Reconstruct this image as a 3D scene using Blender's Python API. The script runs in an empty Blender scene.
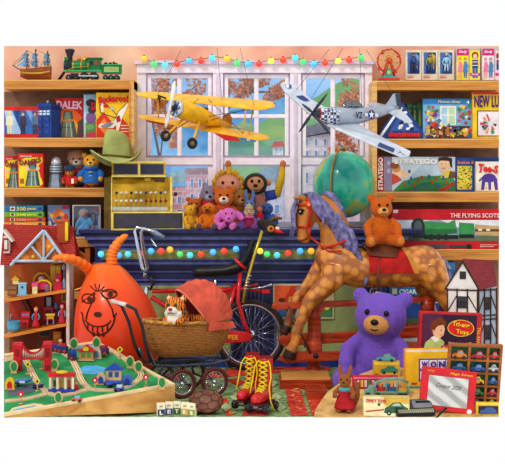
SUN_E, EXPO = 1.3, 0.0
import bpy, bmesh, math, random
from mathutils import Vector, Matrix, Euler
from mathutils.bvhtree import BVHTree
random.seed(7)
sc = bpy.context.scene
COL = sc.collection
D0, F, HX, HY, EYE = 9.0, 1350.0, 252.5, 175.0, 1.28
R = math.radians
def W(px, py, Y):
    D = Y + D0
    return Vector(((px-HX)*D/F, Y, EYE-(py-HY)*D/F))
def floorD(py): return EYE*F/(py-HY)
def K(Y): return (Y+D0)/F
def T3(x, y, z): return Matrix.Translation((x, y, z))
def ROT(rz=0, rx=0, ry=0): return Matrix.Rotation(R(rz),4,'Z') @ Matrix.Rotation(R(rx),4,'X') @ Matrix.Rotation(R(ry),4,'Y')
def SC(s): return Matrix.Diagonal((s,s,s,1))
def PX(Y, piv=None, rz=0, rx=0, ry=0):
    m = Matrix.Translation(W(0,0,Y)) @ SC(K(Y))
    if piv:
        p = Vector((piv[0], piv[2] if len(piv) > 2 else 0, -piv[1]))
        m = m @ Matrix.Translation(p) @ ROT(rz,rx,ry) @ Matrix.Translation(-p)
    return m
def LM(px, py, Y, s=1, rz=0, rx=0, ry=0):
    return Matrix.Translation(W(px,py,Y)) @ ROT(rz,rx,ry) @ SC(K(Y)*s)
def V(px, py, d=0): return Vector((px, d, -py))
def hexc(h):
    h = h.lstrip('#')
    c = [int(h[i:i+2],16)/255 for i in (0,2,4)]
    return tuple(x/12.92 if x <= .04045 else ((x+.055)/1.055)**2.4 for x in c)
def sca(c, f): return tuple(min(1, x*f) for x in c[:3]) + (1,)
_mc = {}
class NT:
    def __init__(s, name):
        s.m = bpy.data.materials.new(name); s.m.use_nodes = True
        s.nt = s.m.node_tree; s.b = s.nt.nodes['Principled BSDF']; s.out = s.nt.nodes['Material Output']
    def n(s, t, **kw):
        x = s.nt.nodes.new(t)
        for k, v in kw.items():
            if k in x.inputs.keys(): x.inputs[k].default_value = v
            else: setattr(x, k, v)
        return x
    def l(s, a, b): s.nt.links.new(a, b)
    def ramp(s, fac, stops):
        r = s.n('ShaderNodeValToRGB'); e = r.color_ramp.elements
        e[0].position, e[0].color = stops[0]; e[1].position, e[1].color = stops[-1]
        for p, c in stops[1:-1]:
            q = e.new(p); q.color = c
        s.l(fac, r.inputs['Fac']); return r.outputs['Color']
    def bump(s, h, st=.3, dist=.01):
        b = s.n('ShaderNodeBump', Strength=st, Distance=dist); s.l(h, b.inputs['Height']); s.l(b.outputs['Normal'], s.b.inputs['Normal'])
    def co(s): return s.n('ShaderNodeTexCoord').outputs['Object']
def M(h, r=.5, m=0, n=.10, ns=14, lo=None, coat=0):
    key = (h, r, m, n, ns, lo, coat)
    if key in _mc: return _mc[key]
    t = NT('paint_'+h.strip('#')); c = hexc(h)
    nz = t.n('ShaderNodeTexNoise', Scale=ns, Detail=3.0); t.l(t.co(), nz.inputs['Vector'])
    a = hexc(lo)+(1,) if lo else sca(c, 1-2.2*n)
    t.l(t.ramp(nz.outputs['Fac'], [(.32, a), (.68, sca(c, 1+n))]), t.b.inputs['Base Color'])
    t.b.inputs['Roughness'].default_value = r; t.b.inputs['Metallic'].default_value = m; t.b.inputs['Specular IOR Level'].default_value = .28
    if coat: t.b.inputs['Coat Weight'].default_value = coat; t.b.inputs['Coat Roughness'].default_value = .1
    _mc[key] = t.m; return t.m
def FUR(h, lo=None, ns=150, st=.5):
    key = ('fur', h, lo)
    if key in _mc: return _mc[key]
    t = NT('plush_'+h.strip('#')); c = hexc(h)
    nz = t.n('ShaderNodeTexNoise', Scale=ns, Detail=4.0); t.l(t.co(), nz.inputs['Vector'])
    t.l(t.ramp(nz.outputs['Fac'], [(.3, hexc(lo)+(1,) if lo else sca(c,.72)), (.65, sca(c,1.08))]), t.b.inputs['Base Color'])
    t.b.inputs['Roughness'].default_value = .9; t.b.inputs['Sheen Weight'].default_value = .12; t.b.inputs['Specular IOR Level'].default_value = .12
    t.bump(nz.outputs['Fac'], st, .006); _mc[key] = t.m; return t.m
def WOOD(h, lo, sx=2, sz=30, r=.45, name='wood'):
    key = ('wood', h, lo, sx, sz)
    if key in _mc: return _mc[key]
    t = NT(name); mp = t.n('ShaderNodeMapping'); mp.inputs['Scale'].default_value = (sx, 8, sz); t.l(t.co(), mp.inputs['Vector'])
    nz = t.n('ShaderNodeTexNoise', Scale=1.6, Detail=5.0, Distortion=.4); t.l(mp.outputs['Vector'], nz.inputs['Vector'])
    t.l(t.ramp(nz.outputs['Fac'], [(.3, hexc(lo)+(1,)), (.62, hexc(h)+(1,))]), t.b.inputs['Base Color'])
    t.b.inputs['Roughness'].default_value = r; t.b.inputs['Specular IOR Level'].default_value = .28; _mc[key] = t.m; return t.m
def EM(h, s=2.0):
    key = ('em', h, s)
    if key in _mc: return _mc[key]
    t = NT('lit_bulb'); c = hexc(h)
    t.b.inputs['Base Color'].default_value = c+(1,); t.b.inputs['Emission Color'].default_value = c+(1,)
    nz = t.n('ShaderNodeTexNoise', Scale=40.0); t.l(t.co(), nz.inputs['Vector'])
    mr = t.n('ShaderNodeMapRange'); mr.inputs['To Min'].default_value = s*.8; mr.inputs['To Max'].default_value = s*1.2
    t.l(nz.outputs['Fac'], mr.inputs['Value']); t.l(mr.outputs['Result'], t.b.inputs['Emission Strength'])
    t.b.inputs['Roughness'].default_value = .2; _mc[key] = t.m; return t.m
def BRICK(c1, c2, mortar, scale, bw=.5, rh=.25, ms=.03, st=.4, name='tiles', r=.7, axes='XZ'):
    key = ('brick', c1, c2, mortar, scale, bw, rh, axes)
    if key in _mc: return _mc[key]
    t = NT(name); sp = t.n('ShaderNodeSeparateXYZ'); cb = t.n('ShaderNodeCombineXYZ'); t.l(t.co(), sp.inputs[0])
    if axes == 'XYZ':
        ad = t.n('ShaderNodeMath', operation='ADD'); t.l(sp.outputs['X'], ad.inputs[0]); t.l(sp.outputs['Y'], ad.inputs[1]); t.l(ad.outputs[0], cb.inputs['X']); t.l(sp.outputs['Z'], cb.inputs['Y'])
    else:
        t.l(sp.outputs[axes[0]], cb.inputs['X']); t.l(sp.outputs[axes[1]], cb.inputs['Y'])
    b = t.n('ShaderNodeTexBrick', Scale=scale); b.inputs['Color1'].default_value = hexc(c1)+(1,); b.inputs['Color2'].default_value = hexc(c2)+(1,)
    b.inputs['Mortar'].default_value = hexc(mortar)+(1,); b.inputs['Brick Width'].default_value = bw; b.inputs['Row Height'].default_value = rh; b.inputs['Mortar Size'].default_value = ms
    t.l(cb.outputs[0], b.inputs['Vector']); t.l(b.outputs['Color'], t.b.inputs['Base Color']); t.b.inputs['Roughness'].default_value = r
    iv = t.n('ShaderNodeMath', operation='SUBTRACT'); iv.inputs[0].default_value = 1; t.l(b.outputs['Fac'], iv.inputs[1]); t.bump(iv.outputs[0], st, .008)
    _mc[key] = t.m; return t.m
def DAPPLE():
    t = NT('dappled_horse_paint')
    vo = t.n('ShaderNodeTexVoronoi', Scale=19.0); vo.inputs['Randomness'].default_value = .75; t.l(t.co(), vo.inputs['Vector'])
    t.l(t.ramp(vo.outputs['Distance'], [(.26, hexc('#dc963e')+(1,)), (.44,hexc('#cf8734')+(1,)), (.66, hexc('#a3602a')+(1,))]), t.b.inputs['Base Color'])
    t.b.inputs['Roughness'].default_value = .3; t.b.inputs['Coat Weight'].default_value = .4; return t.m
def GLASS(tint='#eef6ff', gl=.08, name='glass'):
    key = ('glass', tint, gl)
    if key in _mc: return _mc[key]
    t = NT(name); tr = t.n('ShaderNodeBsdfTransparent'); tr.inputs[0].default_value = hexc(tint)+(1,)
    g = t.n('ShaderNodeBsdfGlossy', Roughness=.08); mx = t.n('ShaderNodeMixShader'); mx.inputs[0].default_value = gl
    t.l(tr.outputs[0], mx.inputs[1]); t.l(g.outputs[0], mx.inputs[2]); t.l(mx.outputs[0], t.out.inputs['Surface'])
    _mc[key] = t.m; return t.m
class MB:
    def __init__(s, Mx=None):
        s.v, s.f, s.mi, s.sm, s.mats = [], [], [], [], []; s.M = Mx or Matrix()
    def mat(s, m):
        if m not in s.mats: s.mats.append(m)
        return s.mats.index(m)
    def add(s, vs, fs, m, smooth=False):
        b = len(s.v); s.v += [s.M @ Vector(p) for p in vs]; i = s.mat(m)
        for f in fs: s.f.append([b+k for k in f]); s.mi.append(i); s.sm.append(smooth)
        return s
    def box(s, x0, y0, z0, x1, y1, z1, m):
        vs = [(x,y,z) for x in (x0,x1) for y in (y0,y1) for z in (z0,z1)]
        return s.add(vs, [(0,1,3,2),(4,6,7,5),(0,4,5,1),(2,3,7,6),(0,2,6,4),(1,5,7,3)], m)
    def bx(s, x0, y0, x1, y1, d0, d1, m): return s.box(x0, d0, -y1, x1, d1, -y0, m)
    def prism(s, pts, d, m):
        n = len(pts); d = Vector(d); vs = [Vector(p) for p in pts]; vs += [p+d for p in vs]
        return s.add(vs, [list(range(n)), list(range(2*n-1,n-1,-1))]+[[i,(i+1)%n,n+(i+1)%n,n+i] for i in range(n)], m)
    def pp(s, pts, d0, d1, m): return s.prism([V(x,y,d0) for x,y in pts], (0,d1-d0,0), m)
    def poly(s, pts, m): return s.add(pts, [list(range(len(pts)))], m)
    def tube(s, pts, r, m, n=8, closed=False, flat=1.0, smooth=True):
        pts = [Vector(p) for p in pts]; N = len(pts); rs = list(r) if hasattr(r,'__len__') else [r]*N
        vs, fs = [], []; up = None
        for i, p in enumerate(pts):
            if closed: t = pts[(i+1)%N]-pts[i-1]
            else: t = pts[min(i+1,N-1)]-pts[max(i-1,0)]
            if t.length < 1e-9: t = Vector((0,0,1))
            t.normalize()
            if up is None:
                a = Vector((0,1,0)) if abs(t.y) < .9 else Vector((1,0,0)); up = (a-t*a.dot(t)).normalized()
            else:
                up = up-t*up.dot(t); up = up.normalized() if up.length > 1e-6 else t.orthogonal().normalized()
            q = t.cross(up)
            for k in range(n):
                a = 2*math.pi*k/n; vs.append(p+(up*math.cos(a)*flat+q*math.sin(a))*rs[i])
        for i in range(N if closed else N-1):
            for k in range(n):
                a, b = i*n+k, i*n+(k+1)%n; c, d = ((i+1)%N)*n+(k+1)%n, ((i+1)%N)*n+k; fs.append((a,b,c,d))
        if not closed: fs += [list(range(n)), list(range((N-1)*n, N*n))[::-1]]
        return s.add(vs, fs, m, smooth)
    def lathe(s, prof, m, c=(0,0,0), n=20, axis='Z', smooth=True, sy=1.0):
        vs, fs = [], []; c = Vector(c)
        for r_, z in prof:
            for k in range(n):
                a = 2*math.pi*k/n; x, y = r_*math.cos(a), r_*math.sin(a)*sy
                vs.append(c+Vector({'Z':(x,y,z),'Y':(x,z,y),'X':(z,x,y)}[axis]))
        for i in range(len(prof)-1):
            for k in range(n): fs.append((i*n+k, i*n+(k+1)%n, (i+1)*n+(k+1)%n, (i+1)*n+k))
        if prof[0][0] > 1e-6: fs.append(list(range(n))[::-1])
        if prof[-1][0] > 1e-6: fs.append(list(range((len(prof)-1)*n, len(prof)*n)))
        return s.add(vs, fs, m, smooth)
    def ball(s, c, r, m, rot=None, nu=14, nv=9):
        rr = r if hasattr(r,'__len__') else (r,r,r); q = rot.to_3x3() if rot else Matrix.Identity(3); c = Vector(c); vs, fs = [], []
        vs.append(c+q@Vector((0,0,rr[2])))
        for i in range(1,nv):
            t = math.pi*i/nv
            for k in range(nu):
                a = 2*math.pi*k/nu; vs.append(c+q@Vector((rr[0]*math.sin(t)*math.cos(a), rr[1]*math.sin(t)*math.sin(a), rr[2]*math.cos(t))))
        vs.append(c+q@Vector((0,0,-rr[2]))); L = len(vs)-1
        for k in range(nu):
            fs.append((0, 1+k, 1+(k+1)%nu)); fs.append((L, L-nu+(k+1)%nu, L-nu+k))
        for i in range(nv-2):
            for k in range(nu): a = 1+i*nu; fs.append((a+k, a+nu+k, a+nu+(k+1)%nu, a+(k+1)%nu))
        return s.add(vs, fs, m, True)
    def torus(s, c, RR, r, m, axis='Y', n=28, k=8, sz=1.0, flat=1.0):
        c = Vector(c); P = []
        for i in range(n):
            a = 2*math.pi*i/n; x, z = RR*math.cos(a), RR*math.sin(a)*sz
            P.append(c+Vector({'Y':(x,0,z),'Z':(x,z,0),'X':(0,x,z)}[axis]))
        return s.tube(P, r, m, k, True, flat)
    def grid(s, fn, nu, nv, m, smooth=True):
        vs = [fn(i/nu, j/nv) for j in range(nv+1) for i in range(nu+1)]
        fs = [(j*(nu+1)+i, j*(nu+1)+i+1, (j+1)*(nu+1)+i+1, (j+1)*(nu+1)+i) for j in range(nv) for i in range(nu)]
        return s.add(vs, fs, m, smooth)
    def art(s, items, d=-.25, step=-.03, base=999, cyc=16):
        d0 = d
        for ii, it in enumerate(items):
            if ii >= base: d = d0+step*(base+(ii-base)%cyc)
            k, c = it[0], it[1]; m = M(c, .45, n=.08) if isinstance(c, str) else c
            if k == 'p': s.poly([V(x,y,d) for x,y in it[2]], m)
            elif k == 'r': x0,y0,x1,y1 = it[2]; s.poly([V(x0,y0,d),V(x1,y0,d),V(x1,y1,d),V(x0,y1,d)], m)
            elif k == 'c':
                x,y,rx = it[2:5]; ry = it[5] if len(it) > 5 else rx
                s.poly([V(x+rx*math.cos(a*math.pi/9), y+ry*math.sin(a*math.pi/9), d) for a in range(18)], m)
            elif k == 'l':
                P, w = it[2], it[3]/2
                for (a,b),(e,f) in zip(P, P[1:]):
                    L = math.hypot(e-a,f-b) or 1; nx, ny = -(f-b)/L*w, (e-a)/L*w
                    s.poly([V(a+nx,b+ny,d),V(e+nx,f+ny,d),V(e-nx,f-ny,d),V(a-nx,b-ny,d)], m)
            d += step
        return s
    def mesh(s, name):
        me = bpy.data.meshes.new(name); me.from_pydata([tuple(p) for p in s.v], [], s.f)
        for m in s.mats: me.materials.append(m)
        me.polygons.foreach_set('material_index', s.mi); me.polygons.foreach_set('use_smooth', s.sm)
        b = bmesh.new(); b.from_mesh(me); bmesh.ops.recalc_face_normals(b, faces=b.faces); b.to_mesh(me); b.free(); me.update()
        return me
def remesh(mb, voxel, sm=4, name='body'):
    me = mb.mesh(name); o = bpy.data.objects.new('tmp', me); COL.objects.link(o)
    a = o.modifiers.new('r','REMESH'); a.mode = 'VOXEL'; a.voxel_size = voxel; a.use_smooth_shade = True
    b = o.modifiers.new('s','SMOOTH'); b.iterations = sm; b.factor = .5
    dg = bpy.context.evaluated_depsgraph_get(); new = bpy.data.meshes.new_from_object(o.evaluated_get(dg)); new.name = name
    bvh = BVHTree.FromPolygons(mb.v, mb.f); new.materials.clear()
    for m in mb.mats: new.materials.append(m)
    for p in new.polygons:
        h = bvh.find_nearest(p.center); p.material_index = mb.mi[h[2]] if h[2] is not None else 0; p.use_smooth = True
    bpy.data.objects.remove(o); return new
THINGS = []
class Thing:
    def __init__(s, name, label, cat, group=None, kind=None):
        s.o = bpy.data.objects.new(name, None); s.o.empty_display_size = .05; COL.objects.link(s.o)
        s.o['label'] = label; s.o['category'] = cat
        if group: s.o['group'] = group
        if kind: s.o['kind'] = kind
        s.parts = []; THINGS.append(s)
    def part(s, name, mb, parent=None, label=None, kind=None, bev=0):
        me = mb.mesh(name) if isinstance(mb, MB) else mb
        o = bpy.data.objects.new(name, me); COL.objects.link(o); o.parent = parent or s.o
        if label: o['label'] = label
        if kind: o['kind'] = kind
        if bev:
            b = o.modifiers.new('bevel','BEVEL'); b.width = bev; b.segments = 2; b.limit_method = 'ANGLE'
        s.parts.append(o); return o
    def done(s):
        P = [v.co for o in s.parts for v in o.data.vertices]
        if not P: return
        c = Vector(((min(p.x for p in P)+max(p.x for p in P))/2, (min(p.y for p in P)+max(p.y for p in P))/2, min(p.z for p in P)))
        for o in s.parts: o.data.transform(Matrix.Translation(-c)); o.data.update()
        s.o.location = c
class Solo(Thing):
    def __init__(s, name, mb, label=None, cat=None, group=None, kind=None, bev=0):
        me = mb.mesh(name) if isinstance(mb, MB) else mb
        s.o = bpy.data.objects.new(name, me); COL.objects.link(s.o)
        if label: s.o['label'] = label; s.o['category'] = cat
        if group: s.o['group'] = group
        if kind: s.o['kind'] = kind
        if bev:
            b = s.o.modifiers.new('bevel','BEVEL'); b.width = bev; b.segments = 2; b.limit_method = 'ANGLE'
        s.parts = [s.o]; THINGS.append(s)
def STRUCT(name, mb, bev=0): return Solo(name, mb, kind='structure', bev=bev)
def txt(s, x0, y0, x1, y1, m, Mx, d=-1.2, rot=0, bold=.02, shear=0, arc=0):
    """lettering fitted into the rectangle x0..x1, y0..y1 of a face"""
    cu = bpy.data.curves.new('lettering','FONT'); cu.body = s; cu.offset = bold; cu.shear = shear; cu.resolution_u = 2
    o = bpy.data.objects.new('t', cu); COL.objects.link(o)
    dg = bpy.context.evaluated_depsgraph_get(); me = bpy.data.meshes.new_from_object(o.evaluated_get(dg))
    vs = [v.co.copy() for v in me.vertices]; fs = [list(p.vertices) for p in me.polygons]
    bpy.data.objects.remove(o); bpy.data.meshes.remove(me)
    xa, xb = min(v.x for v in vs), max(v.x for v in vs); ya, yb = min(v.y for v in vs), max(v.y for v in vs)
    cx, cy = (x0+x1)/2, (y0+y1)/2; ca, sa = math.cos(R(rot)), math.sin(R(rot)); out = []
    for v in vs:
        u = ((v.x-xa)/(xb-xa)-.5); x = u*(x1-x0); y = (.5-(v.y-ya)/(yb-ya))*(y1-y0) + arc*(u*u*4-.33)
        out.append(V(cx+x*ca-y*sa, cy+x*sa+y*ca, d))
    mb = MB(Mx); mb.add(out, fs, M(m,.5,n=.03) if isinstance(m,str) else m); return mb
def merge(mbs):
    a = MB()
    for b in mbs: 
        for f, i, sm in zip(b.f, b.mi, b.sm): pass
        o = len(a.v); a.v += b.v
        for f, i, sm in zip(b.f, b.mi, b.sm): a.f.append([o+k for k in f]); a.mi.append(a.mat(b.mats[i])); a.sm.append(sm)
    return a
def gbox(name, label, cat, rect, Y, dep, col, art=(), texts=(), group=None, Mx=None, side=None, lid=True):
    """a cardboard box: carton, printed front panel, lettering"""
    x0,y0,x1,y1 = rect; Mx = Mx or PX(Y); t = Thing(name, label, cat, group)
    mb = MB(Mx); mb.bx(x0,y0,x1,y1,0,dep,M(col,.5)); t.part('carton', mb, bev=.002)
    if art:
        mb = MB(Mx); mb.art(art); t.part('front_panel', mb, label='printed front panel')
    for i,a in enumerate(texts): t.part('lettering', txt(a[0],*a[1:5],a[5],Mx,-1.6-.02*i,**(a[6] if len(a)>6 else {})))
    return t
# ------------------------------------------------------------------ camera, light, world
cam = bpy.data.cameras.new('camera'); co = bpy.data.objects.new('camera', cam); COL.objects.link(co)
co.location = (0,-D0,EYE); co.rotation_euler = (R(90),0,0); cam.sensor_width = 36; cam.lens = F*36/505
cam.shift_y = -(232-HY)/505; cam.clip_end = 300; sc.camera = co
w = bpy.data.worlds.new('world'); sc.world = w; w.use_nodes = True
w.node_tree.nodes['Background'].inputs[0].default_value = (1,1,1,1); w.node_tree.nodes['Background'].inputs[1].default_value = 1.0
def light(name, kind, loc, tgt, en, col, size=1):
    l = bpy.data.lights.new(name, kind); l.energy = en; l.color = col
    if kind == 'SUN': l.angle = R(size)
    else: l.size = size
    o = bpy.data.objects.new(name, l); COL.objects.link(o); o.location = loc
    o.rotation_euler = (Vector(tgt)-Vector(loc)).to_track_quat('-Z','Y').to_euler(); return o
light('sun', 'SUN', (-3,-5,6), (0.2,0,0.4), SUN_E, (1,.93,.82), 9)
sc.view_settings.view_transform = 'Standard'; sc.view_settings.look = 'None'
sc.view_settings.exposure = EXPO; sc.view_settings.gamma = .9
# ------------------------------------------------------------------ setting
YB = .45
def wall_mat():
    t = NT('peach_plaster'); nz = t.n('ShaderNodeTexNoise', Scale=1.7, Detail=3.0); t.l(t.co(), nz.inputs['Vector'])
    t.l(t.ramp(nz.outputs['Fac'], [(.35, hexc('#d08e78')+(1,)), (.5, hexc('#e6b096')+(1,)), (.66, hexc('#f6d3b4')+(1,))]), t.b.inputs['Base Color'])
    t.b.inputs['Roughness'].default_value = .9; return t.m
wm = wall_mat(); px = PX(YB); wd = .05/K(YB)
mb = MB(px)
for a in ((4,46,137,376),(372,46,499,376),(137,46,372,66),(137,226,372,376)): mb.bx(*a, 0, wd, wm)
STRUCT('wall_back', mb)
# carpet: a trapezoid of floor with woven bands
def fl(px_, py_, z=0): D = floorD(py_); return Vector(((px_-HX)*D/F, D-D0, z))
def carpet_mat(h, lo, h2):
    t = NT('woven_carpet'); nz = t.n('ShaderNodeTexNoise', Scale=26.0, Detail=5.0); t.l(t.co(), nz.inputs['Vector'])
    t.l(t.ramp(nz.outputs['Fac'], [(.34, hexc(lo)+(1,)), (.5, hexc(h)+(1,)), (.68, hexc(h2)+(1,))]), t.b.inputs['Base Color'])
    t.b.inputs['Roughness'].default_value = .95; t.bump(nz.outputs['Fac'], .4, .004); return t.m
cg = carpet_mat('#7f9c62','#4f6b40','#a3b985'); cr = carpet_mat('#c8301c','#8d1f14','#e2552f'); cy = carpet_mat('#c9a03a','#7d6a2a','#e8cf6a')
mb = MB(); 
bl, br = fl(4,357), fl(499,357); fl_, fr_ = fl(4,416.3), fl(499,416.3)
mb.prism([bl, br, fr_, fl_], (0,0,-.004), cg); STRUCT('floor', mb)
def band(pts, m, z): return MB().prism([fl(x,y,z) for x,y in pts], (0,0,-.004), m)
rug = []
for pts in ([(205,371),(286,366),(286,372.5),(205,379)], [(226,380),(238,379),(266,392),(252,394)], [(247,403),(262,403),(268,416),(242,416)], [(283,380),(297,378),(308,416),(291,416)], [(304,388),(322,392),(322,416),(312,416)], [(150,376),(180,374),(180,380),(150,381)], [(222,399),(227,399),(232,416),(226,416)], [(286,366),(330,366),(330,371),(286,372)]):
    rug.append(band(pts, cr, .005))
cc = carpet_mat('#a9ba86','#869a66','#c3cfa0')
for k,(x,y) in enumerate(((215,396),(236,398),(226,408),(245,388),(272,384),(276,398),(280,408),(208,408),(264,400),(198,400))): rug.append(band([(x-6,y),(x,y-4.5),(x+6,y),(x,y+4.5)], cc, .006))
rnd = random.Random(3)
for i in range(46):
    x = rnd.uniform(285,322); y = rnd.uniform(381,416); wv = rnd.uniform(1,3); hv = rnd.uniform(.5,1.1)
    rug.append(band([(x,y),(x+wv,y),(x+wv,y+hv),(x,y+hv)], cy if i%3 else cg, .007))
for i in range(9):
    x = rnd.uniform(190,284); y = rnd.uniform(373,416); wv = rnd.uniform(2,5); hv = rnd.uniform(.8,2)
    rug.append(band([(x,y),(x+wv/2,y-hv),(x+wv,y),(x+wv/2,y+hv)], [cr,cy,carpet_mat('#c9c9a0','#a9a97a','#dedec0')][i%3] if i < 6 else (cr if i%2 else cy), .008))
STRUCT('trim_carpet_pattern', merge(rug))
# ------------------------------------------------------------------ window
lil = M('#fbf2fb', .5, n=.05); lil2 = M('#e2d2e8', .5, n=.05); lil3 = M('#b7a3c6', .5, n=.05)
Yw = .40
mb = MB(PX(Yw)); mb.bx(137,64,372,73,-3,8,lil); mb.bx(135,61,374,64.5,-6,8,lil2); mb.bx(137,73,146,226,-1,8,lil); mb.bx(365,73,372,226,-1,8,lil)
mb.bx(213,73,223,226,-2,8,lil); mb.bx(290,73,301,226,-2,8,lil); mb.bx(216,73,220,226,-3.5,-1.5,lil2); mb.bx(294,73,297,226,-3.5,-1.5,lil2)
mb.bx(137.5,221.2,371.5,227.5,-14,7.5,lil)
STRUCT('trim_window', mb)
for i,(a,b) in enumerate(((146,213),(223,290),(301,365))):
    t = Thing('window_%d'%(i+1), 'x', 'x'); del t.o['label']; del t.o['category']; t.o['kind'] = 'structure'
    mb = MB(PX(Yw)); m = (a+b)/2
    for j,r in enumerate(((a,73,a+5,222),(b-5,73,b,222),(a+4.5,73,b-4.5,78),(a+4.5,155.5,b-4.5,166))): mb.bx(*r,1+.1*(j>1),6-.1*(j>1),lil)
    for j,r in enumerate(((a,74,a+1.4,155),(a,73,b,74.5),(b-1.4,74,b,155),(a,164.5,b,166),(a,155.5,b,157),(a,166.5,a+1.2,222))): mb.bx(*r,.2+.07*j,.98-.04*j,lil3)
    t.part('window_frame', mb)
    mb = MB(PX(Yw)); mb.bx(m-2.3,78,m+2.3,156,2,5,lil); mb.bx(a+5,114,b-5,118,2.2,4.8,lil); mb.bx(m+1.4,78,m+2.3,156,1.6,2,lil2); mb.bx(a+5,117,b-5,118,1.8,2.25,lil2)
    t.part('glazing_bar', mb)
    for (r0,r1,s0,s1) in ((a+5,m-2.3,78,114),(m+2.3,b-5,78,114),(a+5,m-2.3,118,156),(m+2.3,b-5,118,156),(a+5,b-5,166,222)):
        mb = MB(PX(Yw)); mb.bx(r0,s0,r1,s1,3.2,3.6,GLASS()); t.part('pane', mb)
# ------------------------------------------------------------------ outside
def mtn(h, h2, ns=.35, r=.9):
    t = NT('hillside'); nz = t.n('ShaderNodeTexNoise', Scale=ns, Detail=6.0); mp = t.n('ShaderNodeMapping'); mp.inputs['Rotation'].default_value = (0,R(40),0); mp.inputs['Scale'].default_value = (1,1,2.5)  # serves the hills and the added sky slab alike
    t.l(t.co(), mp.inputs[0]); t.l(mp.outputs[0], nz.inputs['Vector'])
    t.l(t.ramp(nz.outputs['Fac'], [(.4, hexc(h)+(1,)), (.6, hexc(h2)+(1,))]), t.b.inputs['Base Color']); t.b.inputs['Roughness'].default_value = r; return t.m
def ridge(name, pts, Y, base, m, th=60):
    mb = MB(PX(Y)); mb.pp(pts+[(pts[-1][0],base),(pts[0][0],base)], 0, th, m); return STRUCT(name, mb)
ridge('sky_backdrop', [(60,60),(130,54),(200,57),(250,54),(330,56),(440,58)], 40, 300, mtn('#8fc4ea','#b9dcf4',.25))  # pale blue slab behind the hills, added to stand for the sky
ridge('mountain_blue', [(60,118),(150,100),(172,128),(186,108),(206,98),(225,112),(250,106),(285,92),(320,100),(440,118)], 34, 300, mtn('#4f9fd0','#93c8ea',.4))
ridge('hill_green', [(215,136),(240,130),(262,122),(285,112),(300,105),(318,96),(335,84),(350,78),(420,90)], 26, 300, mtn('#a9c65e','#6fae5a',.8))
ridge('hill_wooded', [(215,148),(232,128),(244,120),(256,130),(268,139),(285,140),(300,118),(312,112),(322,122),(345,126),(420,130)], 22, 300, mtn('#5f9a86','#8fbf78',1.0))
mb = MB(); mb.prism([Vector((a*D_/F,D_-9,.5)) for a,D_ in ((-150,9.9),(150,9.9),(150,40),(-150,40))],(0,0,-.06),M('#b9c4cc',.9)); STRUCT('street_ground', mb)
def house(name, label, rect, Y, wallm, wins, roof=None, dep=60, roofpts=None, wm_='#6f94b6', skew=0):
    t = Thing(name, label, 'building', 'houses across the street'); x0,y0,x1,y1 = rect
    mb = MB(PX(Y)); mb.pp([(x0,y0+skew),(x1,y0),(x1,y1),(x0,y1)], 0, dep, wallm); t.part('wall', mb)
    if roofpts: mb = MB(PX(Y)); mb.pp(roofpts, -4, dep, roof); t.part('roof', mb)
    for (a,b,c,d) in wins:
        mb = MB(PX(Y)); mb.bx(a,b,c,d,-1.2,0,M('#f2e8ea',.6)); f = t.part('window_frame', mb)
        mb = MB(PX(Y)); mb.bx(a+.8,b+.8,c-.8,d-.8,-1.5,-1.1,M(wm_,.2)); t.part('pane', mb, f)
bk = BRICK('#d98c93','#e2a2a6','#efc6c8',3.0, name='pink_brick')
house('brick_warehouse','long pink brick building seen through the left window, below the transom',(140,186,188,235),9,bk,[(150+i*9,196+j*13,155+i*9,204+j*13) for i in range(4) for j in range(2)],M('#9dc2c4',.6),roofpts=[(136,188),(140,177),(186,170),(192,181)],skew=4)
house('brick_townhouse','tall pink brick townhouse behind the plush pile in the left window',(186,170,216,235),8,bk,[(190+i*8,178+j*15,194+i*8,188+j*15) for i in range(3) for j in range(3)],M('#a8868f',.6),roofpts=[(184,172),(186,168.5),(217,167.5),(219,171)])
house('cream_inn','cream three storey inn seen through the right window',(296,133,332,235),8,M('#eadbd8',.8),[(305+i*9,138,309+i*9,146) for i in range(3)]+[(305+i*9,150,309+i*9,157) for i in range(3)]+[(304+i*10,172,309+i*10,184) for i in range(3)]+[(304+i*10,194,309+i*10,206) for i in range(3)],M('#8f8a92',.7),roofpts=[(293,138),(302,128),(330,120),(336,131)],skew=6)
house('pink_house','pale pink house front behind the globe in the right window',(334,118,372,235),7.5,M('#e9c3c6',.8),[(339+i*10,126+j*18,344+i*10,136+j*18) for i in range(3) for j in range(4)],M('#b9848a',.7),roofpts=[(332,120),(336,112),(374,112),(376,120)])
house('red_roof_chalet','tiny white chalet with a red roof on the hillside in the centre window',(273,146,283,155),14,M('#f4efe8',.8),[(275,148,277.5,152),(279,148,281.5,152)],M('#d8402c',.7),dep=20,roofpts=[(271,147),(274,142),(282,141),(285,146)])
house('grey_gable_house','pale grey gabled house behind the monkey in the centre window',(255,176,300,235),8,M('#cfc6d2',.8),[(262,186,268,196),(274,186,280,196),(262,204,268,214),(274,204,280,214)],M('#8fa6b4',.7),roofpts=[(252,179),(262,168),(296,168),(303,179)])
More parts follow.
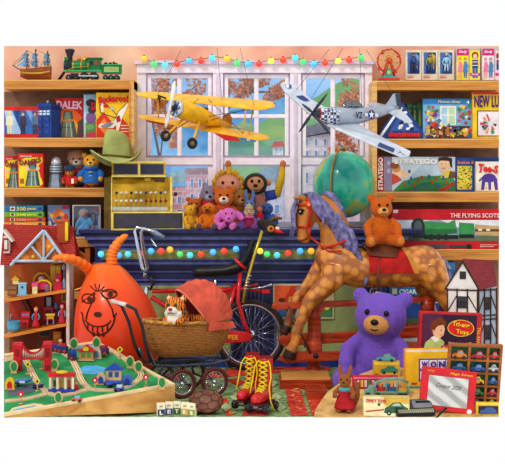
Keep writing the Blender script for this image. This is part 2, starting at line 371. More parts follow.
def tree(label, boxes, Y, n, seed, trunk):
    t = Thing('autumn_tree', label, 'tree', 'autumn trees outside the window'); rr = random.Random(seed)
    mats = [M('#e8802e',.7), M('#cc5c22',.7), M('#f2a45a',.7), M('#d8702e',.7)]
    mb = MB(PX(Y))
    for (x0,y0,x1,y1,dens) in boxes:
        cl = [(rr.uniform(x0,x1), rr.uniform(y0,y1), rr.uniform(4,8)) for _ in range(max(3,int(dens*14)))]
        for i in range(int(n*dens)):
            cx,cy,cr_ = rr.choice(cl); a = rr.uniform(0,6.3); q = cr_*math.sqrt(rr.random()); x,y = cx+q*math.cos(a), cy+q*math.sin(a); d = rr.uniform(-9,9); s_ = rr.uniform(1.4,2.6)
            e = Euler((rr.uniform(-1,1),rr.uniform(0,6),rr.uniform(-1,1))).to_matrix(); c = V(x,y,d)
            mb.poly([c+e@Vector(p)*s_ for p in ((-1,0,0),(0,0,.6),(1,0,0),(0,0,-.6))], mats[i%4])
    t.part('foliage', mb)
    mb = MB(PX(Y))
    for P in trunk: mb.tube([V(*p) for p in P], [1.6,1.0,.5][:len(P)] if len(P)==3 else .8, M('#6b4636',.8), 6)
    t.part('trunk', mb)
tree('orange autumn tree outside the left window, its leaves hanging behind the biplane', [(150,74,210,100,1.2),(150,98,176,145,.9)], 4.5, 800, 1, [[(152,255),(160,160),(166,110)],[(166,130),(180,100),(198,84)],[(160,160),(152,120),(156,90)]])
tree('orange leafed tree outside the centre window, above the yellow wing', [(224,74,285,88,.9),(262,88,284,100,.35),(224,88,250,98,.35)], 4.8, 800, 2, [[(218,255),(219,150),(230,92)],[(226,110),(246,92),(268,84)],[(246,92),(270,92),(282,94)]])
tree('rust orange tree outside the right window, between grey plane and globe', [(343,78,360,112,.9),(334,128,352,156,.5)], 4.2, 700, 3, [[(362,256),(360,150),(352,92)],[(360,160),(350,146),(340,138)],[(356,120),(350,104),(346,90)]])
# ------------------------------------------------------------------ shelves
sw = WOOD('#d79a4e','#b3722f',1.5,26,name='honey_pine'); sdk = M('#a07c66',.85,n=.2,ns=4,lo='#7c5c4a'); swl = WOOD('#e8bd7c','#c8924c',1.5,26,name='pale_pine')
Ys = .12; fx = PX(Ys); sd = (.43-Ys)/K(Ys)
t = Thing('shelf_unit','honey pine shelf unit against the wall left of the window','shelf')
for y0,y1,x1 in ((80,89,134),(138,147,130),(188,197,130),(238,247,130),(292,299,130)):
    mb = MB(fx); mb.bx(4,y0,x1,y1,0,sd,sw); mb.bx(4,y0-.3,x1,y0+.9,-.4,0,swl); t.part('shelf', mb)
mb = MB(fx); mb.bx(-4,89,134,372,sd-2,sd,sdk); t.part('back_panel', mb)
mb = MB(fx); mb.bx(129.5,81,134,372,-.5,sd,swl); mb.bx(129.2,84,131,372,-1,-.5,sw); t.part('side_panel', mb)
t = Thing('shelf_unit','honey pine shelf unit against the wall right of the window','shelf')
for y0,y1 in ((81,90),(139,148),(192,202),(249.5,260),(352,360)):
    mb = MB(fx); mb.bx(373,y0,499,y1,0,sd,sw); mb.bx(373,y0-.3,499,y0+.9,-.4,0,swl); t.part('shelf', mb)
mb = MB(fx); mb.bx(373,90,506,372,sd-2,sd,sdk); t.part('back_panel', mb)
mb = MB(fx); mb.bx(372,82,377,372,-.5,sd,swl); t.part('side_panel', mb)
# ------------------------------------------------------------------ navy counter
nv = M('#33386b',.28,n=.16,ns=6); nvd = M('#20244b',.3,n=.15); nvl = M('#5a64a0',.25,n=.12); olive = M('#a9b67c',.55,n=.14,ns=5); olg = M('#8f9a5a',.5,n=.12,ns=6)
Y0 = 0.0; c = PX(Y0); cd = .112/K(0)
t = Thing('window_counter','long navy blue painted counter with moulded cornice under the window','counter')
def sl(n,*bs):
    mb = MB(c)
    for b in bs: mb.bx(*b)
    return t.part(n, mb, bev=.002)
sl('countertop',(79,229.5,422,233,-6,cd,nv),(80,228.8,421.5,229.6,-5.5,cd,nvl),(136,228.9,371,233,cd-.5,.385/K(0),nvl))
mb = MB(c)
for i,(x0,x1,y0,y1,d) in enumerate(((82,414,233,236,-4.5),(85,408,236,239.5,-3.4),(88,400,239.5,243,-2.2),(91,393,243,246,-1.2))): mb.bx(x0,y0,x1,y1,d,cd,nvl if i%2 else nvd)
t.part('cornice', mb)
sl('carcass',(95,246,387,372,0,cd,nv))
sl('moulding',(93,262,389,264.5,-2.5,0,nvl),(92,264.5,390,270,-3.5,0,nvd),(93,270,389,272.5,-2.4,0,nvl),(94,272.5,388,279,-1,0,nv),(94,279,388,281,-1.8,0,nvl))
for x0,x1 in ((100,240),(262,322),(340,380)):
    sl('frieze_panel',(x0,248.5,x1,260.5,-.5,0,nvl),(x0+1.5,250,x1-1.5,259,-.9,-.4,olg))
for x0,x1 in ((106,233),(274,366)):
    sl('door_panel',(x0,283,x1,358,-.6,0,nvl),(x0+2.5,285.5,x1-2.5,356,-1,-.5,olive))
for x0,x1 in ((240,268),(370,386)):
    sl('pilaster',(x0,282,x1,360,-2,0,nv),*[(x0+2+i*4,286,x0+3.6+i*4,356,-2.6,-2,nvl) for i in range(int((x1-x0-2)/4))])
sl('plinth',(94,360,388,372,-3,0,M('#2d4aa0',.35)),(93,359,389,361,-3.6,0,nvl))
Pp = PX(-.02)
gbox('picture_box','orange red picture box of smiling children leaning on the counter panel','toy box',(273,284,334,319),-.02,1.6,'#d9cfae',[('r','#e0402a',(274.5,285.5,313,317)),('p','#f06a3a',[(274.5,285.5),(292,285.5),(280,306),(274.5,308)]),('r','#c9b48a',(313,285.5,332.5,302)),('r','#4f8f5a',(313,302,332.5,317)),('c','#e9b48a',282,303,3.4,4),('c','#6a3a22',282,300.2,3.6,2.4),('p','#3f78b0',[(277,317),(279,308),(285,308),(287,317)]),('c','#f0d08a',291.5,301,3,3.6),('c','#d8a03a',291.5,298.4,3.2,2.2),('p','#e8c83a',[(287,317),(289,306),(294,306),(297,317)]),('c','#e9b99a',301.5,294,5.6,6.4),('c','#8a92a0',301.5,288.8,6,3.4),('p','#b0b8c4',[(293,317),(296,302),(307,302),(311,317)]),('c','#d8402a',320,310,4,3),('c','#e8d84a',327,308,2.6,2),('l','#f0e8d0',[(315,306),(331,306)],1)])
# ------------------------------------------------------------------ string lights
CC = {'o':'#ffb23a','g':'#57d27a','c':'#5ad0f0','r':'#ff4a3a','b':'#55b4f5','y':'#ffe25a'}
def lights(name,label,pts,Y):
    t = Thing('string_lights',label,'fairy lights'); mb = MB(PX(Y)); P = []
    for (x,y,k),(x2,y2,k2) in zip(pts,pts[1:]): P += [V(x,y-2.2,0), V((x+x2)/2,(y+y2)/2-1,0)]
    mb.tube(P+[V(pts[-1][0],pts[-1][1]-2.2)], .35, M('#2f6b3a',.6), 5); t.part('cord', mb)
    for x,y,k in pts:
        mb = MB(PX(Y)); mb.ball(V(x,y,-.6),(3.3,3,3.3),EM(CC[k],.75),nu=12,nv=8); mb.ball(V(x,y,-2.7),(.95,.8,.95),EM('#fffbe6',1.6),nu=8,nv=6); b = t.part('bulb', mb)
        mb = MB(PX(Y)); mb.lathe([(1.1,0),(1.2,1.6),(.7,2.2)], M('#2c5c36',.6), V(x,y-1.8,-.6), 8); t.part('socket', mb, b)
lights('w','coloured fairy lights strung along the top of the window frame',[(144,59,'o'),(154,64,'g'),(165,65,'c'),(177,64,'r'),(189,61,'b'),(201,61,'r'),(212,58,'c'),(227,59,'o'),(237,63,'g'),(248,64,'b'),(259,64,'r'),(271,61,'y'),(283,60,'r'),(295,58,'c'),(303,62,'g'),(314,64,'b'),(325,63,'r'),(338,61,'y'),(349,60,'r'),(361,58,'g')],.345)
lights('c','coloured fairy lights along the counter front, left run behind the bicycle',[(101,254,'c'),(111,254,'g'),(119,255,'b'),(128,254,'c'),(141,253,'r'),(151,251,'b'),(161,251,'r'),(170,249.5,'o'),(180,254,'g'),(190,255,'c'),(201,254,'r'),(213,252,'b'),(224,251,'r'),(236,249,'b')],-.045)
lights('c','coloured fairy lights along the counter front, right run behind the horse',[(260,251,'y'),(267,254,'g'),(277,255,'c'),(288,253,'r'),(300,251,'b'),(311,251,'o'),(320,254,'g')],-.045)
# ------------------------------------------------------------------ left shelves: toys and boxes
Yi = .15; P = PX(Yi)
def cyl(mb, a, b, r, m, n=10, r2=None): return mb.tube([a,b],[r, r if r2 is None else r2],m,n)
# sailing ship
t = Thing('model_ship','model three masted sailing ship with pale blue sails on the top left shelf','model ship')
hl = M('#a85a2a',.4); hy = M('#c8a040',.4); dk = M('#2c2c34',.5); sail = M('#8fb6d8',.7,n=.2)
mb = MB(P)
def hull(u, v):
    x = 19+u*31; a = math.sin(v*math.pi-math.pi/2); wd_ = (4.2*min(1,(u*4)**.6)*(1-.25*max(0,u-.6))); top = 69.5-2.2*abs(u-.45)**1.5*4*(1 if u > .45 else .6); bot = 79.4-3*max(0,.25-u)*4
    y = bot-(bot-top)*abs(a)**1.6; return V(x, y, 8+wd_*a)
mb.grid(hull, 14, 10, hl); mb.poly([hull(i/14,0) for i in range(15)]+[hull(i/14,1) for i in range(14,-1,-1)], M('#8a4a24',.5)); t.part('hull', mb)
mb = MB(P); mb.tube([V(21,72.4,3.6),V(30,73.2,3.2),V(40,73,3.2),V(49.5,71.2,3.4)],1.1,hy,6); mb.bx(41,66.5,50,69.5,5,11,M('#7a3f26',.5)); mb.bx(44,64.8,50,66.5,5.5,10.5,hy); t.part('gunwale', mb)
for x,yt in ((25.5,49.5),(34.5,48),(46.5,50)):
    mb = MB(P); cyl(mb,V(x,70,8),V(x,yt,8),.55,dk,6); 
    for y,l in ((54,3.6),(61,4.2)): cyl(mb,V(x-l*.5,y,5.5),V(x+l*.5,y+.6,10),.3,dk,5)
    m_ = t.part('mast', mb)
    mb = MB(P)
    for y,h,wd_ in ((52.5,6.5,2.4),(59.5,6.5,2.8)):
        mb.grid(lambda u,v: V(x+(u-.5)*2*wd_-1.2*math.sin(math.pi*v), y+v*h+.4*u, 5+6*u-2*math.sin(math.pi*v)), 4, 4, sail)
    t.part('sail', mb, m_)
mb = MB(P); cyl(mb,V(20,70,8),V(11,64.5,8),.5,dk,6); t.part('bowsprit', mb)
mb = MB(P); mb.grid(lambda u,v: V(13+u*12.5, 65-u*(15-4*v)-v*1.2*(1-u)+2*v*u, 8-1.5*math.sin(math.pi*v)), 6, 3, sail); mb.poly([V(15,65.5,7),V(25,58,7),V(24,66,7)],sail); t.part('jib_sail', mb)
mb = MB(P)
for a,b in ((V(11,64.5,8),V(25.5,50,8)),(V(25.5,50,8),V(34.5,54,8)),(V(34.5,49,8),V(46.5,54,8)),(V(46.5,50,8),V(50,67,8)),(V(34.5,48,8),V(27,70,5)),(V(46.5,50,8),V(38,70,5))): cyl(mb,a,b,.16,dk,4)
t.part('rigging', mb)
# toy locomotive
gr = M('#1f7d45',.35,n=.15); grl = M('#46b06c',.35); gold = M('#d9a63a',.25,.6); blk = M('#2b2f36',.4); red = M('#c22f22',.4)
def wheel(mb, x, y, d, r, m, hub=None, th=1.6):
    mb.lathe([(r*.75,-th/2),(r,-th/2),(r,th/2),(r*.75,th/2)],m,V(x,y,d),18,'Y')
    for k in range(4):
        a = k*math.pi/4; mb.tube([V(x+r*.8*math.cos(a),y+r*.8*math.sin(a),d),V(x-r*.8*math.cos(a),y-r*.8*math.sin(a),d)],r*.1,hub or m,4)
    mb.lathe([(0,-th*.6),(r*.3,-th*.6),(r*.3,th*.6),(0,th*.6)],hub or m,V(x,y,d),8,'Y')
t = Thing('toy_locomotive','dark green tinplate steam locomotive with tall black funnel and tender on the top left shelf','toy train')
mb = MB(P); mb.lathe([(5.6,66),(6,66.6),(6,84),(5.4,91)][::1],gr,V(0,65.5,10),18,'X'); t.part('boiler', mb)
mb = MB(P); mb.lathe([(0,63),(5.9,63),(6.2,63.6),(6.2,71),(0,71)],blk,V(0,65.5,10),18,'X'); 
t.part('smokebox', mb)
for x in (72,80,87): mb = MB(P); mb.lathe([(6.3,x),(6.3,x+.9)],gold,V(0,65.5,10),18,'X'); t.part('boiler_band', mb)
mb = MB(P); mb.lathe([(2.6,0),(2.6,6),(3.2,8),(4.8,12.2),(5.1,13.6),(3.6,14.4),(0,14.2)],blk,V(68.5,62.5,10),16); t.part('funnel', mb)
mb = MB(P); mb.bx(63.2,56.5,67,61.5,7.5,12.5,gr); mb.lathe([(0,-1),(2,-1),(1.6,0)],M('#f4f0d8',.2),V(63.4,59,10),12,'X'); t.part('headlamp', mb)
mb = MB(P); mb.lathe([(1.8,0),(1.8,3),(1,4.6),(0,5)],gold,V(78,59.8,10),12); mb.lathe([(2.6,0),(2.6,1.6),(1.3,2.8),(1.1,4.6),(0,5)],gold,V(83.5,59.8,10),12); t.part('dome', mb)
mb = MB(P); mb.bx(87,58.5,100,69.5,4.5,15.5,gr); mb.bx(86,57.2,101.5,58.8,3.8,16.2,M('#1a5e36',.4)); mb.bx(89,60.5,92.5,64.5,4.2,4.6,blk); mb.bx(94,60.5,97.5,64.5,4.2,4.6,M('#a8442c',.5)); t.part('cab', mb, bev=.001)
mb = MB(P); mb.bx(63,69.5,101,71.3,4,16,grl); mb.tube([V(66,70,3.6),V(74,67,3.6),V(88,66.5,3.6)],.45,gold,5); t.part('running_board', mb)
mb = MB(P)
for i in range(7): mb.tube([V(63,71.2,5+i*1.6),V(57.2,79.6,4+i*2)],.6,blk,5)
mb.bx(57,78.4,60,79.8,4,16,blk); t.part('cowcatcher', mb)
for x,r in ((68,3),(75,3),(83.5,4.2),(93,4.2)):
    for d in (4.5,15.5): mb = MB(P); wheel(mb,x,80-r,d,r,blk,M('#9aa7ad',.3,.5)); t.part('wheel', mb)
mb = MB(P); mb.bx(77,75,97,76.2,2.9,3.6,M('#c9d2d6',.2,.8)); mb.bx(70,73,78,76.5,2.8,4,blk); t.part('drive_rod', mb)
mb = MB(P); mb.bx(101,64.6,120.5,73.4,4.5,15.5,gr); mb.bx(103.5,66.4,118.5,71.8,4.1,4.5,M('#8fd08a',.4)); mb.bx(100.5,63.8,121,64.8,4,16,grl); t.part('tender', mb, bev=.001)
t.part('lettering', txt('EXPRESS',105,67.5,117,70.6,'#c9a53a',P,3.9))
mb = MB(P); rr = random.Random(1)
for i in range(14): mb.ball(V(rr.uniform(103,116),rr.uniform(62.2,63.8),rr.uniform(6,14)),rr.uniform(1,1.8),M('#7a2f26',.7),nu=6,nv=4)
t.part('coal', mb)
for x in (105,110.5,116):
    for d in (4.8,15.2): mb = MB(P); wheel(mb,x,77.2,d,2.8,blk,M('#8b959b',.3,.5)); t.part('wheel', mb)
# second shelf
def fig(cx, top, h, skin, coat, legs, hair='#4a3020'):
    k = h/30; return [('c',hair,cx,top+2.6*k,2.6*k,2.8*k),('c',skin,cx,top+3.2*k,2*k,2.5*k),('p',coat,[(cx-2,top+5.5*k),(cx+2,top+5.5*k),(cx+4.4*k,top+8*k),(cx+5*k,top+18*k),(cx+3.2*k,top+18.5*k),(cx-3.2*k,top+18.5*k),(cx-5*k,top+18*k),(cx-4.4*k,top+8*k)]),
        ('p',legs,[(cx-3*k,top+17*k),(cx-.2*k,top+17*k),(cx-.4*k,top+h),(cx-3*k,top+h)]),('p',legs,[(cx+.2*k,top+17*k),(cx+3*k,top+17*k),(cx+3*k,top+h),(cx+.4*k,top+h)])]
art = [('r','#3f6fb5',(4.5,110.5,37,134)),('p','#a9c8ea',[(4.5,110.5),(12,110.5),(22,134),(8,134)]),('p','#7fa5d8',[(26,110.5),(31,110.5),(37,126),(37,134)]),('p','#264a8f',[(14,110.5),(20,110.5),(18,124)])]
art += fig(9.5,111.5,22.5,'#e9d7b0','#efe6c2','#e6dbb4','#e9dfbe')+fig(23,112,22,'#d9b08a','#4a3f55','#3a3346')+fig(35,112,22,'#c79a7a','#5f7a9a','#3c4a66')
gbox('figure_set_box','wide red window box of figures left of the blue phone box','toy box',(4,106.5,39,138),Yi+.02,12,'#d32a22',art)
# blue phone box
bl = M('#2b4f9e',.4,n=.12); bld = M('#1f3c80',.4); Q = LM(47.8,138.1,Yi+.07,1,rz=-22)
t = Thing('toy_phone_box','toy blue panelled telephone box with small lamp on the second left shelf','toy')
mb = MB(Q); mb.box(-10.5,-10.5,0,10.5,10.5,1.6,bld); mb.box(-9.4,-9.4,1.6,9.4,9.4,31,bl); mb.box(-10,-10,28.6,10,10,31.6,bld); mb.box(-8.6,-8.6,31.6,8.6,8.6,33.2,bl); mb.box(-6.5,-6.5,33.2,6.5,6.5,34.6,bl); t.part('cabin', mb, bev=.001)
for face in range(2):
    QQ = Q @ (ROT(0) if face == 0 else ROT(90))
    if face: QQ = Q @ ROT(-90)
    for ix in range(2):
        mb = MB(QQ); x = -8+ix*8.4
        for iz,(z0,z1) in enumerate(((3.2,8.6),(9.8,15.2),(16.4,21.4),(22.6,27.4))):
            mb.box(x,-9.9,z0,x+7.6,-9.4,z1,bld if iz < 3 else M('#b9d3e6',.3)); mb.box(x+1,-10.05,z0+.8,x+6.6,-9.9,z1-.8,bl if iz < 3 else M('#dfeaf2',.3))
            if iz == 3: mb.box(x+3.5,-10.3,z0,x+4.1,-10,z1,bl); mb.box(x,-10.3,z0+2.2,x+7.6,-10,z0+2.8,bl)
        t.part('door_panel', mb)
mb = MB(Q); mb.lathe([(1.4,34.6),(1.4,36.5),(1.7,36.7),(0,38)],M('#cfe3f2',.2),(0,0,0),10); t.part('lamp', mb)
# box with tapered robot shape art
def cone_art(cx, top, h, w_, c1='#7f8f7a', c2='#c98a3c', c3='#4a5f5a'):
    return [('p',c3,[(cx-w_*.2,top),(cx+w_*.2,top),(cx+w_*.5,top+h),(cx-w_*.5,top+h)]),('p',c1,[(cx-w_*.14,top+h*.04),(cx+w_*.1,top+h*.04),(cx+w_*.3,top+h),(cx-w_*.4,top+h)]),('r',c2,(cx-w_*.3,top+h*.32,cx+w_*.3,top+h*.4)),('r',c3,(cx-w_*.38,top+h*.62,cx+w_*.38,top+h*.65)),('l','#d9e0d0',[(cx-w_*.05,top+h*.42),(cx-w_*.1,top+h)],.7),('l','#d9e0d0',[(cx+w_*.12,top+h*.42),(cx+w_*.2,top+h)],.6)]
art = [('p','#e8641e',[(55.5,122),(60,112),(66,107),(75,110),(83,118),(83,137),(55.5,137)]),('p','#f0a52a',[(56,130),(60,120),(65,112),(72,116),(80,128),(82,137),(56,137)]),('p','#5c4a44',[(77,137),(78,122),(83,118),(83,137)])]+cone_art(68,111,26,19)
gbox('annual_book','red annual with DALEK lettering beside the blue phone box','book',(55,98,83.5,137.9),Yi+.12,4,'#d8261e',art,[('DALEK',56.5,101,83,109,'#f6c3dc',dict(rot=2,bold=.04))])
art = [('r','#8fc0dc',(84,95,97,137)),('p','#5a9a5c',[(84,124),(90,120),(97,122),(97,137),(84,137)]),('c','#3a3340',91,103,5,4),('c','#8a5f9a',91,118,5,6),('c','#4a3c50',92,110,4,4),('p','#c8485a',[(86,133),(95,131),(97,137),(86,137)]),('c','#7cae6a',90,127,4,3),('l','#e9f2f6',[(85,95.5),(85,137)],1)]
gbox('comic_book','pale blue picture annual with one red letter, behind the yellow game box','book',(83.2,94,98,137.9),Yi+.09,4,'#6fa9c8',art,[('D',91.5,102.5,96.8,110,'#d8261e',dict(bold=.06))])
art = [('p','#d93a22',[(96.5,137.5),(96.5,120),(104,112),(112,122),(120,116),(129.5,126),(129.5,137.5)]),('p','#f08a2a',[(98,126),(104,118),(110,127),(104,134)]),
  ('l','#4a4a55',[(99,105),(104,103),(112,110),(117,115)],.8),('l','#4a4a55',[(99,105),(101,113),(110,116),(116,118)],.8),('c','#c22a2a',106,106,2.6,1.8),('c','#c9ccd6',112,108.5,2,1.5),('p','#e8dfd0',[(101,103),(103,102),(104,112),(101,112)]),
  ('p','#f4efe6',[(114,121),(119,111),(124,107),(127,103),(128.5,104),(126,110),(122,118),(120,126),(118,133),(116,133),(116.5,125),(113,128),(102,128),(98,127),(100,124),(108,123)]),('p','#8d9099',[(100,126),(108,122),(114,123),(110,127),(104,129)]),('p','#c22a2a',[(116,117),(119.5,115),(121,121),(117,123)]),('l','#2b2b30',[(114,121),(119,111),(127,103)],.5),('r','#f2d7c0',(121,125,129,126)),('r','#f2d7c0',(121,128,129,129)),('r','#f2d7c0',(121,131,129,132))]
gbox('game_box','yellow game box titled Buckaroo with a kicking white donkey, above the hat','board game',(96,92.5,130,137.9),Yi+.03,7,'#f2c81e',art,[('Buckaroo!',98.5,95.5,128.5,102.5,'#cf1f1f',dict(rot=-3,bold=.05,arc=1.2))])
# third shelf
for (r,lab,Yo) in (((4,156,20,187.6),'red and yellow toy box half hidden behind its twin',.08),((18,153.5,43.5,187.6),'red and yellow toy box with DALEKS lettering standing in front of its twin',0)):
    x0,y0,x1,y1 = r; w_ = x1-x0; cx = (x0+x1)/2+2
    art = [('p','#f4dc2e',[(x0+.6,y0+8),(x0+w_*.25,y0+4.5),(x1-1.2,y0+3.6),(x1-1,y0+9),(x1-w_*.22,y0+14),(x1-.6,y1-4),(x1-4,y1-.8),(x0+1,y1-.8)]),('p','#d8261e',[(x1-5,y0+12),(x1-.5,y0+8),(x1-.5,y1-12),(x1-3,y1-10)]),('r','#d9a49a',(x0+2,y0+2,x0+w_*.55,y0+3.6)),('r','#a9742c',(x0+2,y1-9,x0+6,y1-4))]+cone_art(cx,y0+7.5,25,min(15,w_*.8),'#6f8f86','#d98f2a','#3f5a5a')+([('c','#e9c3b2',cx-w_*.2,y0+15.5,2),('c','#e9c3b2',cx+w_*.2,y0+15,2)] if Yo == 0 else [('c','#e9c3b2',x0+3.5,y0+15.5,1.8)])
    gbox('toy_carton',lab,'toy box',r,Yi+Yo,10,'#d8261e',art,[('DALEKS' if Yo == 0 else 'DALE',x0+1.5,y0+5.5,x1-2 if Yo==0 else 18,y0+11,'#8d1f3a',dict(rot=-8 if Yo==0 else -2,bold=.05,arc=-1.5))])
t = Thing('tin_toy','tapering silver tin toy beside the red and yellow boxes on the third shelf','toy')
si = M('#9aa9bb',.25,.55,n=.15); si2 = M('#d7dde6',.3,.3); 
mb = MB(P); mb.lathe([(9,0),(9,1.6),(8.4,2),(6.6,13),(6.6,14)],si,V(54.5,187.8,11),12,smooth=False); t.part('skirt', mb)
mb = MB(P); mb.lathe([(6.4,14),(6.2,22),(5.6,23)],M('#6f8aa8',.3,.4),V(54.5,187.8,11),16); 
for z in (15.5,18,20.5): mb.lathe([(6.6,z),(6.9,z+.6),(6.5,z+1.2)],si2,V(54.5,187.8,11),16)
t.part('collar', mb)
mb = MB(P); mb.lathe([(5.4,23),(5.2,26),(4,29.4),(2,31.2),(0,31.6)],si2,V(54.5,187.8,11),16); t.part('dome', mb)
# ---------------- plush builder
def ell(mb, c, r, m, rx=0, ry=0, rz=0): mb.ball(c, r, m, ROT(rz,rx,ry), 16, 10)
def plush(name,label,cat,px_,py_,Y,h,fur,muz=None,rz=0,rx=0,ears='round',body=None,limb=None,foot=None,earin=None,arms='down',legs='sit',group=None,tail=False,earm=None,hd=1.0,nose='#2a2020',eye='#1a1412',smile=True,head=None,ry=0,hand=None):
    """a seated soft toy of height h pixels: one continuous remeshed body, then muzzle, eyes, nose"""
    Q = LM(px_,py_,Y,h,rz,rx,ry); t = Thing(name,label,cat,group); A = FUR(fur); B = FUR(body) if body else A; L = FUR(limb) if limb else B; Fm = FUR(foot) if foot else L; E = FUR(earm) if earm else A; Hd = FUR(head) if head else A; Hn = FUR(hand) if hand else L
    mb = MB(Q)
    ell(mb,(0,.02,.28),(.235,.2,.27),B); ell(mb,(0,.0,.45),(.17,.15,.14),B)
    ell(mb,(0,-.02,.73),(.235*hd,.21*hd,.215*hd),Hd)
    for s_ in (-1,1):
        if ears == 'round': ell(mb,(s_*.2*hd,.02,.91),(.085,.05,.085),E)
        elif ears == 'long': mb.tube([(s_*.08,.02,.88),(s_*.12,.03,1.06),(s_*.1,.02,1.22)],[.05,.065,.035],E,10)
        elif ears == 'flop': mb.tube([(s_*.19,0,.86),(s_*.29,-.02,.72),(s_*.29,-.05,.54)],[.05,.085,.07],E,10,flat=.6)
        elif ears == 'point': mb.tube([(s_*.13,.02,.88),(s_*.19,.02,1.02)],[.085,.015],E,10)
        if arms == 'down': mb.tube([(s_*.17,-.02,.5),(s_*.29,-.1,.38),(s_*.28,-.18,.26)],[.075,.085,.08],L,10); ell(mb,(s_*.28,-.19,.25),(.08,.08,.08),Hn)
        elif arms == 'up': mb.tube([(s_*.16,0,.52),(s_*.36,-.02,.56),(s_*.43,-.03,.82),(s_*.45,-.03,1.0)],[.07,.075,.065,.05],L,10); ell(mb,(s_*.455,-.04,1.06),(.06,.04,.07),Hn)
        if legs == 'sit': mb.tube([(s_*.13,0,.13),(s_*.22,-.16,.11),(s_*.27,-.3,.1)],[.12,.105,.1],L,10); ell(mb,(s_*.28,-.34,.12),(.1,.07,.12),Fm)
        elif legs == 'stand': mb.tube([(s_*.11,0,.2),(s_*.12,-.02,.05)],[.1,.09],L,10); ell(mb,(s_*.13,-.05,.045),(.095,.13,.05),Fm)
    if tail: mb.tube([(.15,.1,.1),(.36,.05,.06),(.45,-.1,.1)],[.05,.045,.03],A,8)
    t.part('body', remesh(mb, max(.0025, h*K(Y)*.022), 3))
    if muz:
        mb = MB(Q); ell(mb,(0,-.19*hd,.67),(.115*hd,.085*hd,.09*hd),FUR(muz)); mz = t.part('muzzle', mb)
        yn = -.275*hd
    else: yn = -.225*hd
    mb = MB(Q); ell(mb,(0,yn,.70),(.04,.025,.03),M(nose,.25)); t.part('nose', mb)
    if smile: mb = MB(Q); mb.tube([(-.05,yn+.025,.635),(0,yn+.005,.62),(.05,yn+.025,.635)],.008,M('#3a2018',.6),5); t.part('mouth', mb)
    for s_ in (-1,1):
        mb = MB(Q); ell(mb,(s_*.085*hd,-.205*hd,.785),(.027,.02,.03),M(eye,.1)); t.part('eye', mb)
        if earin: mb = MB(Q); ell(mb,(s_*.2*hd,-.02,.905),(.05,.03,.05),FUR(earin)); t.part('ear_lining', mb)
    return t, Q
def coat(t, Q, c, z1=.52, flare=.27, toggles=None, sleeves=True, name='coat'):
    m = M(c,.8,n=.12); mb = MB(Q); mb.lathe([(.15,z1),(.2,z1-.04),(.25,.36),(flare+.02,.16),(flare,.14)],m,(0,0,0),20,sy=.9)
    if sleeves:
        for s_ in (-1,1): mb.tube([(s_*.15,0,.5),(s_*.3,-.1,.38),(s_*.3,-.17,.28)],[.085,.1,.1],m,10)
    c_ = t.part(name, mb)
    if toggles:
        for z in (.44,.34,.24): mb = MB(Q); mb.tube([(-.05,-.235,z),(.05,-.235,z)],.016,M(toggles,.4),6); t.part('toggle', mb, c_)
    return c_
t,Q = plush('teddy_bear','cream faced teddy bear in red jacket and blue trousers behind two smaller bears','soft toy',77.5,188,Yi+.13,37,'#a8745a',muz='#efe2cc',legs='stand',limb='#3560a8',foot='#6b4a3c',head='#d9b59a')
coat(t,Q,'#c8202c',sleeves=True); mb = MB(Q); mb.lathe([(.27,.72),(.29,.82),(.22,.98),(0,1.06)],M('#b98a6c',.8),(0,.06,0),18); t.part('hood', mb)
t,Q = plush('teddy_bear','small brown teddy bear with navy cap and red jacket','soft toy',70,187.8,Yi+.02,22,'#b8702e',muz='#d99a4e',legs='stand')
coat(t,Q,'#d32a2a'); mb = MB(Q); mb.lathe([(.34,.82),(.34,.85),(.25,.87),(.24,1.0),(0,1.06)],M('#2c3a60',.8),(0,-.02,0),18); t.part('cap', mb)
mb = MB(Q); mb.box(.1,-.34,.2,.22,-.3,.42,M('#f1ecd8',.6)); t.part('note', mb)
t,Q = plush('teddy_bear','golden teddy bear in a bright blue buttoned coat beside the cash register','soft toy',91.5,188,Yi+.05,36,'#e0a53a',muz='#efc063',legs='stand',foot='#a02838',limb='#e0a53a')
coat(t,Q,'#2c78c8',flare=.31,toggles='#e9c45a'); mb = MB(Q); mb.lathe([(.2,.5),(.24,.56),(.22,.6)],M('#2c78c8',.8),(0,0,0),16); t.part('collar', mb)
# fourth shelf
cols = [('#2f7fa8','#f2d94a','500'),('#7fb52a','#f4ef7a','500'),('#c8552f','#f0c9a0','PUZZLE'),('#e8a02a','#fff0b0','PUZZLE'),('#2a88b0','#f2e27a','JIGSAW')]
labs = ['blue topped jigsaw box, topmost of the stack on the fourth left shelf','lime green jigsaw box, second from the top of the stack','brick red jigsaw box in the middle of the stack','orange jigsaw box, second from the bottom of the stack','blue jigsaw box at the bottom of the stack above the red roof']
ys = [205.5,212,217.2,222,226.2,231.5]
for i,(c1,c2,tx) in enumerate(cols):
    x1 = [43,43.5,45,45,46][i]; y0,y1 = ys[i],ys[i+1]
    gbox('jigsaw_box',labs[i],'jigsaw',(4.5,y0,x1,y1-.15),Yi+.01,22,c1,[('r','#e9e2d0',(10,y0+1.2,15,y1-1.2)),('c','#7a4a30',12.5,(y0+y1)/2,1.7,1.2),('c','#3a4a6a',40,(y0+y1)/2,2,1.4)],[(tx,17,y0+1.4,26,y1-1.4,c2),('pieces',27.5,y0+1.9,36,y1-1.6,c2)],group='jigsaw boxes stacked on the fourth shelf')
mb = MB(P); mb.bx(4,231.5,60,237.8,1,24,M('#6a5040',.7)); mb.bx(4,234,60,235,.6,1,M('#8a6a50',.7)); Solo('wooden_tray',mb,'brown wooden tray under the jigsaw boxes behind the red roof','tray',bev=.002)
